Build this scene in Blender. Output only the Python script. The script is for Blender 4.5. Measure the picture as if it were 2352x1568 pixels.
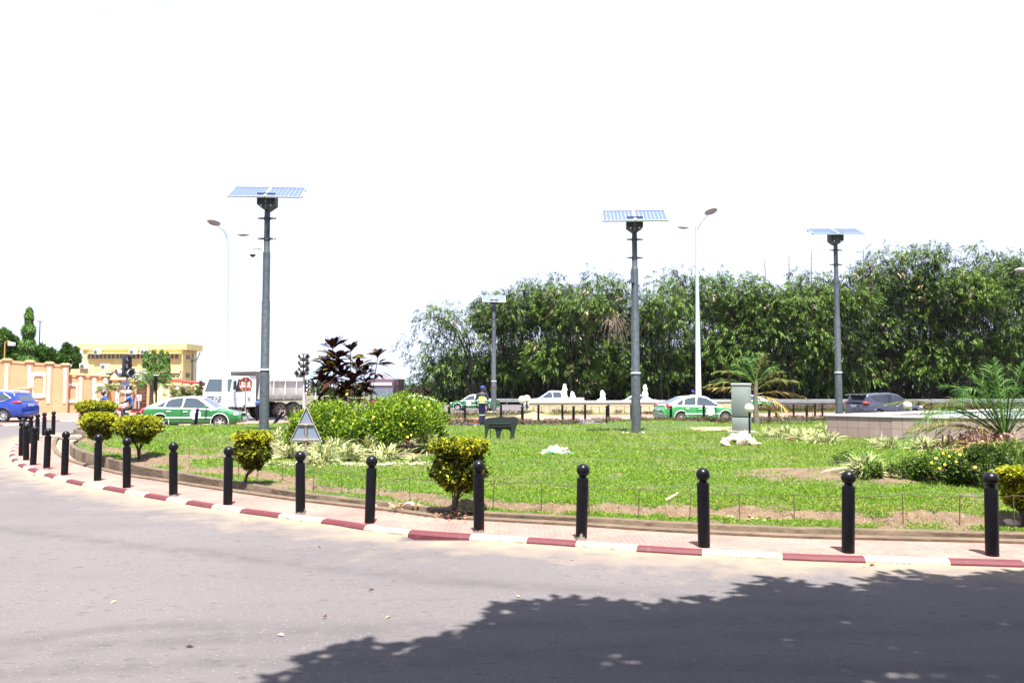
import bpy, bmesh, math, random
import numpy as np
from mathutils import Vector, Matrix
rnd = random.Random(7); rng = np.random.default_rng(11)
PI = math.pi; R = math.radians
for o in list(bpy.data.objects): bpy.data.objects.remove(o)
S = bpy.context.scene; COL = S.collection

# ------------------------------------------------------------ camera, sky, sun, exposure
F, CX, CY, CAMZ = 1880.0, 1176.0, 784.0, 1.93
PITCH = math.atan(101/F)
cd = bpy.data.cameras.new('camera'); cam = bpy.data.objects.new('camera', cd); COL.objects.link(cam)
cam.location = (0, 0, CAMZ); cam.rotation_euler = (PI/2 + PITCH, 0, 0)
cd.sensor_width = 36; cd.lens = 36*F/2352; cd.clip_start = .1; cd.clip_end = 12000
S.camera = cam
S.render.resolution_x = 1024; S.render.resolution_y = 682
SUN_EL, SUN_AZ = R(72), R(8)          # azimuth: sun behind the camera, slightly right
w = bpy.data.worlds.new('World'); S.world = w; w.use_nodes = True
nt = w.node_tree; bg = nt.nodes['Background']
sky = nt.nodes.new('ShaderNodeTexSky'); sky.sky_type = 'NISHITA'; sky.sun_disc = False
sky.sun_elevation = SUN_EL; sky.sun_rotation = PI - SUN_AZ
sky.air_density = 1.0; sky.dust_density = 6.0; sky.ozone_density = 1.0
# thin bright tropical overcast: soft white cloud veil over the blue
tc = nt.nodes.new('ShaderNodeTexCoord'); nz = nt.nodes.new('ShaderNodeTexNoise'); nz.inputs['Scale'].default_value = 1.6
nz.inputs['Detail'].default_value = 4
mr = nt.nodes.new('ShaderNodeMapRange'); mr.inputs[1].default_value = .3; mr.inputs[2].default_value = .7
mr.inputs[3].default_value = .90; mr.inputs[4].default_value = .99
mx = nt.nodes.new('ShaderNodeMix'); mx.data_type = 'RGBA'
nt.links.new(tc.outputs['Generated'], nz.inputs['Vector']); nt.links.new(nz.outputs['Fac'], mr.inputs[0])
nt.links.new(mr.outputs[0], mx.inputs[0]); nt.links.new(sky.outputs[0], mx.inputs[6])
mx.inputs[7].default_value = (2.54, 2.78, 3.7, 1)
nt.links.new(mx.outputs[2], bg.inputs['Color']); bg.inputs['Strength'].default_value = .10
sd = bpy.data.lights.new('sun', 'SUN'); sd.energy = 5.0; sd.angle = R(.55); sd.color = (1, .965, .90)
so = bpy.data.objects.new('sun', sd); COL.objects.link(so)
sv = Vector((math.sin(SUN_AZ)*math.cos(SUN_EL), -math.cos(SUN_AZ)*math.cos(SUN_EL), math.sin(SUN_EL)))
so.rotation_euler = sv.to_track_quat('Z', 'Y').to_euler()
S.view_settings.view_transform = 'Standard'; S.view_settings.look = 'None'
S.view_settings.exposure = 1.98; S.view_settings.gamma = 1
S.render.engine = 'CYCLES'
S.cycles.max_bounces = 6; S.cycles.diffuse_bounces = 3; S.cycles.glossy_bounces = 3
S.cycles.transparent_max_bounces = 8; S.cycles.volume_bounces = 0

# ------------------------------------------------------------ where a picture point falls on the ground
def zg(Y): return -.3*min(max((Y-36)/20, 0), 1)
def ray(x, y):
    a = (x-CX)/F; b = (CY-y)/F
    return a, math.cos(PITCH)-b*math.sin(PITCH), math.sin(PITCH)+b*math.cos(PITCH)
def G(x, y, h=0.0):
    a, c, s = ray(x, y); Y = 20
    for _ in range(30):
        z = zg(Y)+h; t = (z-CAMZ)/s; Y = t*c
    return Vector((a*t, Y, z))
def D(x, y, Y):
    a, c, s = ray(x, y); t = Y/c
    return Vector((a*t, Y, CAMZ+s*t))

# ------------------------------------------------------------ materials
MATS = {}
def mat(name, col, rough=.7, metal=0, var=.12, scale=6, bump=0, bscale=None, coat=0, spec=.5, emis=None, alpha=None, trans=0):
    if name in MATS: return MATS[name]
    m = bpy.data.materials.new(name); m.use_nodes = True; MATS[name] = m
    n = m.node_tree.nodes; l = m.node_tree.links; b = n['Principled BSDF']
    b.inputs['Roughness'].default_value = rough; b.inputs['Metallic'].default_value = metal
    b.inputs['Coat Weight'].default_value = coat; b.inputs['Specular IOR Level'].default_value = spec
    b.inputs['Transmission Weight'].default_value = trans
    if trans: b.inputs['Coat Roughness'].default_value = .02
    c = (*col, 1)
    tc = n.new('ShaderNodeTexCoord'); nz = n.new('ShaderNodeTexNoise')
    nz.inputs['Scale'].default_value = scale; nz.inputs['Detail'].default_value = 6; nz.inputs['Roughness'].default_value = .65
    l.new(tc.outputs['Object'], nz.inputs['Vector'])
    if var:
        mx = n.new('ShaderNodeMix'); mx.data_type = 'RGBA'
        mr = n.new('ShaderNodeMapRange'); mr.inputs[1].default_value = .3; mr.inputs[2].default_value = .7
        l.new(nz.outputs['Fac'], mr.inputs[0]); l.new(mr.outputs[0], mx.inputs[0])
        mx.inputs[6].default_value = (*[k*(1-var) for k in col], 1); mx.inputs[7].default_value = (*[min(k*(1+var), 1) for k in col], 1)
        l.new(mx.outputs[2], b.inputs['Base Color'])
    else: b.inputs['Base Color'].default_value = c
    if bump:
        nb = n.new('ShaderNodeTexNoise'); nb.inputs['Scale'].default_value = bscale or scale*4; nb.inputs['Detail'].default_value = 5
        l.new(tc.outputs['Object'], nb.inputs['Vector'])
        bp = n.new('ShaderNodeBump'); bp.inputs['Strength'].default_value = bump; bp.inputs['Distance'].default_value = .02
        l.new(nb.outputs['Fac'], bp.inputs['Height']); l.new(bp.outputs['Normal'], b.inputs['Normal'])
    if emis:
        b.inputs['Emission Color'].default_value = (*emis[:3], 1); b.inputs['Emission Strength'].default_value = emis[3]
    return m
def leafmat(name, c1, c2, rough=.45, trans=.3, c3=None):
    if name in MATS: return MATS[name]
    m = bpy.data.materials.new(name); m.use_nodes = True; MATS[name] = m
    n = m.node_tree.nodes; l = m.node_tree.links; b = n['Principled BSDF']; out = n['Material Output']
    g = n.new('ShaderNodeNewGeometry'); cr = n.new('ShaderNodeValToRGB')
    cr.color_ramp.elements[0].color = (*c1, 1); cr.color_ramp.elements[1].color = (*c2, 1)
    if c3:
        e = cr.color_ramp.elements.new(.5); e.color = (*c3, 1)
    l.new(g.outputs['Random Per Island'], cr.inputs[0]); l.new(cr.outputs[0], b.inputs['Base Color'])
    b.inputs['Roughness'].default_value = max(rough, .5); b.inputs['Specular IOR Level'].default_value = .22
    tr = n.new('ShaderNodeBsdfTranslucent'); l.new(cr.outputs[0], tr.inputs['Color'])
    ms = n.new('ShaderNodeMixShader'); ms.inputs[0].default_value = trans
    l.new(b.outputs[0], ms.inputs[1]); l.new(tr.outputs[0], ms.inputs[2]); l.new(ms.outputs[0], out.inputs['Surface'])
    return m

# ------------------------------------------------------------ mesh builder
class MB:
    def __init__(s): s.v = []; s.f = []; s.m = []
    def add(s, vs, fs, mi=0, M=None):
        o = len(s.v)
        s.v += [tuple(M @ Vector(p)) if M is not None else tuple(p) for p in vs]
        s.f += [tuple(i+o for i in f) for f in fs]; s.m += [mi]*len(fs); return s
    def box(s, c, d, rz=0, mi=0, M=None, bev=0):
        x, y, z = [k/2 for k in d]
        if bev:
            b = min(bev, x*.9, y*.9, z*.9); vs = []; 
            bm = bmesh.new(); bmesh.ops.create_cube(bm, size=1)
            for v in bm.verts: v.co = (v.co.x*2*x, v.co.y*2*y, v.co.z*2*z)
            bmesh.ops.bevel(bm, geom=bm.edges[:], offset=b, segments=2, affect='EDGES', profile=.5)
            bm.verts.index_update(); vs = [v.co.copy() for v in bm.verts]; fs = [[v.index for v in f.verts] for f in bm.faces]; bm.free()
        else:
            vs = [Vector((sx*x, sy*y, sz*z)) for sx in (-1, 1) for sy in (-1, 1) for sz in (-1, 1)]
            fs = [(0, 1, 3, 2), (4, 6, 7, 5), (0, 4, 5, 1), (2, 3, 7, 6), (0, 2, 6, 4), (1, 5, 7, 3)]
        T = Matrix.Translation(c) @ Matrix.Rotation(rz, 4, 'Z')
        if M is not None: T = M @ T
        return s.add(vs, fs, mi, T)
    def tube(s, pts, rs, n=8, mi=0, cap=True, M=None):
        pts = [Vector(p) for p in pts]
        if not hasattr(rs, '__len__'): rs = [rs]*len(pts)
        vs = []; fs = []; prev = None
        for i, p in enumerate(pts):
            t = (pts[min(i+1, len(pts)-1)]-pts[max(i-1, 0)])
            if t.length < 1e-9: t = Vector((0, 0, 1))
            t.normalize()
            if prev is None:
                u = t.cross(Vector((0, 0, 1)) if abs(t.z) < .9 else Vector((1, 0, 0))).normalized()
            else:
                u = prev - t*prev.dot(t); u.normalize()
            prev = u; v = t.cross(u)
            for k in range(n):
                a = 2*PI*k/n; vs.append(p+(u*math.cos(a)+v*math.sin(a))*rs[i])
        for i in range(len(pts)-1):
            for k in range(n):
                k2 = (k+1) % n; fs.append((i*n+k, i*n+k2, (i+1)*n+k2, (i+1)*n+k))
        if cap: fs += [tuple(range(n))[::-1], tuple((len(pts)-1)*n+k for k in range(n))]
        return s.add(vs, fs, mi, M)
    def lathe(s, prof, n=16, mi=0, M=None, cap=True):
        vs = []; fs = []
        for r, z in prof:
            for k in range(n): a = 2*PI*k/n; vs.append((max(r, 1e-4)*math.cos(a), max(r, 1e-4)*math.sin(a), z))
        for i in range(len(prof)-1):
            for k in range(n):
                k2 = (k+1) % n; fs.append((i*n+k, i*n+k2, (i+1)*n+k2, (i+1)*n+k))
        if cap: fs += [tuple(range(n))[::-1], tuple((len(prof)-1)*n+k for k in range(n))]
        return s.add(vs, fs, mi, M)
    def ball(s, c, r, n=12, mi=0, M=None, sc=(1, 1, 1)):
        pr = [(math.sin(PI*k/n)*1, -math.cos(PI*k/n)) for k in range(n+1)]
        T = Matrix.Translation(c) @ Matrix.Diagonal((r*sc[0], r*sc[1], r*sc[2], 1))
        if M is not None: T = M @ T
        return s.lathe(pr, n+4, mi, T, cap=False)
    def prism(s, poly, y0, y1, mi=0, M=None):      # polygon in x,z extruded along y
        n = len(poly); vs = [(x, y0, z) for x, z in poly]+[(x, y1, z) for x, z in poly]
        fs = [tuple(range(n)), tuple(range(n, 2*n))[::-1]]
        for k in range(n): k2 = (k+1) % n; fs.append((k, n+k, n+k2, k2))
        return s.add(vs, fs, mi, M)
    def build(s, name, mats, parent=None, smooth=None, loc=None):
        me = bpy.data.meshes.new(name); me.from_pydata(s.v, [], s.f)
        if not isinstance(mats, (list, tuple)): mats = [mats]
        for m in mats: me.materials.append(m)
        me.polygons.foreach_set('material_index', s.m)
        bm = bmesh.new(); bm.from_mesh(me); bmesh.ops.recalc_face_normals(bm, faces=bm.faces); bm.to_mesh(me); bm.free()
        if smooth is not None:
            me.shade_smooth(); me.set_sharp_from_angle(angle=R(smooth))
        o = bpy.data.objects.new(name, me); COL.objects.link(o)
        if parent is not None: o.parent = parent
        if loc is not None: o.location = loc
        return o
def tag(o, label=None, cat=None, group=None, kind=None):
    if label: o['label'] = label
    if cat: o['category'] = cat
    if group: o['group'] = group
    if kind: o['kind'] = kind
    return o
def E(name, label, cat, loc=(0, 0, 0), rz=0, group=None):
    o = bpy.data.objects.new(name, None); COL.objects.link(o); o.empty_display_size = .2
    o.location = loc; o.rotation_euler = (0, 0, rz); return tag(o, label, cat, group)
def kids(o): return [c for c in COL.objects if c.parent == o]
def copy_tree(o, parent=None):
    c = o.copy(); COL.objects.link(c); c.parent = parent
    for ch in kids(o):
        if ch is not c: copy_tree(ch, c)
    return c
def npmesh(name, V, Fq, mats, parent=None, mi=None, loc=None):
    V = np.ascontiguousarray(V, np.float32).reshape(-1, 3); Fq = np.ascontiguousarray(Fq, np.int32); k = Fq.shape[1]
    me = bpy.data.meshes.new(name); me.vertices.add(len(V)); me.vertices.foreach_set('co', V.ravel())
    me.loops.add(Fq.size); me.loops.foreach_set('vertex_index', Fq.ravel())
    me.polygons.add(len(Fq)); me.polygons.foreach_set('loop_start', np.arange(0, Fq.size, k, dtype=np.int32))
    me.polygons.foreach_set('loop_total', np.full(len(Fq), k, np.int32))
    for m in (mats if isinstance(mats, (list, tuple)) else [mats]): me.materials.append(m)
    if mi is not None: me.polygons.foreach_set('material_index', np.ascontiguousarray(mi, np.int32))
    me.update(); me.validate()
    o = bpy.data.objects.new(name, me); COL.objects.link(o)
    if parent is not None: o.parent = parent
    if loc is not None: o.location = loc
    return o
def unit(a): return a/np.maximum(np.linalg.norm(a, axis=-1, keepdims=True), 1e-9)
def ribbons(name, P, Dr, L, W, mats, parent=None, seg=3, droop=.3, mi=None, blunt=.0, twist=.5, peak=.4, loc=None, fold=0):
    """leaf blades: from P along Dr, length L, width W, arching down"""
    n = len(P); L = np.broadcast_to(np.asarray(L, float), (n,)); W = np.broadcast_to(np.asarray(W, float), (n,)); droop = np.broadcast_to(np.asarray(droop, float), (n,))
    Dr = unit(Dr); up = np.array([0, 0, 1.0]); side = np.cross(Dr, up)+rng.normal(0, .02, (n, 3))
    side = unit(side); nn = unit(np.cross(side, Dr)); a = rng.normal(0, twist, (n, 1)); side = side*np.cos(a)+nn*np.sin(a)
    T = np.linspace(0, 1, seg+1); V = np.zeros((n, seg+1, 2, 3))
    for i, t in enumerate(T):
        c = P+Dr*(L*t)[:, None]; c = c-up*(droop*L*t*t)[:, None]
        wd = (t/peak)**.7 if t < peak else ((1-t)/(1-peak))**.8
        wd = max(wd, blunt if t < 1 else .06)
        V[:, i, 0] = c-side*(W*wd/2)[:, None]; V[:, i, 1] = c+side*(W*wd/2)[:, None]
    base = (np.arange(n)*(seg+1)*2)[:, None, None]
    q = np.array([[2*i, 2*i+1, 2*i+3, 2*i+2] for i in range(seg)])[None]
    Fq = (base+q).reshape(-1, 4)
    if mi is not None: mi = np.repeat(np.asarray(mi), seg)
    return npmesh(name, V.reshape(-1, 3), Fq, mats, parent, mi, loc)
def rhombs(name, P, Dr, L, W, mats, parent=None, mi=None, loc=None, flat=.6):
    """small leaves: one folded quad each"""
    n = len(P); L = np.broadcast_to(np.asarray(L, float), (n,))[:, None]; W = np.broadcast_to(np.asarray(W, float), (n,))[:, None]
    Dr = unit(Dr); r = rng.normal(0, 1, (n, 3)); r[:, 2] *= (1-flat); side = unit(np.cross(Dr, np.array([0, 0, 1.0]))*flat+np.cross(Dr, r)*(1-flat))
    nrm = unit(np.cross(side, Dr)); V = np.zeros((n, 4, 3))
    V[:, 0] = P; V[:, 1] = P+Dr*L*.5+side*W/2+nrm*W*.12; V[:, 2] = P+Dr*L-nrm*L*.12; V[:, 3] = P+Dr*L*.5-side*W/2+nrm*W*.12
    Fq = np.arange(n*4).reshape(n, 4)
    return npmesh(name, V.reshape(-1, 3), Fq, mats, parent, mi, loc)
def rdir(n, zb=0.0, sz=1.0):
    d = rng.normal(0, 1, (n, 3)); d[:, 2] = d[:, 2]*sz+zb; return unit(d)
def text_mesh(name, s, size, m, parent, loc, rot, ext=.004, bold=0):
    cu = bpy.data.curves.new('t', 'FONT'); cu.body = s; cu.size = size; cu.extrude = ext; cu.align_x = 'CENTER'; cu.align_y = 'CENTER'; cu.offset = bold; cu.resolution_u = 2
    t = bpy.data.objects.new('t', cu); COL.objects.link(t); dg = bpy.context.evaluated_depsgraph_get()
    me = bpy.data.meshes.new_from_object(t.evaluated_get(dg)); bpy.data.objects.remove(t); bpy.data.curves.remove(cu)
    me.name = name; me.materials.clear(); me.materials.append(m)
    o = bpy.data.objects.new(name, me); COL.objects.link(o); o.parent = parent; o.location = loc; o.rotation_euler = rot; return o
def skin(name, V, Ed, Rd, m, parent, sub=1, root=0):
    me = bpy.data.meshes.new(name); me.from_pydata(V, Ed, [])
    o = bpy.data.objects.new(name, me); COL.objects.link(o)
    sk = o.modifiers.new('s', 'SKIN'); sk.use_smooth_shade = True
    for i, r in enumerate(Rd):
        r = r if isinstance(r, tuple) else (r, r)
        me.skin_vertices[0].data[i].radius = r; me.skin_vertices[0].data[i].use_root = (i == root)
    ss = o.modifiers.new('u', 'SUBSURF'); ss.levels = sub; ss.render_levels = sub
    dg = bpy.context.evaluated_depsgraph_get(); m2 = bpy.data.meshes.new_from_object(o.evaluated_get(dg)); bpy.data.objects.remove(o)
    m2.name = name; m2.materials.clear(); m2.materials.append(m); m2.shade_smooth()
    o = bpy.data.objects.new(name, m2); COL.objects.link(o); o.parent = parent; return o
# ============================================================ THE GROUND, ROADS, ISLANDS
def catmull(pts, step=.12, closed=False):
    P = [Vector((p[0], p[1])) for p in pts]; out = []; n = len(P)
    rngi = range(n) if closed else range(n-1)
    for i in rngi:
        if closed: p0, p1, p2, p3 = P[(i-1) % n], P[i], P[(i+1) % n], P[(i+2) % n]
        else: p0, p1, p2, p3 = P[max(i-1, 0)], P[i], P[i+1], P[min(i+2, n-1)]
        k = max(int((p2-p1).length/step), 1)
        for j in range(k):
            t = j/k; out.append(.5*((2*p1)+(p2-p0)*t+(2*p0-5*p1+4*p2-p3)*t*t+(3*p1-p0-3*p2+p3)*t**3))
    if not closed: out.append(P[-1])
    A = np.array([[v.x, v.y] for v in out]); A = A[~np.isnan(A).any(1)]
    d = np.linalg.norm(np.diff(A, axis=0, append=A[:1]), axis=1); seg = np.concatenate([[0], np.cumsum(d)])
    if not closed: seg = seg[:-1]; src = A
    else: src = np.vstack([A, A[:1]])
    N = int(seg[-1]/step); s = np.linspace(0, seg[-1], N, endpoint=not closed)
    return np.stack([np.interp(s, seg, src[:, 0]), np.interp(s, seg, src[:, 1])], 1)
def offs(C, d):                        # inward offset of a closed clockwise/anticlockwise curve
    T = np.roll(C, -2, 0)-np.roll(C, 2, 0); T = unit(T); N = np.stack([-T[:, 1], T[:, 0]], 1)
    area = np.sum(C[:, 0]*np.roll(C[:, 1], -1)-np.roll(C[:, 0], -1)*C[:, 1])
    return C+N*(d if np.isscalar(d) else d[:, None])*(1 if area > 0 else -1)
ZG = np.vectorize(zg)
def band(name, rows, mats, parent=None, mif=None, closed=True, smooth=30):
    """rows: list of (curve Nx2, height above ground)"""
    N = len(rows[0][0]); V = []
    for C, h in rows:
        z = ZG(C[:, 1])+h; V.append(np.column_stack([C, z]))
    V = np.array(V); k = len(rows); idx = np.arange(k*N).reshape(k, N); Fq = []; mi = []
    M = N if closed else N-1; a = np.arange(M); b = (a+1) % N
    for r in range(k-1):
        Fq.append(np.stack([idx[r, a], idx[r, b], idx[r+1, b], idx[r+1, a]], 1)); mi.append(mif(a) if mif is not None else np.zeros(M, int))
    o = npmesh(name, V.reshape(-1, 3), np.vstack(Fq), mats, parent, np.concatenate(mi))
    bm = bmesh.new(); bm.from_mesh(o.data); bmesh.ops.recalc_face_normals(bm, faces=bm.faces); bm.to_mesh(o.data); bm.free()
    o.data.shade_smooth(); o.data.set_sharp_from_angle(angle=R(smooth)); return o
def dist_in(P, C):                     # signed distance, + inside
    out = np.zeros(len(P)); Cx, Cy = C[:, 0], C[:, 1]; Nx, Ny = np.roll(Cx, -1), np.roll(Cy, -1)
    for i in range(0, len(P), 4000):
        p = P[i:i+4000]; d = np.sqrt(((p[:, None, 0]-Cx)**2+(p[:, None, 1]-Cy)**2).min(1))
        c = ((Cy > p[:, 1:2]) != (Ny > p[:, 1:2])) & (p[:, 0:1] < (Nx-Cx)*(p[:, 1:2]-Cy)/(Ny-Cy+1e-12)+Cx)
        out[i:i+4000] = np.where(c.sum(1) % 2 == 1, d, -d)
    return out

RL = .066      # asphalt has been laid up against the kerb
front = [G(x, y, RL) for x, y in [(2900, 1312), (2600, 1310), (2352, 1303), (2100, 1296), (1837, 1288), (1493, 1269), (1268, 1252), (919, 1228), (761, 1205.5), (641, 1190),
         (517, 1173), (415, 1156), (334, 1142), (269, 1130), (215, 1120), (168, 1112), (122, 1099), (81, 1086), (54, 1076), (32, 1064), (22, 1050), (22, 1040), (26, 1030), (33, 1022), (44, 1013)]]
K1p = [(p.x, p.y) for p in front]+[(-17.6, 30.0), (-17.4, 31.6), (-16.2, 33.0), (-13.4, 34.5), (-10.6, 36.0), (-7, 37.3), (-3, 38.2), (.5, 38.6), (3, 39.3), (6, 40.6), (9.4, 41.3), (12.9, 42.2), (15.5, 43.3),
      (20, 46), (26, 47), (33, 44), (36, 36), (33, 24), (27.5, 16), (22, 11.8), (18.5, 10.1), (15.5, 9.2), (13, 8.7), (11, 8.4), (9.2, 8.2)]
K1 = catmull(K1p, .12, True)
k2 = [(-13.0, 39.4), (-9, 41.6), (-6, 44.6), (-3.5, 47.0), (0, 49.0), (3, 50.4), (7, 52.2), (11, 54), (17, 56.5), (30, 60), (45, 64), (60, 68), (60, 80), (45, 76), (20, 72), (10, 70), (4, 66.5), (-2, 61), (-6, 55.5), (-10, 49), (-13, 45.8), (-16, 44.2), (-17.4, 42.2), (-16.2, 40.3)]
K2 = catmull(k2, .25, True)
k3 = [(-70, 52), (-40, 47.2), (-30, 46.2), (-24, 46.6), (-20.8, 49), (-20.4, 54), (-20.3, 60), (-20.5, 75), (-60, 75), (-90, 66)]
K3 = catmull(k3, .3, True)
k4 = [(-60, 37.5), (-30, 38.2), (-24.8, 38.6), (-23.8, 40), (-25, 41.4), (-30, 42), (-60, 43.5)]
K4 = catmull(k4, .3, True)

def RAISE(x): return .15*np.clip((-3.5-x)/7, 0, 1)
# soil heightfield helpers
mound_c = G(2130, 1098, .28); bedL_c = Vector((-4.2, 21.2, 0))
patches = [(G(1300, 1060, .28), 1.6, .5, .5), (G(1560, 1033, .28), 1.4, .45, .55), (G(1690, 1055, .3), .9, .35, .45), (G(480, 1060, .25), 1.3, .8, .9), (G(1420, 1120, .28), .8, .25, .3), (G(1480, 997, .2), 1.3, 1.0, .9),
           (G(1060, 1180, .2), 1.1, .35, 1.2), (G(590, 1115, .2), 1.0, .5, 1.1), (G(350, 1070, .2), 1.2, .7, 1.1), (G(940, 1160, .2), .8, .25, .9), (G(2300, 1150, .3), .8, .4, .7), (G(1810, 1010, .2), .7, .5, .5)]
# smooth value noise on a lattice
_lat = rng.random((256, 256))
def vnoise(x, y, s):
    x = np.asarray(x)*s+100; y = np.asarray(y)*s+100; xi = np.floor(x).astype(int); yi = np.floor(y).astype(int); fx = x-xi; fy = y-yi
    fx = fx*fx*(3-2*fx); fy = fy*fy*(3-2*fy); L = lambda a, b: _lat[a % 256, b % 256]
    return (L(xi, yi)*(1-fx)+L(xi+1, yi)*fx)*(1-fy)+(L(xi, yi+1)*(1-fx)+L(xi+1, yi+1)*fx)*fy
def lawn_h(x, y, din):
    """height above base ground and bare-soil amount"""
    x = np.asarray(x, float); y = np.asarray(y, float)
    n1 = vnoise(x, y, 1.3); n2 = vnoise(x, y, 5.0); n3 = vnoise(x, y, .45)
    stepd = 1.95+(n1-.5)*.7+(n2-.5)*.22
    front = np.clip((30-y)/4, 0, 1)
    t = np.clip((din-stepd)/.10, 0, 1); t = t*t*(3-2*t)
    h = .165+RAISE(x)+.02*n2+(.10*front)*t+np.clip((din-2)/8, 0, 1)*.05+(n3-.5)*.06*np.clip(din-1.5, 0, 1)+(n2-.5)*.018
    soil = np.exp(-((din-stepd-.0)/.145)**2)*1.3*front*(.45+.9*n1)
    soil = soil+np.clip(.62-np.abs(din-1.55)/.5, 0, 1)*(n1 > .55)*.7*front
    mx, my = mound_c.x, mound_c.y
    e = ((x-mx)/3.6)**2+((y-my)/1.55)**2; m = np.clip(1.15-e+(n2-.5)*.6+(n1-.5)*.5, 0, 1); h = h+.16*np.clip(1.1-e, 0, 1); soil = soil+m*1.3
    e = ((x-bedL_c.x)/3.1)**2+((y-bedL_c.y)/3.6)**2; m = np.clip((1.1-e)*3+(n2-.5), 0, 1); h = h+.08*np.clip(1.1-e, 0, 1); soil = soil+m*1.4
    for c, rx, ry, am in patches:
        e = ((x-c.x)/rx)**2+((y-c.y)/ry)**2; soil = soil+np.clip(1.1-e+(n2-.5)*.9, 0, 1)*am
    e = ((x-G(1560, 990, .2).x)/3)**2+((y-34.5)/2.6)**2; h = h+.22*np.clip(1.1-e, 0, 1)
    soil = soil+np.clip((vnoise(x+50, y, .9)*vnoise(x, y+31, 3.1)-.52)*3.2, 0, .55)
    return h, np.clip(soil, 0, 1)
def lawn_z(x, y):
    d = dist_in(np.array([[x, y]]), K1)[0]; h, s = lawn_h(x, y, d); return float(h)+zg(y)
def L(x, y):                            # picture point on the lawn
    p = G(x, y, .25)
    for _ in range(4): p = G(x, y, lawn_z(p.x, p.y)-zg(p.y))
    return p

# --- ground sheet to the horizon
def gridmesh(name, xs, ys, zf, m):
    X, Y = np.meshgrid(xs, ys); V = np.column_stack([X.ravel(), Y.ravel(), zf(X, Y).ravel()]); nx, ny = len(xs), len(ys)
    i = np.arange((ny-1)*nx).reshape(ny-1, nx)[:, :-1].ravel(); return npmesh(name, V, np.stack([i, i+1, i+nx+1, i+nx], 1), m)
g = gridmesh('ground', np.array([-1650, -600, -150, -60, 0, 60, 150, 600, 1650.]), np.array([-300, -40, 20, 36, 41, 46, 51, 56, 80, 150, 400, 1500, 2700.]),
             lambda X, Y: ZG(Y)-.05, mat('ground_soil', (.075, .07, .035), .95, var=.35, scale=.12, bump=.4, bscale=8))
tag(g, kind='structure')

# --- asphalt with paler dust along the kerbs and worn wheel lines
m = bpy.data.materials.new('asphalt'); m.use_nodes = True; n = m.node_tree.nodes; l = m.node_tree.links; b = n['Principled BSDF']
def N(t, **k):
    x = n.new(t)
    for a, v in k.items(): setattr(x, a, v)
    return x
geo = N('ShaderNodeNewGeometry'); at = N('ShaderNodeAttribute', attribute_name='dust')
def noise(sc, det=5, rough=.6, vec=None, dist=0):
    x = N('ShaderNodeTexNoise'); x.inputs['Scale'].default_value = sc; x.inputs['Detail'].default_value = det; x.inputs['Roughness'].default_value = rough; x.inputs['Distortion'].default_value = dist
    l.new(vec or geo.outputs['Position'], x.inputs['Vector']); return x.outputs['Fac']
def mrange(f, a, b_, c=0, d=1):
    x = N('ShaderNodeMapRange'); l.new(f, x.inputs[0])
    for i, v in enumerate((a, b_, c, d)): x.inputs[i+1].default_value = v
    return x.outputs[0]
def mixc(f, a, b_):
    x = N('ShaderNodeMix', data_type='RGBA')
    l.new(f, x.inputs[0])
    for i, v in ((6, a), (7, b_)):
        if isinstance(v, tuple): x.inputs[i].default_value = (*v, 1)
        else: l.new(v, x.inputs[i])
    return x.outputs[2]
def math_(op, a, b_):
    x = N('ShaderNodeMath', operation=op)
    for i, v in enumerate((a, b_)):
        if isinstance(v, (int, float)): x.inputs[i].default_value = v
        else: l.new(v, x.inputs[i])
    return x.outputs[0]
big = mrange(noise(.35, 4), .35, .65); fine = mrange(noise(90, 3, .7), .35, .65)
c = mixc(big, (.094, .083, .083), (.113, .100, .100)); c = mixc(math_('MULTIPLY', fine, .42), c, (.066, .059, .064))
# stretched tyre-worn streaks running along the road
mp = N('ShaderNodeMapping'); mp.inputs['Scale'].default_value = (.16, 1.5, 1); mp.inputs['Rotation'].default_value = (0, 0, R(13)); l.new(geo.outputs['Position'], mp.inputs['Vector'])
st = mrange(noise(1.0, 4, .6, mp.outputs[0], .6), .5, .66); c = mixc(math_('MULTIPLY', st, .22), c, (.060, .054, .058))
ha = N('ShaderNodeAttribute', attribute_name='hole'); ta = N('ShaderNodeAttribute', attribute_name='tyre'); c = mixc(math_('MULTIPLY', ta.outputs['Fac'], mrange(noise(3.5, 5, .7), .35, .6, .05, .5)), c, (.040, .036, .038))
# small dark scuffs and pits
mp2 = N('ShaderNodeMapping'); mp2.inputs['Scale'].default_value = (6.5, 17, 1); mp2.inputs['Rotation'].default_value = (0, 0, R(-8)); l.new(geo.outputs['Position'], mp2.inputs['Vector'])
pit = mrange(noise(1.0, 2, .5, mp2.outputs[0]), .625, .67); pit = math_('MULTIPLY', pit, mrange(noise(.7, 2), .36, .5)); c = mixc(math_('MULTIPLY', pit, .62), c, (.045, .04, .042))
# pale aggregate chips
vo = N('ShaderNodeTexVoronoi'); vo.inputs['Scale'].default_value = 19; l.new(geo.outputs['Position'], vo.inputs['Vector'])
chip = mrange(vo.outputs['Distance'], .0, .17, 1, 0); c = mixc(math_('MULTIPLY', chip, .7), c, (.30, .27, .25)); crs = mrange(noise(34, 4, .8), .42, .60); c = mixc(math_('MULTIPLY', crs, .30), c, (.055, .049, .052))
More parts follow.
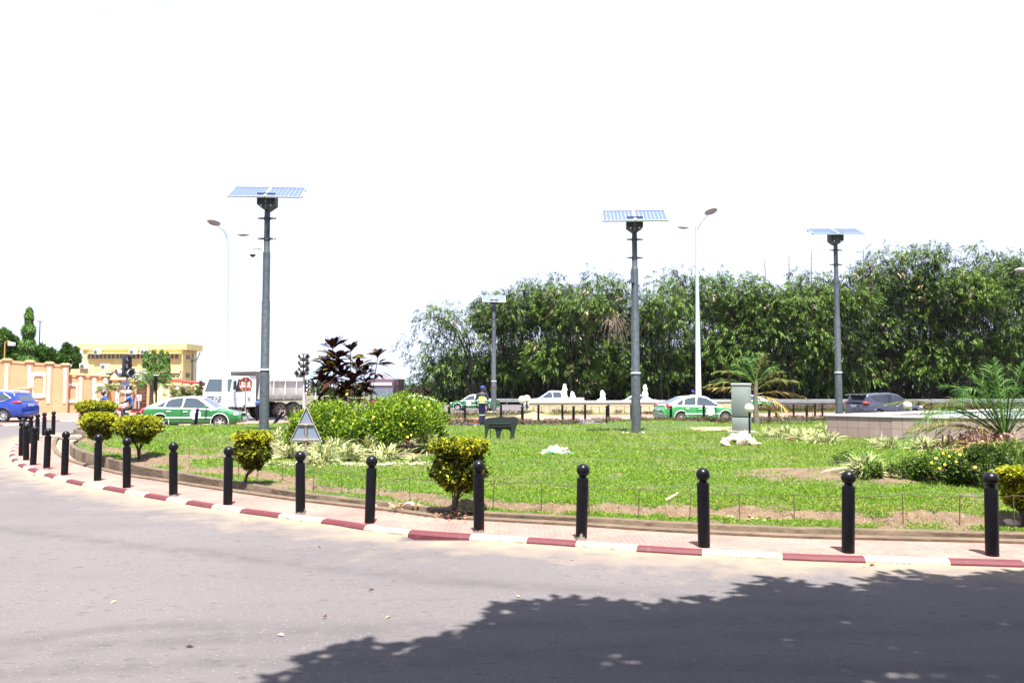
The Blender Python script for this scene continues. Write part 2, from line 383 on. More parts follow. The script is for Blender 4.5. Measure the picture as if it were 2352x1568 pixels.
# sand washed against the kerb
sand = math_('ADD', at.outputs['Fac'], mrange(noise(2.2, 5), .3, .7, -.24, .20)); sand = mrange(sand, .22, .75)
c = mixc(math_('MULTIPLY', sand, .82), c, (.215, .165, .115))
c = mixc(ha.outputs['Fac'], c, (.022, .018, .012)); l.new(c, b.inputs['Base Color']); b.inputs['Roughness'].default_value = .82; b.inputs['Specular IOR Level'].default_value = .3
bp = N('ShaderNodeBump'); bp.inputs['Strength'].default_value = .5; bp.inputs['Distance'].default_value = .006; l.new(noise(120, 3, .8), bp.inputs['Height']); l.new(bp.outputs[0], b.inputs['Normal'])
MATS['asphalt'] = m
xs = np.concatenate([np.arange(-80, -20, 2.5), np.arange(-20, 14, .15), np.arange(14, 80, 2.5)]); ys = np.concatenate([np.arange(-14, 3, 1), np.arange(3, 16, .1), np.arange(16, 34, .2), np.arange(34, 94, 1.)])
pot = G(1022, 1244); 
def roadz(X, Y): return ZG(Y)+RL-.10*np.exp(-(((X-pot.x)/.42)**4+((Y-pot.y-.02)/.16)**4))
road = gridmesh('road', xs, ys, roadz, m); tag(road, kind='structure')
XY = np.array([v.co[:2] for v in road.data.vertices]); du = np.zeros(len(XY))
near = (XY[:, 1] < 60)
for C, wd in ((K1, .75), (K2, .5), (K3, .5), (K4, .5)):
    du[near] = np.maximum(du[near], np.exp(-np.clip(-dist_in(XY[near], C), 0, 9)/wd)*.85)
du[(np.abs(XY[:, 0]-pot.x) < .55) & (np.abs(XY[:, 1]-pot.y) < .25)] *= .2
ty = np.zeros(len(XY))
for pts, w_ in (([(0, 1478), (300, 1440), (520, 1440), (760, 1455), (1000, 1490), (1300, 1508), (1700, 1530), (2352, 1545)], .05), ([(0, 1500), (400, 1470), (700, 1452), (1100, 1435), (1500, 1428), (2000, 1420)], .06), ([(0, 1215), (400, 1262), (900, 1320), (1400, 1362), (1900, 1385)], .05), ([(0, 1545), (500, 1520), (1000, 1518), (1600, 1470), (2352, 1432)], .05)):
    C_ = catmull([G(*p, RL) for p in pts], .1); dd = np.full(len(XY), 9.); nr = np.where((XY[:, 1] < 16) & (XY[:, 1] > 4))[0]
    for i in range(0, len(nr), 3000): j = nr[i:i+3000]; dd[j] = np.sqrt(((XY[j][:, None]-C_[None])**2).sum(2).min(1))
    ty = np.maximum(ty, np.exp(-(dd/(w_*3.0))**2))
ho = np.exp(-(((XY[:, 0]-pot.x)/.46)**4+((XY[:, 1]-pot.y-.03)/.17)**4)); a_ = road.data.attributes.new('hole', 'FLOAT', 'POINT'); a_.data.foreach_set('value', ho.astype(np.float32))
a_ = road.data.attributes.new('tyre', 'FLOAT', 'POINT'); a_.data.foreach_set('value', ty.astype(np.float32))
a_ = road.data.attributes.new('dust', 'FLOAT', 'POINT'); a_.data.foreach_set('value', du.astype(np.float32))

# --- kerbs, pavements, drain
def painted(name, c1, c2, wear, sc=9):
    m = bpy.data.materials.new(name); m.use_nodes = True; global n, l; n = m.node_tree.nodes; l = m.node_tree.links; b = n['Principled BSDF']
    global geo; geo = N('ShaderNodeNewGeometry')
    f = mrange(noise(sc, 7, .75), wear, wear+.1); c = mixc(f, c1, c2); c = mixc(math_('MULTIPLY', mrange(noise(2, 3), .4, .7), .4), c, tuple(.75*k for k in c1))
    l.new(c, b.inputs['Base Color']); b.inputs['Roughness'].default_value = .7
    bp = N('ShaderNodeBump'); bp.inputs['Strength'].default_value = .6; bp.inputs['Distance'].default_value = .012; l.new(noise(22, 6, .7), bp.inputs['Height']); l.new(bp.outputs[0], b.inputs['Normal'])
    MATS[name] = m; return m
KR = painted('kerb_red', (.080, .008, .014), (.10, .05, .04), .57); KW = painted('kerb_white', (.36, .31, .24), (.20, .15, .10), .50)
def kerb(name, C, seglen, w_=.12, h=.12, closed=True, jit=.010):
    d = np.linalg.norm(np.diff(C, axis=0, append=C[:1]), axis=1); s = np.concatenate([[0], np.cumsum(d)[:-1]])
    sl = s+.12*np.sin(s*.9); k = np.floor(sl/seglen).astype(int) % 2
    nz = (vnoise(C[:, 0], C[:, 1], 6)-.5)*2; j = lambda a: nz*jit*a
    crack = (np.abs((sl/seglen) % 1) < .03)*-.012
    rows = [(offs(C, -.01+j(.6)), -.03), (offs(C, j(1)), .03), (offs(C, .008+j(1)), h-.035), (offs(C, .035+j(.8)), h-.004), (offs(C, .07), h+.004), (offs(C, w_), h+.002), (offs(C, w_+.01), h-.05)]
    return tag(band(name, rows, [KW, KR], mif=lambda a: k[a]), kind='structure')
kerb('kerb', K1, .76); kerb('kerb', K2, .8); kerb('kerb', K3, .9); kerb('kerb', K4, 1.0)
# pinkish-red paving with sandy film
m = bpy.data.materials.new('paving'); m.use_nodes = True; n = m.node_tree.nodes; l = m.node_tree.links; b = n['Principled BSDF']; geo = N('ShaderNodeNewGeometry')
br = N('ShaderNodeTexBrick'); br.inputs['Scale'].default_value = 4.0; br.inputs['Mortar Size'].default_value = .02; br.inputs['Color1'].default_value = (.165, .055, .048, 1); br.inputs['Color2'].default_value = (.215, .085, .07, 1); br.inputs['Mortar'].default_value = (.24, .17, .14, 1)
l.new(geo.outputs['Position'], br.inputs['Vector'])
c = mixc(mrange(noise(1.1, 6, .7), .38, .60), br.outputs['Color'], (.23, .135, .108)); c = mixc(math_('MULTIPLY', mrange(noise(14, 5), .52, .62), .5), c, (.20, .07, .06))
l.new(c, b.inputs['Base Color']); b.inputs['Roughness'].default_value = .85
bp = N('ShaderNodeBump'); bp.inputs['Strength'].default_value = .35; bp.inputs['Distance'].default_value = .01; l.new(noise(30, 5), bp.inputs['Height']); l.new(bp.outputs[0], b.inputs['Normal'])
PAV = m; MATS['paving'] = m
tag(band('pavement', [(offs(K1, .115), .121), (offs(K1, .55), .126), (offs(K1, 1.045), .121)], PAV), kind='structure')
nose = np.exp(-(((K1[:, 0]+15.6)/2.6)**2+((K1[:, 1]-26.2)/3.4)**2))*.75
CON = mat('drain_concrete', (.088, .060, .037), .9, var=.35, scale=3, bump=.9, bscale=14)
nj = (vnoise(K1[:, 0], K1[:, 1], 2.2)-.5)*.03
chipn = np.clip(vnoise(K1[:, 0], K1[:, 1], 1.1)-.72, 0, 1)*.35*(K1[:, 0] > 0)
tag(band('drain_wall', [(offs(K1, 1.035), .05), (offs(K1, 1.038), .150), (offs(K1, 1.13), .165), (offs(K1, 1.13), .165), (offs(K1, 1.15), .15), (offs(K1, 1.15), -.12), (offs(K1, 1.34+nose), -.12),
     (offs(K1, 1.342+nose+nj*.3), .175+RAISE(K1[:, 0])), (offs(K1, 1.355+nose), .19+RAISE(K1[:, 0])), (offs(K1, 1.43+nose+nj*.5), .195+RAISE(K1[:, 0])), (offs(K1, 1.45+nose), .05)], CON, smooth=40), kind='structure')
# lawn body
din_cache = None
xs = np.arange(-18, 36, .10); ys = np.arange(8, 48, .10)
X, Y = np.meshgrid(xs, ys); P2 = np.column_stack([X.ravel(), Y.ravel()]); Xf, Yf = P2.T
# coarse cull first
coarse = dist_in(P2[::1][(np.arange(len(P2)) % 37) == 0], K1)[:1]
sel = np.ones(len(P2), bool)
din = np.zeros(len(P2)); Kc = K1[::2]; din = dist_in(P2, Kc)
nosef = np.exp(-(((Xf+15.6)/3.4)**2+((Yf-26.2)/4.2)**2))*.75
h, soil = lawn_h(Xf, Yf, din); lim = 1.405+nosef; hh = np.where(din < lim, -.3, h); nx = len(xs)
i = np.arange((len(ys)-1)*nx).reshape(-1, nx)[:, :-1].ravel(); q = np.stack([i, i+1, i+nx+1, i+nx], 1)
ok = (din[q].min(1) > 1.28+nosef[q].min(1)); q = q[ok]; used = np.unique(q); remap = np.zeros(len(P2), int); remap[used] = np.arange(len(used))
V = np.column_stack([Xf, Yf, ZG(Yf)+hh])[used]
m = bpy.data.materials.new('lawn_soil'); m.use_nodes = True; n = m.node_tree.nodes; l = m.node_tree.links; b = n['Principled BSDF']; geo = N('ShaderNodeNewGeometry'); at = N('ShaderNodeAttribute', attribute_name='soil')
gr = mixc(mrange(noise(1.2, 6, .7), .35, .65), (.040, .066, .012), (.062, .088, .018)); gr = mixc(mrange(noise(38, 4, .7), .45, .62), gr, (.022, .04, .008))
so_ = mixc(mrange(noise(4, 6, .7), .35, .65), (.070, .042, .022), (.125, .083, .047)); so_ = mixc(mrange(noise(45, 3), .6, .66), so_, (.24, .19, .13))
f = math_('ADD', at.outputs['Fac'], mrange(noise(16, 4), .3, .7, -.3, .3)); c = mixc(mrange(f, .3, .6), gr, so_)
l.new(c, b.inputs['Base Color']); b.inputs['Roughness'].default_value = .95
bp = N('ShaderNodeBump'); bp.inputs['Strength'].default_value = .8; bp.inputs['Distance'].default_value = .03; l.new(noise(20, 6, .7), bp.inputs['Height']); l.new(bp.outputs[0], b.inputs['Normal'])
lawn = npmesh('lawn', V, remap[q], m); tag(lawn, kind='structure'); lawn.data.shade_smooth()
a_ = lawn.data.attributes.new('soil', 'FLOAT', 'POINT'); a_.data.foreach_set('value', soil[used].astype(np.float32))

# far islands: filled pavements with strip of grass
def fill(name, C, h, m):
    bm = bmesh.new(); vs = [bm.verts.new((x, y, zg(y)+h)) for x, y in C]; f = bm.faces.new(vs); bmesh.ops.triangulate(bm, faces=[f]); 
    me = bpy.data.meshes.new(name); bm.to_mesh(me); bm.free(); me.materials.append(m); o = bpy.data.objects.new(name, me); COL.objects.link(o); tag(o, kind='structure'); return o
fill('pavement', offs(K2, .14)[::4], .118, PAV); fill('pavement', offs(K3, .14)[::4], .118, PAV); fill('pavement', offs(K4, .14)[::4], .118, PAV)
k2in = catmull([(-9.2, 46.6), (-6.5, 49.5), (-3.5, 53.0), (0, 56.2), (4, 58.8), (10, 60.6), (20, 63.5), (40, 68.5), (55, 72), (55, 76), (40, 73), (20, 70), (10, 68.6), (4, 64.8), (-1.5, 59.8), (-5.5, 54.6), (-8.8, 49)], .3, True)
FG = mat('far_grass', (.075, .105, .02), .9, var=.5, scale=2.5, bump=.8, bscale=12)
fill('lawn', k2in[::2], .15, FG)
# ============================================================ STREET FURNITURE
def flat(m, s=None):  return m
BLK = mat('black_paint', (.0035, .0035, .005), .33, var=.5, scale=7, bump=.12, bscale=20, spec=.2)
RAW = mat('bare_metal', (.25, .21, .18), .6, metal=.3, var=.3, scale=20)
GALV = mat('galvanised_steel', (.085, .10, .11), .55, metal=.55, var=.4, scale=9, bump=.15, bscale=30)
GALVD = mat('weathered_steel', (.035, .042, .052), .6, metal=.4, var=.4, scale=9)
WHT = mat('white_enamel', (.62, .66, .68), .4, var=.05)
CONC = mat('concrete', (.27, .24, .20), .9, var=.3, scale=5, bump=.6, bscale=25)

# ---- bollards: (base x, base y, lean) on the pavements
def make_bollard(worn=False):
    t = E('bollard', 'x', 'bollard'); r = .068
    b = MB(); b.lathe([(r, -.05), (r, .02), (r, .70), (r*.985, .712), (r*.9, .715)], 20); b.build('post', BLK, t, 40)
    k = MB(); k.lathe([(r*.74, .705), (r*.74, .722), (r*.62, .735), (r*.60, .745)], 20); k.ball((0, 0, .805), .078, 14); k.build('ball_cap', BLK, t, 60)
    if worn:
        q = MB()
        prw = [(r*math.cos(R(4*k)), r*math.sin(R(4*k))) for k in range(91)]; tz = [.012+.035*rnd.random()+(.04 if 62 < k < 70 else 0) for k in range(91)]; tz[-1] = tz[0]
        q.add([(x*1.012, y*1.012, -.01) for x, y in prw]+[(x*1.012, y*1.012, z) for (x, y), z in zip(prw, tz)], [(k, k+1, 92+k, 91+k) for k in range(90)])
        q.build('worn_paint_patch', RAW, t)
    return t
bol0 = make_bollard(); bol1 = make_bollard(True); used0 = [False, False]
BOLL = [  # x, y, worn, label
 (2279, 1275, 0, 'rightmost black ball-topped bollard, in front of the yellow bush at the edge'),
 (1948, 1268, 0, 'black ball-topped bollard with a dented shaft, left of the bare soil mound'),
 (1617, 1255, 0, 'black ball-topped bollard standing on the kerb pavement below the grey cabinet'),
 (1335, 1238, 1, 'black ball-topped bollard with paint flaked off its foot, right of the kerb pothole'),
 (1100, 1221, 1, 'black ball-topped bollard right of the round yellow-topped bush, above the kerb pothole'),
 (849, 1200, 0, 'black ball-topped bollard in front of the clump of striped-leaf plants'),
 (690, 1180, 1, 'black ball-topped bollard in front of the back of the triangular sign'),
 (523, 1158, 0, 'black ball-topped bollard left of the small leaning yellow-topped bush'),
 (398, 1139, 1, 'black ball-topped bollard right of the trimmed bush trio, on the red pavement'),
 (291, 1119, 0, 'black ball-topped bollard at the left foot of the right-hand bush of the trio'),
 (224, 1103, 0, 'black ball-topped bollard just left of the left-hand bushes, near the open drain'),
 (148, 1090, 0, 'black ball-topped bollard beside the curved open drain mouth'),
 (107, 1077, 1, 'fourth bollard from the tip of the front row, beside the painted kerb bend'),
 (76, 1067, 0, 'third bollard from the tip of the front row at the kerb bend'),
 (60, 1056, 0, 'second bollard from the tip of the front row at the kerb bend'),
 (49, 1046, 0, 'leftmost bollard in the picture, at the tip of the kerb bend'),
 (52, 1031, 0, 'bollard half hidden behind the leftmost one at the kerb tip'),
 (69, 1018, 0, 'first bollard round the tip, on the far side of the pavement'),
 (85, 1011, 0, 'second bollard round the tip, behind the front row'),
 (101, 1005, 0, 'third bollard round the tip, standing clear against the asphalt'),
 (122, 999.5, 0, 'bollard furthest right in the row round the tip, below the orange wall'),
 (258, 990.5, 0, 'bollard showing between the trimmed bushes in front of the motorcyclist'),
 (1031, 977.5, 0, 'bollard left of the worker, beside the end of the flowering bush'),
 (1200, 976, 0, 'bollard right of the animal cut-out board'),
 (1317, 974, 0, 'bollard in the nearer row in front of the left part of the cream basin'),
 (1394, 971.5, 0, 'bollard in the nearer row left of the middle solar pole'),
 (1470, 970.5, 0, 'bollard half hidden by the middle solar pole'),
 (1541, 970.5, 0, 'bollard in front of the tail of the green taxi on the right'),
 (1617, 969.8, 0, 'bollard in front of the doors of the green taxi on the right'),
 (1767, 968, 0, 'bollard under the drooping dry palm fronds right of the grey cabinet'),
 (1853.5, 965, 0, 'bollard between the palm by the cabinet and the right solar pole'),
 (2008, 960, 0, 'bollard in front of the rear door of the dark grey car'),
 (2080, 959, 0, 'bollard by the front wing of the dark grey car behind the globe lamp'),
]
FARB = [(1009, 965.5), (1068, 964.5), (1112, 964.5), (1151, 963.8), (1236.5, 963), (1292, 962.5), (1344, 962), (1398, 961.8), (1450, 961.2), (1505, 961), (1783, 957.5), (1823, 956.5), (1872, 955), (1889, 954.6), (1935, 953), (2112, 949.5), (2140, 949), (2235, 947.5), (562, 964), (590, 965.2), (706, 966), (716, 962)]
cnt = 0
def put_bollard(p, worn, label, group, rz=0, tilt=None):
    global cnt
    src = (bol1 if worn else bol0)
    o = src if not used0[worn] else copy_tree(src)
    used0[worn] = True; o.location = p; o['label'] = label; o['group'] = group
    o.rotation_euler = tilt if tilt else (R(rnd.uniform(-1.2, 1.2)), R(rnd.uniform(-1.2, 1.2)), rnd.uniform(0, 6))
    return o
leans = {1335: (R(-.5), R(1.8), 0), 1948: (R(0), R(1.6), 0), 2279: (0, R(.8), 0)}
for x, y, wn, lb in BOLL: put_bollard(G(x, y, .124), wn, lb, 'bollards round the near island', tilt=leans.get(x))
put_bollard(G(447, 987, .124), 0, 'bollard slightly leaning in front of the green taxi on the left', 'bollards round the near island', tilt=(0, R(7), 0))
put_bollard(G(622, 983, .124), 0, 'knocked-over black bollard leaning steeply right beside the left solar pole', 'bollards round the near island', tilt=(R(-4), R(36), 0))
FL = ['leftmost thin bollard of the far row, left of the worker', 'thin far-row bollard directly left of the worker', 'thin far-row bollard just right of the worker', 'thin far-row bollard left of the twin globe lamps',
 'leftmost far-row bollard in front of the cream basin', 'second far-row bollard in front of the cream basin', 'far-row bollard midway along the cream basin, under the left small water jet', 'far-row bollard close behind a nearer one before the cream basin',
 'far-row bollard just left of the middle solar pole', 'far-row bollard beside the tail of the right green taxi', 'thin far-row bollard right of the palm trunk by the cabinet', 'thin far-row bollard left of the right solar pole, near the small shoot', 'thin far bollard next to the right solar pole on its left', 'thin far bollard touching the right solar pole from the left',
 'far bollard behind the tail of the dark grey car', 'far bollard just beyond the nose of the dark grey car', 'second far bollard beyond the nose of the dark grey car', 'far bollard seen through the fronds of the big palm', 'bollard in front of the truck front wheel beside the octagonal sign', 'bollard in front of the truck chassis right of the octagonal sign',
 'bollard in front of the truck rear wheels', 'bollard half hidden by the bush before the truck rear wheels']
for (x, y), lb in zip(FARB, FL): put_bollard(G(x, y, .12), 0, lb, 'bollards round the far island')

GALVU = mat('dull_steel', (.050, .060, .072), .6, metal=.4, var=.35, scale=5, bump=.1, bscale=30)
# ---- solar lamp poles
PVC = mat('solar_cell', (.060, .088, .205), .35, metal=.0, var=.1, scale=30, coat=.15, spec=.3)
ALU = mat('aluminium_frame', (.55, .58, .60), .35, metal=.6, var=.05)
BOXM = mat('dark_box', (.022, .024, .022), .6, var=.3)
def solar_pole(base, k, label, secs, cam_=False, bird=False, yaw=0, tilt=18, pk=1):
    """secs: list of (z, radius) joints; last = under the box"""
    t = E('solar_street_light', label, 'solar light', base, 0, 'poles with solar panels')
    b = MB(); pr = [(secs[0][1], -.1)]
    for i in range(len(secs)-1):
        r = secs[i][1]; z1 = secs[i+1][0]; r2 = secs[i+1][1]; pr += [(r*.98, z1-.05*k), ((r+r2)/2, z1-.01)] + [(r2, z1+.02)]
    b.lathe(pr+[(secs[-1][1], secs[-1][0]+.1)], 20); b.m = [1 if min(b.v[i][2] for i in f) > secs[1][0]+.1 else 0 for f in b.f]; b.build('pole', [GALV, GALVU], t, 35)
    # darker upper tube
    zt = secs[-1][0]; rt = secs[-1][1]
    c = MB(); z1 = secs[1][0]; c.lathe([(secs[0][1]*1.12, z1-.06), (secs[0][1]*1.12, z1-.01)], 20); c.build('collar', WHT, t, 35)
    for dz in (.28, 1.0):
        q = MB(); q.box((0, -.03, zt-dz*k), (.62*k, .05*k, .055*k), .04); q.lathe([(rt*1.35, zt-dz*k-.05), (rt*1.35, zt-dz*k+.05)], 14)
        for s in (-1, 1): q.box((s*.26*k, -.065, zt-dz*k), (.07*k, .02, .03*k), 0, 1)
        q.build('bracket', [BOXM, WHT], t)
    w_ = .62*k
    q = MB(); q.prism([(-w_/2, zt+.58*k), (-w_/2, zt+.18*k), (-.06, zt), (.06, zt), (w_/2, zt+.18*k), (w_/2, zt+.58*k)], -.26*k, .26*k)
    q.prism([(-w_*.46, zt+.50*k), (-w_*.46, zt+.42*k), (w_*.46, zt+.42*k), (w_*.46, zt+.50*k)], -.275*k, -.262*k)
    q.prism([(-w_*.40, zt+.33*k), (-w_*.40, zt+.22*k), (w_*.40, zt+.22*k), (w_*.40, zt+.33*k)], -.275*k, -.262*k)
    for s in (-1, 1): q.ball((s*w_*.27, -.27*k, zt+.13*k), .03*k, 6, 1)
    bx = q.build('battery_box', [BOXM, WHT], t); bx.rotation_euler = (0, 0, R(yaw))
    # two panels side by side, tilted to the sun
    LP, WP = 1.24*k*pk, 1.18*k*pk
    M = Matrix.Translation((0, 0, zt+.66*k)) @ Matrix.Rotation(R(yaw), 4, 'Z') @ Matrix.Rotation(R(tilt), 4, 'X')
    for s in (-1, 1):
        f = MB(); cx = s*(LP/2+.015)
        for (c_, d_) in (((cx, -WP/2, 0), (LP, .03, .05)), ((cx, WP/2, 0), (LP, .03, .05)), ((cx-LP/2+.012, 0, 0), (.024, WP-.03, .05)), ((cx+LP/2-.012, 0, 0), (.024, WP-.03, .05))): f.box(c_, d_, M=M)
        f.box((cx, 0, -.018), (LP-.05, WP-.04, .006), M=M)
        fr = f.build('solar_panel', ALU, t)
        g_ = MB(); nC, nR = 8, 6; cw = (LP-.06)/nC; ch = (WP-.06)/nR
        for i in range(nC):
            for j in range(nR): g_.box((cx-(LP-.06)/2+cw*(i+.5), -(WP-.06)/2+ch*(j+.5), -.005), (cw*.86, ch*.985, .01), M=M)
        g_.build('solar_cells', PVC, fr)
    rl = MB()
    for y in (-WP*.3, WP*.3): rl.box((0, y, -.045), (LP*2+.06, .04, .04), M=M)
    rl.build('panel_rail', BOXM, t)
    if cam_:
        zc = zt-1.35*k; q = MB(); q.box((-.12, -.06, zc), (.09, .08, .24)); q.tube([(-.14, -.07, zc-.0), (-.42, -.1, zc+.02), (-.46, -.1, zc-.02), (-.46, -.1, zc-.14)], [.05, .045, .05, .03], 10)
        cm = q.build('security_camera', WHT, t, 40); q = MB(); q.lathe([(.03, .06), (.11, 0), (.12, -.05), (.115, -.06)], 16, M=Matrix.Translation((-.46, -.1, zc-.17))); q.build('camera_housing', WHT, cm, 40)
        q = MB(); q.lathe([(.10, -.06), (.07, -.11), (.0, -.15)], 14, M=Matrix.Translation((-.46, -.1, zc-.17))); q.build('camera_lens', BOXM, cm, 40)
    if bird:
        zc = zt-1.9*k; q = MB(); q.tube([(-.08, -.05, zc+.5), (-.13, -.06, zc+.3), (-.12, -.06, zc)], .035, 8); q.box((-.16, -.08, zc-.05), (.26, .14, .05)); q.prism([(-.30, zc-.06), (-.06, zc-.06), (-.1, zc+.04), (-.2, zc+.05)], -.14, -.02)
        q.build('small_lamp', GALV, t)
    return t
def pz(x, y, base): return D(x, y, base.y).z-base.z      # height of a picture row above this base
b_ = L(606, 990); solar_pole(b_, 1.0, 'tallest pole with a solar panel pair and a dome camera, left of the flowering bush', [(0, .165), (pz(608, 846, b_), .145), (pz(612, 691, b_), .125), (pz(614, 578, b_), .10), (pz(616, 484, b_), .085)], cam_=True, yaw=4, tilt=29)
b_ = L(1461, 994); solar_pole(b_, .92, 'middle pole with a solar panel pair, standing in front of the cream basin', [(0, .165), (pz(1461, 854, b_), .145), (pz(1460, 718, b_), .125), (pz(1459, 615, b_), .095), (pz(1458, 534, b_), .078)], bird=True, yaw=-3, tilt=31)
b_ = L(1928, 978); solar_pole(b_, .88, 'right pole with solar panels, rising behind the stone basin beside the dark grey car', [(0, .15), (pz(1927, 853, b_), .13), (pz(1924, 727, b_), .11), (pz(1921, 636, b_), .088), (pz(1919, 562, b_), .072)], yaw=0, tilt=22)
b_ = G(1134, 950, .2); t4 = solar_pole(b_, .90, 'smallest and furthest solar lamp pole, behind the worker and the animal board', [(0, .19), (pz(1134, 874, b_), .17), (pz(1134, 800, b_), .145), (pz(1134, 745, b_), .12), (pz(1134, 705, b_), .09)], yaw=6, tilt=38, pk=.74)
q = MB(); zz = pz(1134, 874, b_); q.lathe([(.185, zz-.65), (.185, zz-.1)], 14); q.build('pasted_poster', mat('poster_paper', (.7, .68, .62), .8, var=.15, scale=14), t4, 40)

# ---- tall white street lamps with round heads
LAMPW = mat('lamp_white', (.36, .43, .50), .4, var=.03); LENS = mat('lamp_lens', (.28, .25, .22), .3, var=.2)
def round_lamp(base, ztop, label, heads, r=.1):
    t = E('street_lamp', label, 'street lamp', base, 0, 'tall white street lamps')
    b = MB(); b.lathe([(r*1.9, 0), (r*1.9, 1.1), (r*1.5, 1.2), (r*1.0, ztop*.6), (r*.6, ztop)], 14); b.build('pole', LAMPW, t, 40)
    for dx, dy, dz, rr, tl in heads:
        a = MB(); a.tube([(0, 0, ztop-.25), (dx*.25, dy*.25, ztop+dz*.1), (dx*.85, dy*.85, ztop+dz*.85)], [.03, .025, .02], 6); a.build('arm', LAMPW, t)
        M = Matrix.Translation((dx, dy, ztop+dz)) @ Matrix.Rotation(math.atan2(dy, dx), 4, 'Z') @ Matrix.Rotation(R(-tl), 4, 'Y')
        h_ = MB(); h_.lathe([(.02, .13), (rr*.5, .10), (rr*.9, .04), (rr, 0), (rr*.98, -.03)], 24, M=M, cap=False); hd = h_.build('lamp_head', LAMPW, t, 40)
        h_ = MB(); h_.lathe([(rr*.97, -.025), (rr*.62, -.08), (rr*.60, -.05), (rr*.3, -.03), (0, -.03)], 24, M=M, cap=False); h_.build('lamp_glass', LENS, hd, 40)
    return t
b_ = G(515, 962, .12); b_ = D(515, 962, 41.5); b_.z = zg(41.5)+.1
round_lamp(b_, D(521, 535, 41.5).z-b_.z, 'tall white street lamp with round heads, in front of the dump truck cab', [(-.35, -1.0, .35, .33, 18), (.5, .9, .1, .3, 5)])
b_ = D(1605, 960, 50); b_.z = zg(50)+.12
round_lamp(b_, D(1601, 520, 50).z-b_.z, 'tall white street lamp with two round heads, behind the roof of the right green taxi', [(.68, -.9, .75, .40, 22), (-.72, .5, .05, .34, 5)], r=.12)
b_ = D(2400, 960, 45); b_.z = zg(45); round_lamp(b_, D(2400, 625, 45).z-b_.z, 'street lamp at the right edge of which only the round white head shows', [(-1.0, 0, .1, .36, 8)])
# faint thin lamps far off
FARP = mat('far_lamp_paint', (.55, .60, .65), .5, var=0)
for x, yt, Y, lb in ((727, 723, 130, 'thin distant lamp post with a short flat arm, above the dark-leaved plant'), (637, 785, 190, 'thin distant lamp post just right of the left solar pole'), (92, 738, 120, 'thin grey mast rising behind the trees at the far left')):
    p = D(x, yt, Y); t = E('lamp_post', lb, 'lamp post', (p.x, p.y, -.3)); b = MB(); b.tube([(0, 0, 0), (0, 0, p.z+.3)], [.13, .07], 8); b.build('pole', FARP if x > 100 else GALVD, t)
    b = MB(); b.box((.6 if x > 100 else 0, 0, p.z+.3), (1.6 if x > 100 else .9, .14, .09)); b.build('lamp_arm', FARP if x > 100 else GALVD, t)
# small globe lamps
GLOB = mat('opal_globe', (.80, .76, .62), .3, var=.03)
def globe(base, h, rr, label, rp=.022):
    t = E('globe_lamp', label, 'globe lamp', base, 0, 'globe garden lamps'); b = MB(); b.lathe([(rp*1.5, -.05), (rp*1.5, .05), (rp, .07), (rp, h-rr), (rr*.45, h-rr), (rr*.45, h-rr+.03)], 12); b.build('post', BLK, t, 40)
    b = MB(); b.ball((0, 0, h), rr, 16); b.build('globe', GLOB, t, 70); return t
b_ = L(1722, 1003); globe(b_, D(1722, 937, b_.y).z-b_.z, .142, 'globe lamp on a black post in front of the grey cabinet', .03)
b_ = D(2085, 955, 33.5); b_.z = zg(34.5)+.2; globe(b_, D(2085, 929, 34.5).z-b_.z, .165, 'globe lamp just beyond the stone basin, in front of the dark grey car')
for x, y, Y, rr, lb in ((1200, 918, 60.5, .29, 'left and nearer of the twin globe lamps at the end of the cream basin'), (1210, 915, 63, .27, 'right and further of the twin globe lamps at the end of the cream basin'), (1377, 923, 67, .26, 'small white globe lamp behind the cream basin, between the water jets'), (1554, 919, 64, .26, 'small white globe lamp just left of the right green taxi roof')):
    b_ = D(x, 930, Y); b_.z = zg(Y)+.15; globe(b_, D(x, y, Y).z-b_.z, rr, lb, .06)

# ---- electric cabinet
CAB = mat('cabinet_grey', (.20, .225, .21), .45, metal=.1, var=.10, scale=2.5, bump=.05); CABL = mat('cabinet_side', (.24, .25, .22), .5, var=.06)
b_ = L(1709, 1000); b_.y += .25
t = E('electric_cabinet', 'tall grey metal electric cabinet on a concrete plinth, stained with white spots', 'cabinet', b_, R(-34))
H = D(1709, 881, b_.y).z-b_.z; wx, wy = .52, .42
q = MB(); q.box((0, 0, .06), (wx+.22, wy+.22, .16), bev=.01); q.build('plinth', CONC, t)
q = MB(); q.box((0, 0, .14+.22), (wx*.985, wy*.985, .44), bev=.012); q.box((0, 0, .60), (wx*.95, wy*.95, .03), mi=1); q.box((0, 0, .61+(H-.61-.04)/2), (wx, wy, H-.65), bev=.012); q.build('housing', [CAB, BLK], t, 30)
q = MB(); q.box((0, 0, H-.02), (wx+.03, wy+.03, .07), bev=.015); q.build('top_cover', mat('cabinet_cap', (.34, .36, .33), .5, var=.05), t, 30)
q = MB(); q.box((-wx/2-.006, 0, .63+(H-.72)/2), (.012, wy-.06, H-.74), bev=.004); d_ = q.build('door', CAB, t, 30)
q = MB(); 
for z, y in ((1.1, -.1), (1.35, .05), (1.25, -.12), (.8, .1), (1.6, .08), (1.55, -.14)): q.box((-wx/2-.0135, y, z*H/1.9), (.002, .02+.02*rnd.random(), .03+.03*rnd.random()), mi=0)
q.build('paint_spot', WHT, d_)
q = MB(); q.box((-wx/2-.02, .12, 1.0), (.02, .02, .12)); q.build('handle', BLK, d_)
for yy in (-.1, .1):
    q = MB()
    for i in range(7): q.box((-wx/2-.003, yy, .25+i*.032), (.014, .07, .010))
    q.build('vent', mat('vent_dark', (.08, .09, .09), .6), t)

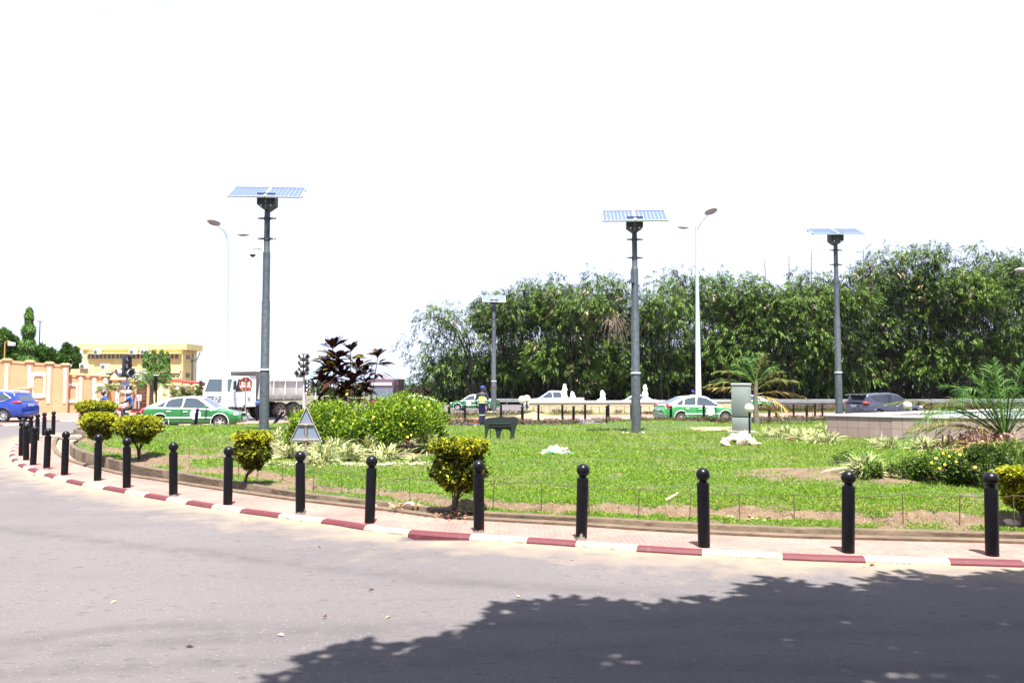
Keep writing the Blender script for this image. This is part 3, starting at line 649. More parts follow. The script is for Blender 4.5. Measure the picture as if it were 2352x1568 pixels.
# ---- back of the triangular warning sign
b_ = L(701, 1100); t = E('warning_sign', 'back of a triangular road sign on a rusty post, standing among the striped-leaf plants', 'road sign', b_, R(4))
zt = D(698, 934, b_.y).z-b_.z; zb = D(698, 1014, b_.y).z-b_.z; hw = 36*b_.y/F*1.0
SB = mat('sign_back_grey', (.17, .215, .28), .5, metal=.15, var=.08, scale=5); RST = mat('rusty_steel', (.20, .165, .135), .75, var=.45, scale=14, bump=.3)
q = MB(); q.prism([(-hw, zb), (hw, zb), (0, zt)], .030, .036); pl = q.build('sign_plate', SB, t)
q = MB()
for a, c_ in (((-hw, zb), (hw, zb)), ((hw, zb), (0, zt)), ((0, zt), (-hw, zb))):
    v = Vector((c_[0]-a[0], 0, c_[1]-a[1])); M = Matrix.Translation(((a[0]+c_[0])/2, .018, (a[1]+c_[1])/2)) @ Matrix.Rotation(-math.atan2(v.z, v.x), 4, 'Y'); q.box((0, 0, 0), (v.length, .022, .007), M=M)
q.build('sign_rim', mat('sign_rim_paint', (.42, .38, .33), .6, var=.3, scale=30), t)
q = MB(); q.lathe([(.021, -.1), (.021, zb+.02+(zt-zb)*.52)], 14); q.build('post', RST, t, 40)
for f_ in (.06, .50):
    q = MB(); z = zb+(zt-zb)*f_; ww = hw*2*(1-f_)*.92; q.box((0, .016, z), (ww, .02, .022)); q.box((0, -.02, z), (.07, .02, .035)); q.build('bracket', mat('bracket_rust', (.36, .29, .24), .7, var=.4, scale=25), t)
# ---- animal silhouette board (seen from behind)
b_ = L(1152, 1008); t = E('animal_board', 'dark green wooden cut-out of a big four-legged animal standing on the lawn', 'cut-out board', b_, R(2))
s_ = b_.y/F/1.085     # metres per D px at that depth
def ax(x, y): return ((x-1176)/2300*440/1.7415*0+((1780+x*.19130)/1.7415-1152)*b_.y/F, -((1500+y*.19130)/1.7415-1006)*b_.y/F)
ol = [(812, 1010), (815, 960), (840, 915), (900, 885), (980, 870), (1040, 872), (1090, 856), (1160, 850), (1230, 852), (1290, 862), (1360, 856), (1430, 850), (1490, 860), (1530, 890), (1540, 930), (1525, 990), (1500, 1040), (1480, 1090), (1465, 1160), (1450, 1240), (1430, 1330), (1400, 1345), (1340, 1338), (1365, 1290), (1372, 1220), (1362, 1160), (1330, 1125), (1270, 1112), (1200, 1118), (1175, 1165), (1160, 1250), (1145, 1300), (1130, 1340), (1072, 1340), (1078, 1290), (1066, 1220), (1062, 1160), (1045, 1115), (980, 1100), (925, 1115), (895, 1180), (885, 1260), (908, 1335), (868, 1338), (845, 1290), (832, 1220), (830, 1130), (826, 1060)]
def polyplate(mb, pts, y0, y1, mi=0):
    from mathutils.geometry import tessellate_polygon
    tri = [list(t_) for t_ in tessellate_polygon([[Vector((x, z, 0)) for x, z in pts]])]; n_ = len(pts)
    V_ = [(x, y0, z) for x, z in pts]+[(x, y1, z) for x, z in pts]; F_ = tri+[[i+n_ for i in t_][::-1] for t_ in tri]+[(k, n_+k, n_+(k+1) % n_, (k+1) % n_) for k in range(n_)]
    mb.add(V_, F_, mi)
q = MB(); polyplate(q, [ax(*p) for p in ol], 0, .025); q.build('silhouette_board', mat('board_green', (.008, .015, .013), .55, var=.35, scale=4), t)
q = MB()
for y_, x0, x1 in ((997, 920, 1370), (1050, 940, 1390)): a = ax(x0, y_); c_ = ax(x1, y_); q.box(((a[0]+c_[0])/2, -.022, a[1]), (c_[0]-a[0], .04, .028))
q.build('batten', mat('board_batten', (.016, .026, .02), .6, var=.4, scale=12), t)
q = MB(); a = ax(950, 1150); c_ = ax(955, 1345); q.tube([(a[0], .05, a[1]+.12), (c_[0], .05, 0)], .011, 6); q.build('stake', BLK, t)
q = MB(); q.box((.15, .1, .0), (2.3, .10, .05), .02); tag(q.build('timber_beam', mat('grey_timber', (.22, .2, .17), .9, var=.4, scale=8), None, loc=b_), 'long low timber beam lying in the grass under the animal board', 'beam')

# ---- octagonal board (seen from behind)
b_ = G(563, 966, .12); t = E('octagonal_sign', 'faded orange octagonal sign with white marks, in front of the dump truck', 'road sign', b_, R(-8))
ORG = mat('faded_orange', (.30, .055, .022), .6, var=.12, scale=9); z0 = D(563, 882, b_.y).z-b_.z; rr = 16.6*b_.y/F
q = MB(); q.prism([(rr*math.cos(R(22.5+45*k)), z0+rr*math.sin(R(22.5+45*k))) for k in range(8)], .03, .04); q.build('sign_plate', ORG, t)
q = MB()
for k in range(8):
    a0, a1 = R(22.5+45*k), R(67.5+45*k); p0 = Vector((rr*math.cos(a0), 0, rr*math.sin(a0))); p1 = Vector((rr*math.cos(a1), 0, rr*math.sin(a1))); v = p1-p0
    q.box((0, 0, 0), (v.length, .035, .014), M=Matrix.Translation((p0+p1)/2+Vector((0, .012, z0))) @ Matrix.Rotation(-math.atan2(v.z, v.x), 4, 'Y'))
q.build('sign_rim', mat('rim_tan', (.42, .28, .15), .6, var=.2), t)
q = MB(); q.tube([(0, 0, -.05), (0, 0, z0+rr)], .034, 8); q.build('post', mat('post_brown', (.22, .155, .12), .7, var=.3), t, 40)
for dz in (.58, -.72): q = MB(); q.box((0, .012, z0+rr*dz), (rr*.85, .025, rr*.26)); q.build('bracket', mat('bracket_red', (.12, .022, .016), .7, var=.2), t)
for s, rows in ((-1, ('SIO', 'PH\'', 'ZOUL')), (1, ('Y\'P', 'VE', 'OTL'))):
    for j, tx in enumerate(rows): text_mesh('lettering', tx, rr*.30, WHT, t, (s*rr*.42, .026, z0+rr*(.2-.26*j)), (PI/2, 0, 0), .003, .006)

# ---- traffic lights
TLB = mat('signal_black', (.015, .016, .018), .4, var=.2); TLG = mat('signal_grey', (.42, .43, .44), .5, var=.1, scale=12)
def signal(base, zt, label, heads, grp='traffic lights'):
    t = E('traffic_light', label, 'traffic light', base, 0, grp); q = MB(); q.tube([(0, 0, 0), (0, 0, zt)], .06, 10); q.build('pole', TLG, t, 40)
    for (x, y, z, n_, r_, rz) in heads:
        q = MB(); M = Matrix.Translation((x, y, z)) @ Matrix.Rotation(R(rz), 4, 'Z')
        q.box((0, 0, -(n_-1)*r_*1.25), (r_*2.3, r_*1.5, n_*r_*2.5), bev=.03, M=M); hd = q.build('signal_head', TLB, t, 40)
        for k in range(n_):
            q = MB(); Mv = M @ Matrix.Translation((0, -r_*.75, -k*r_*2.5)) @ Matrix.Rotation(PI/2, 4, 'X'); q.lathe([(r_, 0), (r_*1.03, r_*1.1)], 14, M=Mv, cap=False); q.lathe([(r_*.93, 0), (r_*.95, r_*1.08)], 14, M=Mv, cap=False)
            q.build('visor', TLG if k % 1 == 0 else TLB, hd, 60); q = MB(); q.lathe([(0, .01), (r_*.9, .02), (r_*.9, .03)], 14, M=Mv); q.build('signal_lens', mat('lens_dark', (.03, .02, .02), .2), hd, 40)
    return t
b_ = D(289, 975, 45.6); b_.z = zg(45.6); zz = lambda y: D(289, y, 45.6).z-b_.z
t = signal(b_, zz(818), 'traffic light with stacked heads and two low side heads, left of the gate palm', [(-.02, -.1, zz(823), 3, .16, 62), (.10, -.1, zz(823), 3, .16, 25), (-.20, -.1, zz(856), 1, .20, -38), (.20, -.1, zz(856), 1, .20, 42), (.12, -.05, zz(892), 2, .11, 60)])
q = MB(); q.box((-.02, -.12, zz(884)), (.52, .02, .36), bev=.005, M=Matrix.Rotation(R(-10), 4, 'Z')); q.box((-.14, -.12, zz(885)), (.10, .01, .10), mi=1); q.build('sign_plate', [mat('plate_lilac', (.30, .30, .40), .5, var=.15, scale=6), WHT], t)
b_ = D(697, 975, 43); b_.z = zg(43); zz = lambda y: D(697, y, 43).z-b_.z
signal(b_, zz(816), 'traffic light with three stacked heads standing at the rear of the dump truck', [(-.04, -.1, zz(820), 3, .135, -40), (.08, -.1, zz(820), 3, .135, 40), (-.22, -.1, zz(858), 1, .15, -20), (.06, -.05, zz(856), 1, .10, 60), (.14, -.05, zz(877), 3, .085, 60)])
b_ = D(357, 985, 36.2); b_.z = zg(36.2); t = E('signal_post', 'thin black signal post in front of the tail of the left green taxi', 'signal post', b_)
zz = lambda y: D(357, y, 36.2).z-b_.z
q = MB(); q.tube([(0, 0, 0), (.0, 0, zz(905)), (-.03, 0, zz(862))], [.045, .04, .03], 8); q.build('pole', BLK, t, 40)
q = MB(); q.box((-.03, -.02, (zz(864)+zz(898))/2), (.13, .14, zz(864)-zz(898)), bev=.02); q.build('signal_head', BLK, t); q = MB(); q.box((-.01, 0, zz(861)), (.22, .10, .025), R(12)); q.build('top_plate', WHT, t)
b_ = D(318, 965, 46); b_.z = zg(46)+.1; zz = lambda y: D(318, y, 46).z-b_.z
t = E('no_stopping_sign', 'small white upright sign with a ringed symbol, in front of the brown gate', 'road sign', b_); q = MB(); q.tube([(0, 0, 0), (0, 0, zz(907))], .03, 8); q.build('post', TLG, t)
q = MB(); q.box((0, -.035, zz(913)), (.30, .015, .34)); pl = q.build('sign_plate', WHT, t)
q = MB(); M = Matrix.Translation((0, -.044, zz(913))) @ Matrix.Rotation(PI/2, 4, 'X'); q.lathe([(.11, 0), (.11, .006), (.085, .006), (.085, 0)], 20, M=M, cap=False); q.box((0, 0, .003), (.18, .025, .004), R(45), M=M); q.build('ring_symbol', mat('sign_purple', (.14, .05, .12), .5), pl)

# ---- low rusty wire fence along the lawn
WIRE = mat('rusty_wire', (.075, .05, .03), .8, var=.3)
t = E('wire_fence', 'low rusty single-strand wire fence on thin rods along the lawn edge', 'wire fence', (0, 0, 0))
posts = [(371, 1048, 1026), (433, 1063, 1032), (477, 1080, 1044), (548, 1100, 1050), (590, 1112, 1062), (648, 1104, 1064), (719, 1112, 1072), (786, 1131, 1084), (870, 1145, 1094), (942, 1152, 1098), (1040, 1158, 1101), (1132, 1158, 1104), (1244, 1162, 1109), (1352, 1186, 1116), (1466, 1189, 1124), (1583, 1194, 1132), (1699, 1199, 1134), (1824, 1194, 1136), (1950, 1190, 1137), (2074, 1186, 1134), (2204, 1197, 1139), (2330, 1200, 1138), (2480, 1204, 1140)]
tops = []
for x, yb, yt in posts:
    p = L(x, yb); z = D(x, yt, p.y).z; q = MB(); dx = rnd.uniform(-.03, .03); q.tube([(p.x, p.y, p.z-.1), (p.x+dx, p.y, z)], .0065, 5); q.build('rod', WIRE, t); tops.append(Vector((p.x+dx, p.y, z)))
q = MB(); pts = []
for a, c_ in zip(tops[:-1], tops[1:]):
    for k in range(6): f_ = k/6; v = a.lerp(c_, f_); v.z -= .03*math.sin(PI*f_)*rnd.uniform(.4, 1.3)-.006*rnd.random(); pts.append(v)
q.tube(pts+[tops[-1]], .0048, 5); q.build('wire', WIRE, t)
# far wire fence before the cream basin
t = E('wire_fence', 'thin wire fence on rods between the far pavement and the cream basin', 'wire fence', (0, 0, 0)); q = MB(); tp = []
for k in range(18):
    x = 1225+k*19; p = G(x, 950, .3); p2 = D(x, 933+rnd.uniform(-1.5, 1.5), p.y); 
    r_ = MB(); r_.tube([p, p2], .018, 4); r_.build('rod', WIRE, t); tp.append(p2)
q.tube(tp, .014, 4); q.build('wire', WIRE, t)

# ---- stone fountain basin on the right
def slabmat(name, c1, c2, mortar, sx, sy, stain=.5):
    m = bpy.data.materials.new(name); m.use_nodes = True; global n, l, geo; n = m.node_tree.nodes; l = m.node_tree.links; b = n['Principled BSDF']; geo = N('ShaderNodeNewGeometry')
    uv = N('ShaderNodeUVMap'); br = N('ShaderNodeTexBrick'); br.offset = 0; br.inputs['Scale'].default_value = 1; br.inputs['Mortar Size'].default_value = .008; br.inputs['Brick Width'].default_value = sx; br.inputs['Row Height'].default_value = sy
    br.inputs['Color1'].default_value = (*c1, 1); br.inputs['Color2'].default_value = (*c2, 1); br.inputs['Mortar'].default_value = (*mortar, 1); l.new(uv.outputs[0], br.inputs['Vector'])
    c = mixc(mrange(noise(2.2, 6, .7), .3, .7, 0, .5), br.outputs['Color'], tuple(.7*k for k in c1))
    mp = N('ShaderNodeMapping'); mp.inputs['Scale'].default_value = (3.2, 3.2, .55); l.new(geo.outputs['Position'], mp.inputs['Vector'])
    s1 = mrange(noise(1.6, 5, .6, mp.outputs[0]), .60, .72); c = mixc(math_('MULTIPLY', s1, stain), c, (.55, .52, .48))
    l.new(c, b.inputs['Base Color']); b.inputs['Roughness'].default_value = .6
    bp = N('ShaderNodeBump'); bp.inputs['Strength'].default_value = .4; bp.inputs['Distance'].default_value = .01; l.new(noise(18, 5), bp.inputs['Height']); l.new(bp.outputs[0], b.inputs['Normal']); return m
def basin(name, label, ring, h, z0, m, wall=.35, rim=.03, water=.06, mw=None):
    """closed polygon ring (x,y) ; wall with uv along its length"""
    t = E(name, label, 'fountain basin', (ring[0][0], ring[0][1], z0)); ox, oy = ring[0]
    C = np.array(ring)-np.array([ox, oy]); nC = len(C)
    cen = C.mean(0)
    def inset(d):
        out = []
        for i in range(nC):
            a, b0, c_ = C[i-1], C[i], C[(i+1) % nC]; e1 = unit((b0-a)[None])[0]; e2 = unit((c_-b0)[None])[0]; ar = np.sum(C[:, 0]*np.roll(C[:, 1], -1)-np.roll(C[:, 0], -1)*C[:, 1]); sg = 1 if ar > 0 else -1
            n1 = np.array([-e1[1], e1[0]])*sg; n2 = np.array([-e2[1], e2[0]])*sg; v = n1+n2; v = v/ max(np.dot(v, n1), .3); out.append(b0+v*d)
        return np.array(out)
    I = inset(wall); bm = bmesh.new(); uvl = bm.loops.layers.uv.new('UVMap'); s = 0
    for i in range(nC):
        j = (i+1) % nC; L_ = np.linalg.norm(C[j]-C[i]); vs = [bm.verts.new((C[i][0], C[i][1], -.3)), bm.verts.new((C[j][0], C[j][1], -.3)), bm.verts.new((C[j][0], C[j][1], h)), bm.verts.new((C[i][0], C[i][1], h))]
        f = bm.faces.new(vs)
        for lp, uv in zip(f.loops, ((s, -.3), (s+L_, -.3), (s+L_, h), (s, h))): lp[uvl].uv = uv
        vs = [bm.verts.new((I[i][0], I[i][1], h-.3)), bm.verts.new((I[j][0], I[j][1], h-.3)), bm.verts.new((I[j][0], I[j][1], h)), bm.verts.new((I[i][0], I[i][1], h))]; f = bm.faces.new(vs[::-1])
        s += L_
    me = bpy.data.meshes.new('basin_wall'); bm.to_mesh(me); bm.free(); me.materials.append(m); o = bpy.data.objects.new('basin_wall', me); COL.objects.link(o); o.parent = t
    O = inset(-rim); q = MB()
    for i in range(nC):
        j = (i+1) % nC; A_, B_, C_, D_ = O[i], O[j], I[j], I[i]
        vs = [(*A_, h), (*B_, h), (*C_, h), (*D_, h), (*A_, h+.045), (*B_, h+.045), (*C_, h+.045), (*D_, h+.045)]; q.add(vs, [(0, 1, 2, 3), (4, 5, 6, 7), (0, 1, 5, 4), (2, 3, 7, 6)])
    q.build('coping', mat('pale_coping', (.50, .47, .45), .6, var=.15, scale=3), t)
    q = MB(); q.add([(*p, h-water) for p in I], [tuple(range(nC))]); q.build('water', mw or WATER, t); return t
WATER = mat('pool_water', (.30, .46, .50), .08, var=.15, scale=3, bump=.25, bscale=6, spec=1)
ST = slabmat('stone_slabs', (.25, .180, .155), (.31, .235, .205), (.13, .09, .08), .31, .50, .9)
ring = [(10.35, 27.0), (11.9, 25.7), (13.2, 25.05), (15.2, 24.7), (17.6, 24.9), (20.5, 26.2), (23.5, 29.2), (24.0, 32.0), (22.0, 33.6), (19.6, 33.2), (15.4, 30.6)]
ring = [(x*.94, y*.94) for x, y in ring]; z0 = zg(25)+.15
basin('fountain_basin', 'pinkish brown stone-clad fountain basin with pale coping behind the palm on the right', ring, D(2030, 958, 24.2).z-z0, z0, ST)
CR = slabmat('cream_slabs', (.42, .34, .22), (.46, .38, .26), (.30, .23, .14), 1.4, .5, .3)
zb = zg(60); xl = D(1215, 950, 60.5).x; hh = D(1215, 925, 60.5).z-zb
basin('fountain_basin', 'long low cream fountain basin with white water jets, in front of the bamboo', [(xl, 60.5), (D(1560, 950, 62.0).x, 62.0), (D(1680, 950, 66).x, 66), (D(1500, 950, 68).x, 68.5), (xl+.5, 65.8)], hh, zb, CR, wall=.4, rim=.05)
FO = mat('foam', (.92, .95, .97), .4, var=.02)
for x, yt, Y, lb, n_ in ((1297, 884, 62.8, 'white water jet in front of the pickup, with a smaller spurt beside it', 2), (1384, 899, 64, 'short white water jet in the middle of the cream basin', 1), (1482, 885, 64, 'white water jet right of the middle solar pole', 1)):
    b_ = D(x, 926, Y); t = E('water_jet', lb, 'water jet', (b_.x, Y, zb+hh-.1), 0, 'fountain jets'); H = D(x, yt, Y).z-(zb+hh-.1)
    for s in range(n_):
        Hs = H*(1 if s == 0 else .55); k = 230; q = MB(); tt = rng.random(k)**.8
        for ti in tt: r_ = .17*(1-ti)**.5*(1+.35*math.sin(ti*17+s+x))+.04; a = rng.random()*6.28; rr_ = r_*math.sqrt(rng.random()); q.ball((s*.62+rr_*math.cos(a), rr_*math.sin(a), ti*Hs), rng.uniform(.03, .085), 4, sc=(1, 1, rng.uniform(1, 2.2)))
        q.build('water_column', FO, t, 60)

# ---- guard rail beyond the far road
GR = mat('guard_rail_steel', (.30, .31, .32), .45, metal=.5, var=.15, scale=2)
def guard(pts, label, z=.72):
    t = E('guard_rail', label, 'guard rail', (0, 0, 0)); q = MB()
    prof = [(0, .16), (-.07, .13), (-.07, .05), (0, 0), (-.07, -.05), (-.07, -.13), (0, -.16)]
    for a, c_ in zip(pts[:-1], pts[1:]):
        a = Vector((*a, 0)); c_ = Vector((*c_, 0)); 
        vs = [(p.x, p.y+py, zg(p.y)+z+pz_) for p in (a, c_) for py, pz_ in prof]; q.add(vs, [(i, i+1, i+8, i+7) for i in range(6)])
        L_ = (c_-a).length; 
        for k in range(int(L_/4)):
            p = a.lerp(c_, k/int(L_/4)); r_ = MB(); r_.box((p.x, p.y+.1, zg(p.y)+.38), (.10, .16, .85)); r_.build('rail_post', GR, t)
    q.build('rail_beam', GR, t)
guard([(-4.5, 84), (3.5, 82)], 'short bright section of steel guard rail left of the cream basin')
guard([(19, 80), (40, 80), (55, 84), (70, 92)], 'long steel guard rail in the shade of the bamboo on the right')
q = MB(); q.box((40, 84, 0), (50, .4, .9)); tag(q.build('retaining_wall', mat('dark_wall', (.06, .052, .048), .9, var=.4, scale=1.5), None), 'low dark retaining wall behind the guard rail under the bamboo', 'low wall')
# ---- white stones, litter
STN = mat('limewashed_stone', (.44, .37, .27), .85, var=.3, scale=9, bump=.5, bscale=20)
def stone(p, r_, label, grp, par=None):
    bm = bmesh.new(); bmesh.ops.create_icosphere(bm, subdivisions=2, radius=1); sx, sy, sz = r_*rnd.uniform(.9, 1.3), r_*rnd.uniform(.8, 1.1), r_*rnd.uniform(.6, .85); o3 = rnd.random()*50
    for v in bm.verts: k = 1+.22*math.sin(v.co.x*3+o3)*math.cos(v.co.y*2.5+o3)+.12*math.sin(v.co.z*5+o3*2); v.co = Vector((v.co.x*sx*k, v.co.y*sy*k, v.co.z*sz*k))
    me = bpy.data.meshes.new('stone'); bm.to_mesh(me); bm.free(); me.materials.append(STN); me.shade_smooth(); me.set_sharp_from_angle(angle=R(35)); o = bpy.data.objects.new('stone', me); COL.objects.link(o); o.location = p; o.rotation_euler = (rnd.random(), rnd.random(), rnd.random()*6)
    return tag(o, label, 'stone', grp)
b_ = L(1277, 1042)
for dx, dy, dz, r_ in [(-.30, 0, .06, .13), (-.14, .05, .12, .14), (.0, .02, .14, .15), (.14, .05, .11, .13), (.27, 0, .10, .12), (.33, .06, .07, .10), (-.05, -.12, .05, .12), (.12, -.14, .04, .12), (-.36, -.12, .03, .09), (.25, -.2, .03, .10), (.0, .15, .07, .13)]:
    stone((b_.x+dx*.85, b_.y+dy, b_.z+dz*.8), r_*.72, 'whitish stone in the heap in mid-lawn', 'stones heaped on the lawn')
b_ = L(1706, 1024)
for dx, dy, dz, r_ in [(-.52, 0, .09, .15), (-.50, .1, .20, .08), (-.05, -.05, .10, .17), (.30, -.05, .10, .15), (.14, .0, .18, .13), (-.12, .35, .24, .17), (.08, .3, .26, .16), (.26, .35, .26, .15), (.36, .2, .14, .13), (.18, .36, .36, .10), (-.28, .35, .18, .13), (.45, -.1, .06, .09)]:
    stone((b_.x+dx*.9, b_.y+dy, b_.z+dz*.85), r_*.82, 'whitish stone in the heap below the grey cabinet', 'stones heaped by the cabinet')
b_ = L(1447, 996)
for dx in (-.25, -.1, .45): stone((b_.x+dx, b_.y-.1*rnd.random(), b_.z+.03), .07, 'pale stone at the foot of the middle solar pole', 'stones by the middle pole')
for x, y in ((938, 1165), (944, 1163), (2331, 1208), (2321, 1206)): stone(L(x, y)+Vector((0, 0, .03)), .06, 'small pale rubble piece at the lawn edge', 'rubble along the lawn edge')
PB = mat('red_plastic', (.45, .02, .015), .4, var=.2); 
b_ = L(1830, 1011); q = MB(); q.prism([(-.22, 0), (.2, 0), (.26, .06), (.1, .13), (-.12, .12), (-.26, .05)], -.08, .1); q.box((-.1, -.06, .05), (.16, .06, .05), mi=1)
tag(q.build('litter_bag', [PB, WHT], None, loc=b_), 'crumpled red and white bag lying among the striped-leaf plants', 'bag')
b_ = L(1310, 1034); q = MB(); q.tube([(-.3, -.3, .02), (-.1, -.34, .07), (.1, -.36, .02), (.25, -.3, .07), (.4, -.32, .02)], .018, 5); tag(q.build('green_net', mat('green_cord', (.02, .25, .13), .6), None, loc=L(1277, 1042)), 'scrap of green netting in front of the stone heap', 'net scrap')
q = MB(); q.tube([(-.1, -.1, .03), (.12, .12, .10)], .016, 7); tag(q.build('stick', mat('pale_stick', (.50, .40, .22), .8), None, loc=L(1542, 1151)), 'short pale stick lying on the lawn', 'stick')
b_ = L(1640, 992)
for i in range(5): a = rnd.uniform(-.25, .25); q = MB(); q.tube([(-.8*rnd.uniform(.6, 1), -.25*a*4, .05+.02*i), (.75*rnd.uniform(.6, 1), .25*a*4, .07+.02*i)], .02, 5); tag(q.build('branch', mat('pale_stick', (.50, .40, .22), .8), None, loc=b_+Vector((0, .08*i, 0))), 'dry pale branch in the pile left of the grey cabinet', 'branch', 'cut dry branches')
gb = bmesh.new()
for i in range(420):       # gravel edging in front of the striped plants
    x = 560+rnd.random()*480; p = L(x, 1066-.00006*(x-800)**2+rnd.gauss(0, 2.2)); r_ = rnd.uniform(.012, .04)
    bmesh.ops.create_icosphere(gb, subdivisions=1, radius=r_, matrix=Matrix.Translation(p+Vector((0, 0, .01))) @ Matrix.Diagonal((1.3, 1, .6, 1)))
me = bpy.data.meshes.new('gravel_edging'); gb.to_mesh(me); gb.free(); me.materials.append(mat('edging_gravel', (.36, .29, .22), .9, var=.4, scale=12)); o = bpy.data.objects.new('gravel_edging', me); COL.objects.link(o); tag(o, kind='stuff')
p = G(140, 1001, .14); q = MB(); q.box((0, 0, 0), (3.2, .55, .12), R(12), bev=.02)
tag(q.build('drain_slab', CONC, None, loc=G(205, 1002, .14)), 'flat concrete slab bridging the open drain left of the trimmed bushes', 'slab')
p = D(1110, 948, 63); 
q = MB(); q.box((0, 0, 0), (2.2, 1.2, .28), bev=.03); tag(q.build('concrete_block', CONC, None, loc=(D(1155, 950, 58).x, 58, zg(58)+.25)), 'low concrete block with a green sheet at the foot of the far solar pole', 'block')
# sand heap
def heap(p, rx, ry, h, label, m):
    bm = bmesh.new(); bmesh.ops.create_grid(bm, x_segments=24, y_segments=24, size=1)
    for v in bm.verts: r_ = v.co.xy.length; z = max(1-r_, 0)**1.2*h+.04*float(vnoise(v.co.x*4, v.co.y*4, 1.)) - .05; v.co = Vector((v.co.x*rx, v.co.y*ry, z))
    me = bpy.data.meshes.new('sand_heap'); bm.to_mesh(me); bm.free(); me.materials.append(m); me.shade_smooth(); o = bpy.data.objects.new('sand_heap', me); COL.objects.link(o); o.location = p; return tag(o, label, 'sand heap')
SND = mat('sand', (.23, .155, .085), .95, var=.2, scale=6, bump=.5, bscale=30)
heap(G(1226, 958, .13), 2.0, 1.2, .38, 'heap of yellow sand on the far pavement right of the animal board', SND); heap(G(1495, 982, .2), 1.2, .8, .22, 'low sandy heap behind the middle solar pole', SND)
# ============================================================ VEHICLES
GLS = mat('car_glass', (.03, .045, .055), .05, var=.1, coat=.6, spec=1)
TYR = mat('tyre_rubber', (.018, .017, .016), .85, var=.2); RIM = mat('wheel_silver', (.55, .56, .58), .35, metal=.5, var=.05); UND = mat('underbody_black', (.01, .01, .01), .9)
BLT = mat('trim_black', (.015, .015, .017), .5, var=.1); HL = mat('headlight_glass', (.60, .64, .66), .12, var=.05, coat=1); TLR = mat('tail_light_red', (.42, .012, .015), .2, var=.1, coat=1)
AMB = mat('indicator_amber', (.7, .25, .02), .3); PLT = mat('number_plate', (.55, .58, .66), .4, var=.1); GRNP = mat('plate_green', (.02, .25, .10), .4)
GRN = mat('taxi_green', (.010, .115, .018), .28, var=.06, coat=.8); GRL = mat('taxi_green_light', (.030, .20, .05), .28, var=.06, coat=.8); CWH = mat('car_white', (.62, .64, .66), .3, var=.03, coat=.8)
BLU = mat('car_blue', (.010, .035, .26), .22, metal=.2, var=.05, coat=1); GRY = mat('car_dark_grey', (.040, .045, .068), .25, metal=.3, var=.05, coat=1); SIL = mat('car_silver_white', (.48, .54, .62), .3, metal=.2, var=.03, coat=.6)
def interp(pts, x):
    if x <= pts[0][0]: return pts[0][1]
    for (a, b), (c, d) in zip(pts[:-1], pts[1:]):
        if x <= c: return b+(d-b)*(x-a)/(c-a) if c > a else d
    return pts[-1][1]
def make_wheel(r, w_, par, loc, side, n=5, rimm=None):
    q = MB(); M = Matrix.Translation(loc) @ Matrix.Rotation(-PI/2*side, 4, 'X')
    q.lathe([(r*.64, -w_/2), (r*.93, -w_/2), (r, -w_*.3), (r, w_*.3), (r*.93, w_/2), (r*.66, w_/2), (r*.62, w_*.30)], 28, M=M, cap=False)
    ty = q.build('wheel', TYR, par, 40); q = MB()
    q.lathe([(r*.62, w_*.28), (r*.66, w_*.47), (r*.60, w_*.46), (r*.57, w_*.2)], 28, M=M, cap=False); q.lathe([(0, w_*.36), (r*.13, w_*.36), (r*.17, w_*.30)], 14, M=M)
    for k in range(n):
        Mk = M @ Matrix.Rotation(2*PI*k/n, 4, 'Z'); q.box((r*.37, 0, w_*.30), (r*.46, r*.17 if n < 7 else r*.12, w_*.14), M=Mk)
    q.build('rim', rimm or RIM, ty, 40); q = MB(); q.lathe([(0, w_*.05), (r*.6, w_*.05)], 20, M=M, cap=False); q.build('wheel_disc', UND, ty)
    return ty
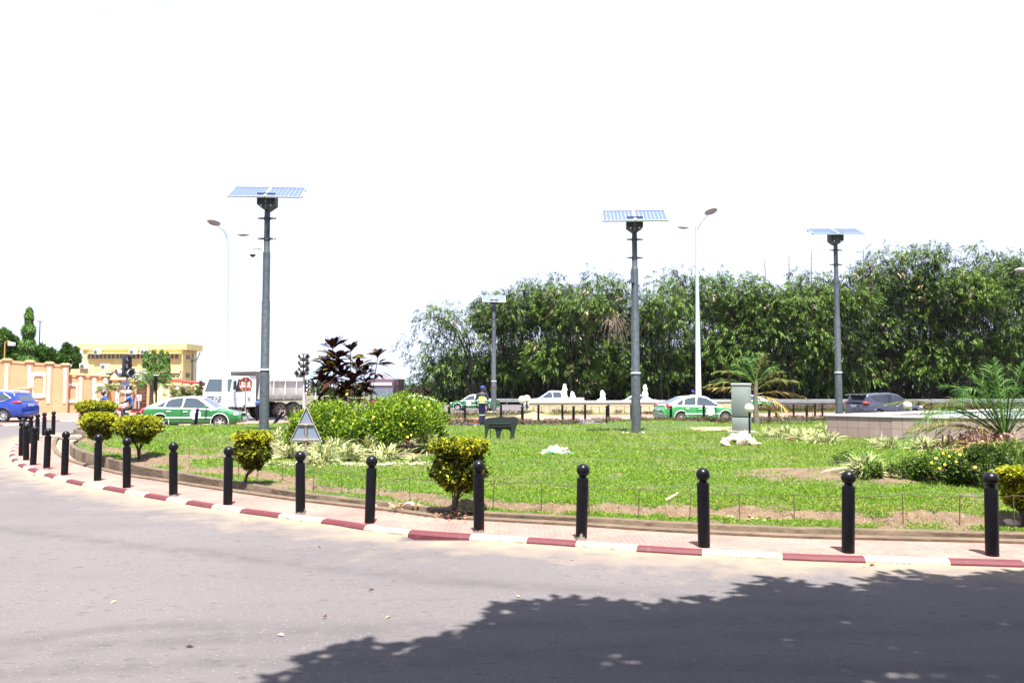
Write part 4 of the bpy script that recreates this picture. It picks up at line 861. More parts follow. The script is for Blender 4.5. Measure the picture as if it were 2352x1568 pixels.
def car(name, label, cat, loc, rz, sp, group=None):
    t = E(name, label, cat, loc, rz, group); Ln, W = sp['L'], sp['W']; body, roofm = sp['body'], sp.get('roofm', sp['body'])
    belt, roof = sp['belt'], sp['roof']; wr = sp['wr']; wx = sp['wx']; sill = sp.get('sill', .22); ra = wr+.055; hw = W/2
    xs = sorted(set([-Ln/2+Ln*k/76 for k in range(77)]+[x+s*ra*f for x in wx for s in (-1, 1) for f in (1.0, .97, .9)]))
    def wd(x):
        u = abs(2*x/Ln); return hw*(1-.16*max(u-.62, 0)**2/.1444*1.0)
    sec = []
    for x in xs:
        zt = interp(belt, x); u = abs(2*x/Ln); w_ = wd(x); zb0 = sill+.10*max(u-.85, 0)/.15; zb = zb0
        for xw in wx:
            d = abs(x-xw)
            if d < ra: zb = max(zb, wr+math.sqrt(ra*ra-d*d))
        zb = min(zb, zt-.12); h = zt-zb; hh = zt-zb0
        def side(z):      # barrel-shaped flank
            f = (z-zb0)/max(hh, .01); return w_*(.955+.045*math.sin(PI*min(max(f, 0), 1)**.8))-.012*(f > .95)
        half = [(0, zb0+.02), (w_-.24, zb0+.02), (w_-.24, zb), (side(zb)-.03, zb), (side(zb), zb+.025)]
        for f in (.25, .5, .7, .86): z = zb+h*f; half.append((side(z), z))
        half += [(side(zt)-.035, zt-.02), (w_-.12, zt), (w_*.55, zt+.015+.02*(1-u)), (0, zt+.02+.025*(1-u))]
        sec.append((x, half))
    q = MB(); m_ = len(sec[0][1]); vs = []
    for x, hf in sec:
        vs += [(x, y, z) for y, z in hf]+[(x, -y, z) for y, z in hf[::-1][1:-1]]
    k = m_*2-2; fs = [(i*k+j, i*k+(j+1) % k, (i+1)*k+(j+1) % k, (i+1)*k+j) for i in range(len(sec)-1) for j in range(k)]; fs += [tuple(range(k)), tuple((len(sec)-1)*k+j for j in range(k))]
    bd = q.add(vs, fs).build('body', body, t, 32)
    q = MB(); q.box((0, 0, .42), (Ln*.86, W-.42, .36)); q.build('underbody', UND, t)
    # greenhouse
    x0, x1 = roof[0][0], roof[-1][0]; zr = max(z for x, z in roof); wtop = sp.get('wtop', .76)*hw
    gx = [x0+(x1-x0)*k/40 for k in range(41)]; zbf = lambda x: interp(belt, x)-.01
    def gw(x, z): zb = zbf(x); f = min(max((z-zb)/(zr-zb), 0), 1); return (wd(x)-.075)*(1-f)+wtop*f
    vs = []; 
    for x in gx:
        zb = zbf(x); zt = max(interp(roof, x), zb+.002); e = min(.07, (zt-zb)*.5); pr = [(gw(x, zb), zb-.02), (gw(x, zb+(zt-zb)*.5), zb+(zt-zb)*.5), (gw(x, zt-e), zt-e), (gw(x, zt)-.035, zt-e*.3), (gw(x, zt)-.13, zt), (gw(x, zt)*.45, zt+.018), (0, zt+.025)]
        vs += [(x, y, z) for y, z in pr]+[(x, -y, z) for y, z in pr[::-1][1:]]
    k = 13; fs = [(i*k+j, i*k+j+1, (i+1)*k+j+1, (i+1)*k+j) for i in range(40) for j in range(k-1)]
    q = MB(); q.add(vs, fs); rf = q.build('roof', roofm, t, 45)
    # side windows: polygons in (x,z)
    for s in (-1, 1):
        for wi, poly in enumerate(sp['win']):
            # dense fan strips along x
            px = [p[0] for p in poly]; a, b = min(px), max(px); nn = 14; top = []; bot = []
            for i in range(nn+1):
                x = a+(b-a)*(i/nn*.998+.001); zs = []
                for p, r_ in zip(poly, poly[1:]+poly[:1]):
                    if (p[0]-x)*(r_[0]-x) <= 0 and p[0] != r_[0]: zs.append(p[1]+(r_[1]-p[1])*(x-p[0])/(r_[0]-p[0]))
                z0, z1 = min(zs), max(zs); bot.append((x, s*(gw(x, z0)+.010), z0)); top.append((x, s*(gw(x, z1)+.010), z1))
            q = MB(); q.add(bot+top, [(i, i+1, nn+2+i, nn+1+i) for i in range(nn)]); q.build('window', sp.get('glass', GLS), rf)
        if sp.get('trim'):
            q = MB(); q.box((sp['trim'][0], s*(hw*.998), sp['trim'][1]), (sp['trim'][2], .02, .05)); q.build('side_trim', sp.get('trimm', CWH), t)
    for nm, (xa, xb) in (('windscreen', sp['ws']), ('rear_window', sp['rw'])):
        vs = []; nn = 10
        for i in range(nn+1):
            x = xa+(xb-xa)*i/nn; z = interp(roof, x)+.012; ww = gw(x, z)-.14; sg = 1 if xb < xa else -1; vs += [(x+.006*sg, -ww, z-.006), (x+.006*sg, -ww*.5, z+.014), (x+.006*sg, ww*.5, z+.014), (x+.006*sg, ww, z-.006)]
        q = MB(); q.add(vs, [(i*4+j, i*4+j+1, i*4+j+5, i*4+j+4) for i in range(nn) for j in range(3)]); q.build(nm, sp.get('glass', GLS), rf, 60)
    # doors: seams, handles
    for s in (-1, 1):
        for (xa, xb) in sp['doors']:
            zb = sill+.10; zt = lambda x: interp(belt, x)-.03; q = MB(); y = lambda x, z: s*(wd(x)*(.955+.045*math.sin(PI*min(max((z-sill)/(interp(belt, x)-sill), 0), 1)**.8))+.004)
            pts = []
            for x_, z_a, z_b in ((xa, zb, zt(xa)), (xb, zb, zt(xb))):
                n_ = 5; pts.append([(x_, y(x_, z_a+(z_b-z_a)*i/n_), z_a+(z_b-z_a)*i/n_) for i in range(n_+1)])
            n_ = 5; vs = pts[0]+pts[1]; q.add(vs, [(i, i+1, n_+2+i, n_+1+i) for i in range(n_)]); dr = q.build('door', body, t, 40)
            q = MB()
            for P_ in pts: q.tube([(p[0], p[1]+s*.001, p[2]) for p in P_], .006, 4)
            q.tube([pts[0][0], pts[1][0]], .006, 4); q.build('door_seam', BLT, dr)
            hx = xa+.16; q = MB(); q.box((hx, y(hx, zt(hx)-.11)+s*.012, zt(hx)-.11), (.20, .03, .035), bev=.01); q.build('handle', sp.get('handlem', body), dr)
            if sp.get('disc') and sp['disc'] == (xa, xb):
                q = MB(); dx = (xa+xb)/2+sp.get('ddx', 0); M = Matrix.Translation((dx, y(dx, .62)+s*.008, .64)) @ Matrix.Rotation(PI/2, 4, 'X'); q.lathe([(0, -.003), (.23, -.003), (.23, .003), (0, .003)], 24, M=M); dc = q.build('door_badge', CWH, dr, 40)
                for rr_ in range(2): q = MB(); [q.box((dx-.10+.07*i, y(dx, .62)+s*.013, .67-.07*rr_), (.045, .006, .04)) for i in range(4)]; q.build('badge_marking', mat('marking_grey', (.25, .3, .33), .6), dc)
        for xw in wx: make_wheel(wr, .2, t, (xw, s*(hw-.125), wr), s, sp.get('spokes', 5), sp.get('rimm'))
        if sp.get('arch'):
            for xw in wx:
                q = MB(); q.tube([(xw+(ra+.02)*math.cos(R(a)), s*(wd(xw)*.985), wr+(ra+.02)*math.sin(R(a))) for a in range(-12, 193, 12)], .017, 6); q.build('wheel_arch', sp['arch'], t, 60)
        hx, hz = sp['head']; q = MB(); q.ball((hx, s*(hw-.24), hz), .16, 10, sc=(.75, 1.15, .55)); q.build('headlight', HL, t, 60)
        tx, tz, ts = sp['tail']; q = MB(); q.ball((tx+.03, s*(hw-.175), tz), .15, 10, sc=ts); q.build('tail_light', TLR, t, 60)
        mx_, mz = sp['mirror']; q = MB(); q.ball((mx_, s*(hw+.09), mz), .085, 8, sc=(.7, 1.2, .8)); q.tube([(mx_, s*(hw-.07), mz-.04), (mx_, s*(hw+.05), mz-.02)], .025, 6); q.build('wing_mirror', sp.get('mirm', body), t, 60)
    q = MB()
    for (cx, zc, d_) in ((Ln/2-.06, .40, 1), (-Ln/2+.06, .42, -1)):
        q = MB(); vs = []
        for i in range(13):
            f = -1+2*i/12; xx = cx+d_*(.06-.13*f**4); 
            for dz, dx in ((-.13, .0), (-.05, .035), (.05, .035), (.12, 0)): vs.append((xx+d_*dx, f*(hw*.93), zc+dz))
        q.add(vs, [(i*4+j, i*4+j+1, i*4+j+5, i*4+j+4) for i in range(12) for j in range(3)]); bp_ = q.build('bumper', sp.get('bumpm', body), t, 50)
        if sp.get('bstripe'):
            for zz in (.075, -.02):
                q = MB(); q.tube([(cx+d_*(.06-.13*(-1+2*i/12)**4)+d_*.038, (-1+2*i/12)*hw*.93, zc+zz) for i in range(13)], .012, 5); q.build('bumper_stripe', CWH, bp_)
            q = MB(); vs = []
            for i in range(13):
                f = -1+2*i/12; xx = cx+d_*(.06-.13*f**4)
                for dz in (.0, .065): vs.append((xx+d_*.042, f*(hw*.93), zc+dz))
            q.add(vs, [(i*2, i*2+1, i*2+3, i*2+2) for i in range(12)]); q.build('bumper_band', BLT, bp_)
        q = MB(); q.box((cx+d_*.10, 0, zc+(.05 if d_ > 0 else sp.get('platez', .28))), (.02, .46, .12)); pl = q.build('number_plate', sp.get('platem', PLT), t)
        q = MB(); [q.box((cx+d_*.112, -.16+.055*i, zc+(.05 if d_ > 0 else sp.get('platez', .28))), (.004, .03, .06)) for i in range(7)]; q.build('plate_lettering', mat('marking_grey', (.25, .3, .33), .6), pl)
    q = MB(); q.box((Ln/2-.015, 0, sp['head'][1]), (.05, .62, .10)); q.build('grille', BLT, t)
    return t
LB = dict(L=4.2, W=1.70, wr=.30, wx=(-1.22, 1.28), belt=[(-2.1, .70), (-2.06, .86), (-1.75, .92), (-.8, .90), (.85, .86), (1.5, .78), (1.95, .68), (2.08, .58), (2.1, .5)],
    roof=[(-1.95, .90), (-1.55, 1.10), (-.95, 1.32), (-.6, 1.36), (-.1, 1.38), (.25, 1.36), (.40, 1.32), (1.10, .86)], wtop=.72, win=[[(-.30, .93), (.88, .90), (.30, 1.30), (.1, 1.33), (-.22, 1.34)], [(-1.05, .95), (-.36, .94), (-.30, 1.335), (-.75, 1.30), (-.95, 1.20)], [(-1.42, .97), (-1.12, .95), (-1.02, 1.18), (-1.15, 1.12)]],
    ws=(1.04, .42), rw=(-1.85, -1.0), doors=[(-.32, .86), (-1.02, -.33)], disc=(-.32, .86), head=(1.90, .62), tail=(-2.0, .78, (.55, .75, .9)), mirror=(.72, .95), roofm=CWH, body=GRN, trim=(-.0, .50, 2.0), handlem=CWH, arch=CWH, bumpm=GRN, mirm=GRN, spokes=6)
G3 = lambda x, y: G(x, y, RL)
# left taxi
b_ = G3(432, 985.5); car('taxi', 'green taxi with a white roof, seen side-on in front of the dump truck', 'taxi', (b_.x, b_.y+.8, b_.z), R(3), LB, 'green and white taxis')
# right taxi
s2 = dict(LB); s2.update(body=GRL, bstripe=1, bumpm=GRL, mirm=BLT, spokes=10, L=4.3, ddx=.15, rimm=mat('wheel_bright', (.55, .5, .46), .3, metal=.5), arch=CWH, roof=[(-2.0, .92), (-1.6, 1.10), (-.95, 1.36), (-.5, 1.41), (-.1, 1.42), (.25, 1.40), (.45, 1.33), (1.15, .86)], tail=(-1.93, .88, (.65, .85, 1.25)), win=[[(-.30, .95), (.90, .92), (.45, 1.22), (.25, 1.32), (-.22, 1.37)], [(-1.02, .97), (-.36, .96), (-.30, 1.365), (-.75, 1.32), (-.95, 1.24)], [(-1.42, .98), (-1.10, .97), (-1.02, 1.22), (-1.2, 1.17), (-1.36, 1.07)]])
b_ = G3(1603, 972); car('taxi', 'green taxi with a white roof and big red tail lights beside the grey cabinet', 'taxi', (b_.x+.1, b_.y+.9, b_.z), R(13), s2, 'green and white taxis')
# far taxis
s3 = dict(LB); s3.update(platem=GRNP, handlem=CWH, roof=[(-1.5, .92), (-1.15, 1.12), (-.75, 1.32), (-.4, 1.37), (.1, 1.38), (.3, 1.34), (1.05, .86)], rw=(-1.35, -.8), ws=(1.0, .32), win=[[(-.25, .93), (.82, .90), (.25, 1.28), (-.18, 1.33)], [(-.95, .94), (-.32, .93), (-.27, 1.33), (-.65, 1.28)]])
b_ = G3(1089, 943); car('taxi', 'green taxi with a white roof heading left, behind the worker in the yellow vest', 'taxi', (b_.x, b_.y+.8, b_.z), R(166), s3, 'green and white taxis')
b_ = D(952, 936, 66); car('taxi', 'green and white taxi mostly hidden behind the flowering bush, its tail showing', 'taxi', (b_.x, 66, zg(66)+RL), R(185), dict(LB, roof=LB['roof']), 'green and white taxis')
b_ = D(1723, 936, 68); car('taxi', 'green and white taxi mostly hidden behind the grey cabinet and the palm', 'taxi', (b_.x, 70, zg(66)+RL), R(178), dict(LB, body=GRL), 'green and white taxis')
# blue suv
SU = dict(L=4.55, W=1.82, wr=.355, wx=(-1.30, 1.38), sill=.30, belt=[(-2.27, .85), (-2.2, 1.05), (-1.7, 1.10), (.9, 1.02), (1.6, .95), (2.1, .85), (2.25, .72), (2.27, .6)],
    roof=[(-2.12, 1.08), (-1.85, 1.45), (-1.80, 1.58), (-1.0, 1.66), (0, 1.68), (.4, 1.64), (1.25, 1.03)], wtop=.76, win=[[(-.1, 1.10), (.95, 1.08), (.42, 1.55), (.1, 1.59), (-.05, 1.60)], [(-.98, 1.13), (-.16, 1.11), (-.11, 1.60), (-.92, 1.58)], [(-1.62, 1.28), (-1.04, 1.14), (-.98, 1.57), (-1.15, 1.55)]],
    ws=(1.18, .45), rw=(-2.08, -1.88), doors=[(-.12, 1.0), (-1.0, -.13)], head=(2.02, .82), tail=(-2.08, 1.08, (1.4, .55, .55)), mirror=(.9, 1.13), body=BLU, handlem=RIM, arch=BLT, bumpm=BLU, platez=.5, spokes=7)
b_ = G3(40, 969); o = car('suv', 'shiny blue car with roof rails, its front half cut off by the left edge', 'car', (D(40, 969, b_.y).x-2.0, b_.y+.9, b_.z), R(176), dict(SU, rimm=RIM, tail=(-1.98, 1.08, (1.9, .75, .62))))
for s in (-1, 1): q = MB(); q.tube([(-1.7, s*.66, 1.64), (-1.5, s*.66, 1.70), (.1, s*.66, 1.74), (.4, s*.66, 1.68)], .02, 6); q.build('roof_rail', RIM, o, 60)
for s in (-1, 1):
    q = MB(); q.tube([(.95, s*.86, 1.07), (-1.0, s*.865, 1.10), (-1.35, s*.85, 1.16), (-1.66, s*.80, 1.30), (-1.2, s*.735, 1.585)], .015, 5); q.build('window_trim', RIM, o, 60)
# dark suv
s5 = dict(SU); s5.update(body=GRY, roof=[(-2.2, 1.10), (-2.0, 1.50), (-1.95, 1.58), (-1.0, 1.66), (-.2, 1.68), (.3, 1.60), (1.3, 1.02)], win=[[(-.1, 1.10), (1.0, 1.08), (.50, 1.42), (.15, 1.54), (-.05, 1.58)], [(-.98, 1.13), (-.16, 1.11), (-.11, 1.59), (-.92, 1.56)], [(-1.75, 1.50), (-1.5, 1.26), (-1.04, 1.14), (-.98, 1.56)]], tail=(-2.1, 1.10, (1.5, 1.1, .55)), rw=(-2.17, -2.02), spokes=5, bumpm=BLT, glass=mat('tinted_glass', (.012, .016, .022), .06, spec=1), arch=GRY)
b_ = D(2036, 953, 48.6); o = car('suv', 'dark grey car seen from behind at the right, beyond the stone basin', 'car', (b_.x, 48.8, zg(52)+RL), R(20), s5)
q = MB(); q.prism([(-2.38, 1.56), (-2.0, 1.62), (-1.95, 1.57), (-2.3, 1.53)], -.68, .68); q.build('spoiler', GRY, o, 30)
# white pickup
PU = dict(L=5.2, W=1.8, wr=.37, wx=(-1.62, 1.55), sill=.38, belt=[(-2.6, .92), (-2.55, 1.12), (-.6, 1.13), (1.0, 1.08), (1.8, 1.02), (2.4, .92), (2.58, .75), (2.6, .6)], roof=[(-.95, 1.12), (-.72, 1.60), (-.5, 1.70), (.2, 1.72), (.45, 1.67), (1.35, 1.08)],
    wtop=.78, win=[[(.15, 1.16), (1.08, 1.13), (.5, 1.58), (.18, 1.62)], [(-.62, 1.18), (.09, 1.16), (.12, 1.62), (-.55, 1.60)]], ws=(1.27, .48), rw=(-.9, -.75), doors=[(.12, 1.12), (-.68, .11)], head=(2.35, .88), tail=(-2.52, .95, (.5, .4, 1.0)), mirror=(1.0, 1.2), body=SIL, handlem=RIM, bumpm=SIL)
b_ = D(1272, 940, 70); o = car('pickup', 'white double-cab pickup truck heading left behind the cream basin', 'pickup truck', (b_.x, 70, zg(70)+RL), R(180), PU)
q = MB(); q.box((-1.75, 0, 1.155), (1.5, 1.4, .02)); q.build('load_bed', UND, o)
s6 = dict(LB); s6.update(body=CWH, L=4.4, roof=s3['roof'], rw=s3['rw'], ws=s3['ws'], win=s3['win'], disc=None)
b_ = D(1462, 940, 71); car('sedan', 'white saloon car heading left behind the middle solar pole and the cream basin', 'car', (b_.x, 72, zg(72)+RL), R(180), s6)

# ---------------- dump truck
b_ = G3(596, 963); t = E('dump_truck', 'white dump truck loaded with reddish gravel, facing left behind the left solar pole', 'dump truck', (D(594, 963, 50.6).x, 50.6, zg(50.0)+RL), R(-117)); t.scale = (1.06, 1.06, 1.06)
TW = mat('truck_white', (.60, .64, .68), .4, var=.06, scale=3, coat=.3); DW = mat('tipper_white', (.50, .48, .45), .6, var=.25, scale=2.5, bump=.1); DWR = mat('rubber_guard', (.03, .032, .035), .7, var=.2)
# local: x forward, y left. the nearer flank is the truck's left side
def tb(nm, c_, d_, m_, bev=.03, par=None): q = MB(); q.box(c_, d_, bev=bev); return q.build(nm, m_, par or t, 30)
cabp = [(1.35, .78), (3.12, .78), (3.18, 1.15), (3.15, 1.58), (2.88, 2.36), (2.72, 2.46), (1.45, 2.50), (1.35, 2.42)]
q = MB(); q.prism(cabp, -1.08, 1.08); cab = q.build('cab', TW, t, 30)
q = MB(); q.add([(3.155, -.95, 1.64), (3.155, .95, 1.64), (2.925, .88, 2.32), (2.925, -.88, 2.32)], [(0, 1, 2, 3)]); q.build('windscreen', GLS, cab)
for s in (-1, 1):
    q = MB(); q.prism([(1.75, 1.68), (2.90, 1.62), (2.68, 2.30), (1.75, 2.30)], s*1.084, s*1.090); q.build('side_window', BLT if s > 0 else GLS, cab)
    q = MB(); q.tube([(2.98, s*1.1, 2.1), (3.15, s*1.28, 2.15), (3.15, s*1.28, 1.7)], .018, 5); q.box((3.13, s*1.28, 1.98), (.07, .20, .48), bev=.02); q.build('wing_mirror', BLT, cab)
    q = MB(); q.tube([(1.72, s*1.087, .75), (1.72, s*1.087, 2.2)], .008, 4); q.tube([(2.75, s*1.087, 1.1), (2.92, s*1.087, 1.6)], .008, 4); dr = q.build('door_seam', BLT, cab)
    q = MB(); q.box((1.9, s*1.10, 1.25), (.16, .03, .04)); q.build('handle', BLT, cab)
q = MB()
for i in range(3): q.box((3.185, 0, 1.34-.13*i), (.02, 1.5, .04))
q.build('grille', BLT, cab); q = MB(); M = Matrix.Translation((3.20, 0, 1.21)) @ Matrix.Rotation(PI/2, 4, 'Y'); q.lathe([(.165, -.02), (.165, .02), (.14, .02), (.14, -.02)], 24, M=M, cap=False)
LG = mat('emblem_grey', (.12, .13, .15), .3, metal=.4)
lg = q.build('emblem_ring', TW, cab, 40); q = MB(); q.lathe([(0, -.01), (.14, -.01), (.14, .0), (0, 0)], 24, M=M); q.build('emblem_disc', LG, lg)
q = MB()
for pts in ([(-.06, .12), (0, .02), (.06, .12)], [(-.12, .06), (-.055, -.11), (0, .01), (.055, -.11), (.12, .06)]): q.tube([(3.212, y, 1.21+z) for y, z in pts], .011, 5)
q.build('emblem_letters', TW, lg)
tb('bumper', (3.14, 0, .86), (.18, 2.16, .16), TW); tb('bumper_apron', (3.10, 0, .64), (.16, 2.0, .26), BLT); 
for s in (-1, 1): tb('bumper_end', (3.0, s*1.03, .64), (.34, .16, .34), BLT); tb('headlight', (3.23, s*.82, .86), (.05, .28, .14), HL)
tb('number_plate', (3.20, .15, .66), (.02, .5, .12), WHT, .005)
for s in (-1, 1):
    q = MB(); q.tube([(2.45+.63*math.cos(R(a)), s*1.0, .52+.63*math.sin(R(a))) for a in range(-15, 200, 12)], .055, 6); q.build('mudguard', DWR, t, 60)
    make_wheel(.50, .28, t, (2.45, s*.92, .50), s, 6, mat('truck_rim', (.30, .22, .20), .7, var=.3))
    for x in (-.75, -1.9):
        make_wheel(.50, .40, t, (x, s*.86, .50), s, 6, MATS['truck_rim'])
tb('chassis', (0, 0, .72), (5.4, .9, .24), UND, .01); tb('fuel_tank', (1.0, .82, .62), (.75, .4, .42), UND, .08); tb('tarp_bundle', (1.15, 1.0, .98), (.5, .35, .2), mat('tarp_blue', (.05, .12, .42), .5, var=.3), .06)
tb('air_intake', (1.18, .7, 1.35), (.18, .35, .9), BLT, .04); tb('air_tank', (1.15, .95, 1.05), (.2, .3, .3), BLT, .09)
for x in (-.1, -1.3, -2.5): tb('mudflap', (x, .9, .55), (.03, .42, .5), UND, .005)
# tipper body with rounded belly
q = MB(); W2 = 1.16; bx0, bx1 = 1.02, -2.75
sec = [(W2, 2.18), (W2, 1.30), (W2*.95, 1.02), (W2*.72, .90), (0, .88), (-W2*.72, .90), (-W2*.95, 1.02), (-W2, 1.30), (-W2, 2.18)]
vs = [(bx0, y, z) for y, z in sec]+[(bx1, y, z) for y, z in sec]; q.add(vs, [(i, i+1, 10+i, 9+i) for i in range(8)]); q.add([(bx1, y, z) for y, z in sec], [tuple(range(9))])
fr_ = [(bx0, y, z) for y, z in sec[1:-1]]; q.add([(bx0+.02, W2, 2.62), (bx0+.02, W2, 1.3)]+[(bx0+.02, y, z) for y, z in sec[2:-2]]+[(bx0+.02, -W2, 1.3), (bx0+.02, -W2, 2.62)], [tuple(range(9))])
q.prism([(bx0+.03, 1.3), (bx0+.03, 2.62), (bx0-.55, 2.62), (bx0-.78, 2.18), (bx0-.78, 2.1)], W2-.02, W2+.012); q.prism([(bx0+.03, 1.3), (bx0+.03, 2.62), (bx0-.55, 2.62), (bx0-.78, 2.18), (bx0-.78, 2.1)], -W2-.012, -W2+.02)
q.box((bx0+.42, 0, 2.60), (.95, 2*W2, .05)); tp = q.build('tipper_body', DW, t, 25, loc=(0, 0, .16))
for s in (-1, 1):
    q = MB(); q.box(((bx0+bx1)/2-.35, s*(W2+.03), 2.12), (3.1, .08, .15)); q.build('side_rail', DW, tp)
    for x in (.1, -.85, -1.8, -2.68): q = MB(); q.tube([(x, s*(W2+.035), 2.1), (x, s*(W2+.035), 1.28), (x, s*(W2*.92), .96)], .05, 4); q.build('rib', DW, tp)
q = MB(); q.box((bx0+.0, .55, 1.8), (.07, .10, .10)); q.build('latch', RST, tp)
GV = mat('red_gravel', (.42, .25, .20), .95, var=.4, scale=14, bump=1.0, bscale=30)
bm = bmesh.new(); bmesh.ops.create_grid(bm, x_segments=40, y_segments=24, size=1)
for v in bm.verts: x, y = v.co.x, v.co.y; v.co = Vector((-.95+x*1.75, y*1.12, 2.10+max(0, 1-abs(x-.25)*.8)**1.1*max(0, 1-abs(y))**.6*.85+.05*float(vnoise(x*9, y*7, 1.))))
me = bpy.data.meshes.new('load'); bm.to_mesh(me); bm.free(); me.materials.append(GV); o = bpy.data.objects.new('gravel_load', me); COL.objects.link(o); o.parent = None
o.parent = t; o.location = (0, 0, .16)
# far lorry with dark red cab
b_ = D(881, 955, 82); t = E('lorry', 'distant lorry with a dark maroon cab front and a beacon, behind the flowering bush', 'lorry', (b_.x, 82, zg(82)), R(-92))
MRN = mat('lorry_maroon', (.075, .035, .055), .4, var=.1, coat=.5)
k = 82/F; w2 = 28*k; zt = D(881, 871, 82).z-zg(82)
q = MB(); q.box((0, 0, zt/2+.3), (2.2, 2*w2, zt-.6), bev=.12); cab = q.build('cab', MRN, t, 30)
q = MB(); q.box((1.11, 0, zt-1.4), (.03, 1.8*w2, 1.05)); q.build('windscreen', mat('hazy_glass', (.12, .15, .18), .15, var=.3, scale=2), cab); q = MB(); q.box((1.12, 0, zt-.45), (.05, 1.6*w2, .28)); q.build('sun_visor', WHT, cab)
q = MB(); q.box((1.12, 0, zt-2.35), (.06, 1.8*w2, .5)); q.build('grille', mat('lorry_red', (.30, .03, .03), .4), cab)
for s in (-1, 1): q = MB(); q.box((1.0, s*(w2+.25), zt-1.3), (.1, .22, .8), bev=.04); q.build('wing_mirror', BLT, cab)
q = MB(); q.lathe([(.09, zt), (.09, zt+.18), (.04, zt+.22)], 10); q.build('beacon', TLR, cab); q = MB(); q.box((-3.2, 0, 1.9), (4, 2*w2, 2.0)); q.build('cargo_body', MRN, t)
for s in (-1, 1):
    for x in (.2, -3.8): make_wheel(.5, .3, t, (x, s*(w2-.2), .5), s, 6, MATS['truck_rim'])

# ============================================================ PEOPLE AND MOTORCYCLES
SKN = mat('skin_dark', (.045, .022, .014), .5, var=.1)
def person(t, J, shirt=None, trousers=None, shoe=None, sleeve=.6, k=1.0, skinm=SKN, vest=None):
    """J: joints pelvis chest neck head + L/R shoulder elbow wrist hip knee ankle toe"""
    V = []; Ed = []; Rd = []; ix = {}
    def a(n, p, r, par=None):
        V.append(tuple(Vector(p)*k)); Rd.append((r[0]*k, r[1]*k) if isinstance(r, tuple) else r*k); ix[n] = len(V)-1
        if par: Ed.append((ix[par], ix[n]))
    v = {n: Vector(p) for n, p in J.items()}; mid = lambda p, q_, f=.5: v[p].lerp(v[q_], f)
    a('pelvis', v['pelvis'], (.15, .11)); a('waist', mid('pelvis', 'chest', .45), (.13, .10), 'pelvis'); a('chest', v['chest'], (.16, .11), 'waist'); a('upch', mid('chest', 'neck', .5), (.12, .09), 'chest'); a('neck', v['neck'], .055, 'upch'); a('jaw', mid('neck', 'head', .45), .062, 'neck')
    a('head', v['head'], (.078, .09), 'jaw'); a('crown', v['head']+(v['head']-v['neck']).normalized()*.095, (.055, .065), 'head')
    f_ = v.get('face', Vector((0, 1, 0))); a('nose', v['head']+f_*.105-Vector((0, 0, .01)), .014, 'head')
    lat = f_.cross(Vector((0, 0, 1))).normalized()
    for s in (-1, 1): a('ear%d' % s, v['head']+lat*.098*s, .016, 'head')
    for s in 'LR':
        a('sh'+s, v['sh'+s], .06, 'upch'); a('ua'+s, mid('sh'+s, 'el'+s, .5), .048, 'sh'+s); a('el'+s, v['el'+s], .040, 'ua'+s); a('fa'+s, mid('el'+s, 'wr'+s, .4), .037, 'el'+s); a('wr'+s, v['wr'+s], .025, 'fa'+s)
        d = (v['wr'+s]-v['el'+s]).normalized(); u = d.cross(Vector((0, 0, 1)) if abs(d.z) < .8 else Vector((0, 1, 0))).normalized(); cu = d.cross(u)*(1 if s == 'L' else -1)
        a('pm'+s, v['wr'+s]+d*.05, (.034, .018), 'wr'+s)
        for i, (o_, ln) in enumerate(((-.027, .062), (-.009, .074), (.009, .07), (.026, .055))):
            p0 = v['wr'+s]+d*.095+u*o_; a('f%d%s' % (i, s), p0, .010, 'pm'+s); a('g%d%s' % (i, s), p0+d*ln*.5+cu*.012, .009, 'f%d%s' % (i, s)); a('h%d%s' % (i, s), p0+d*ln*.8+cu*.04, .008, 'g%d%s' % (i, s))
        a('t'+s, v['wr'+s]+d*.045-u*.045, .011, 'pm'+s); a('u'+s, v['wr'+s]+d*.08-u*.058+cu*.015, .009, 't'+s)
        a('hip'+s, v['hip'+s], .085, 'pelvis'); a('th'+s, mid('hip'+s, 'kn'+s, .5), .072, 'hip'+s); a('kn'+s, v['kn'+s], .053, 'th'+s); a('cf'+s, mid('kn'+s, 'an'+s, .35), .053, 'kn'+s); a('an'+s, v['an'+s], .036, 'cf'+s); a('to'+s, v['to'+s], (.04, .028), 'an'+s)
    skin('body', V, Ed, Rd, skinm, t)
    def sub(nm, chain, m_, g):
        V2 = []; E2 = []; R2 = []; id2 = {}
        for n in chain:
            for m2 in n: 
                if m2 not in id2: id2[m2] = len(V2); V2.append(V[ix[m2]]); r = Rd[ix[m2]]; R2.append((r[0]+g, r[1]+g) if isinstance(r, tuple) else r+g)
            for p, q_ in zip(n[:-1], n[1:]): E2.append((id2[p], id2[q_]))
        return skin(nm, V2, E2, R2, m_, t)
    if shirt:
        ch = [['waist', 'chest', 'upch'], ['pelvis', 'waist']]
        for s in 'LR': ch.append(['upch', 'sh'+s, 'ua'+s]+(['el'+s, 'fa'+s] if sleeve > .9 else []))
        sub('shirt', ch, shirt, .014*k)
    if vest: sub('vest', [['pelvis', 'waist', 'chest', 'upch']]+[['upch', 'sh'+s] for s in 'LR'], vest, .034*k)
    if trousers: sub('trousers', [['waist', 'pelvis']]+[['pelvis', 'hip'+s, 'th'+s, 'kn'+s, 'cf'+s, 'an'+s] for s in 'LR'], trousers, .018*k)
    if shoe: 
        for s in 'LR': sub('shoe', [['an'+s, 'to'+s]], shoe, .012*k)
    q = MB()
    for s in (-1, 1): q.ball(tuple((v['head']+f_*.088+lat*.033*s+Vector((0, 0, .02)))*k), .013*k, 6)
    q.build('eyes', mat('eye_white', (.5, .48, .45), .3), t); q = MB(); q.ball(tuple((v['head']+f_*.088-Vector((0, 0, .05)))*k), .025*k, 6, sc=(1, .5, .35)); q.build('mouth', mat('lip', (.10, .03, .025), .4), t)
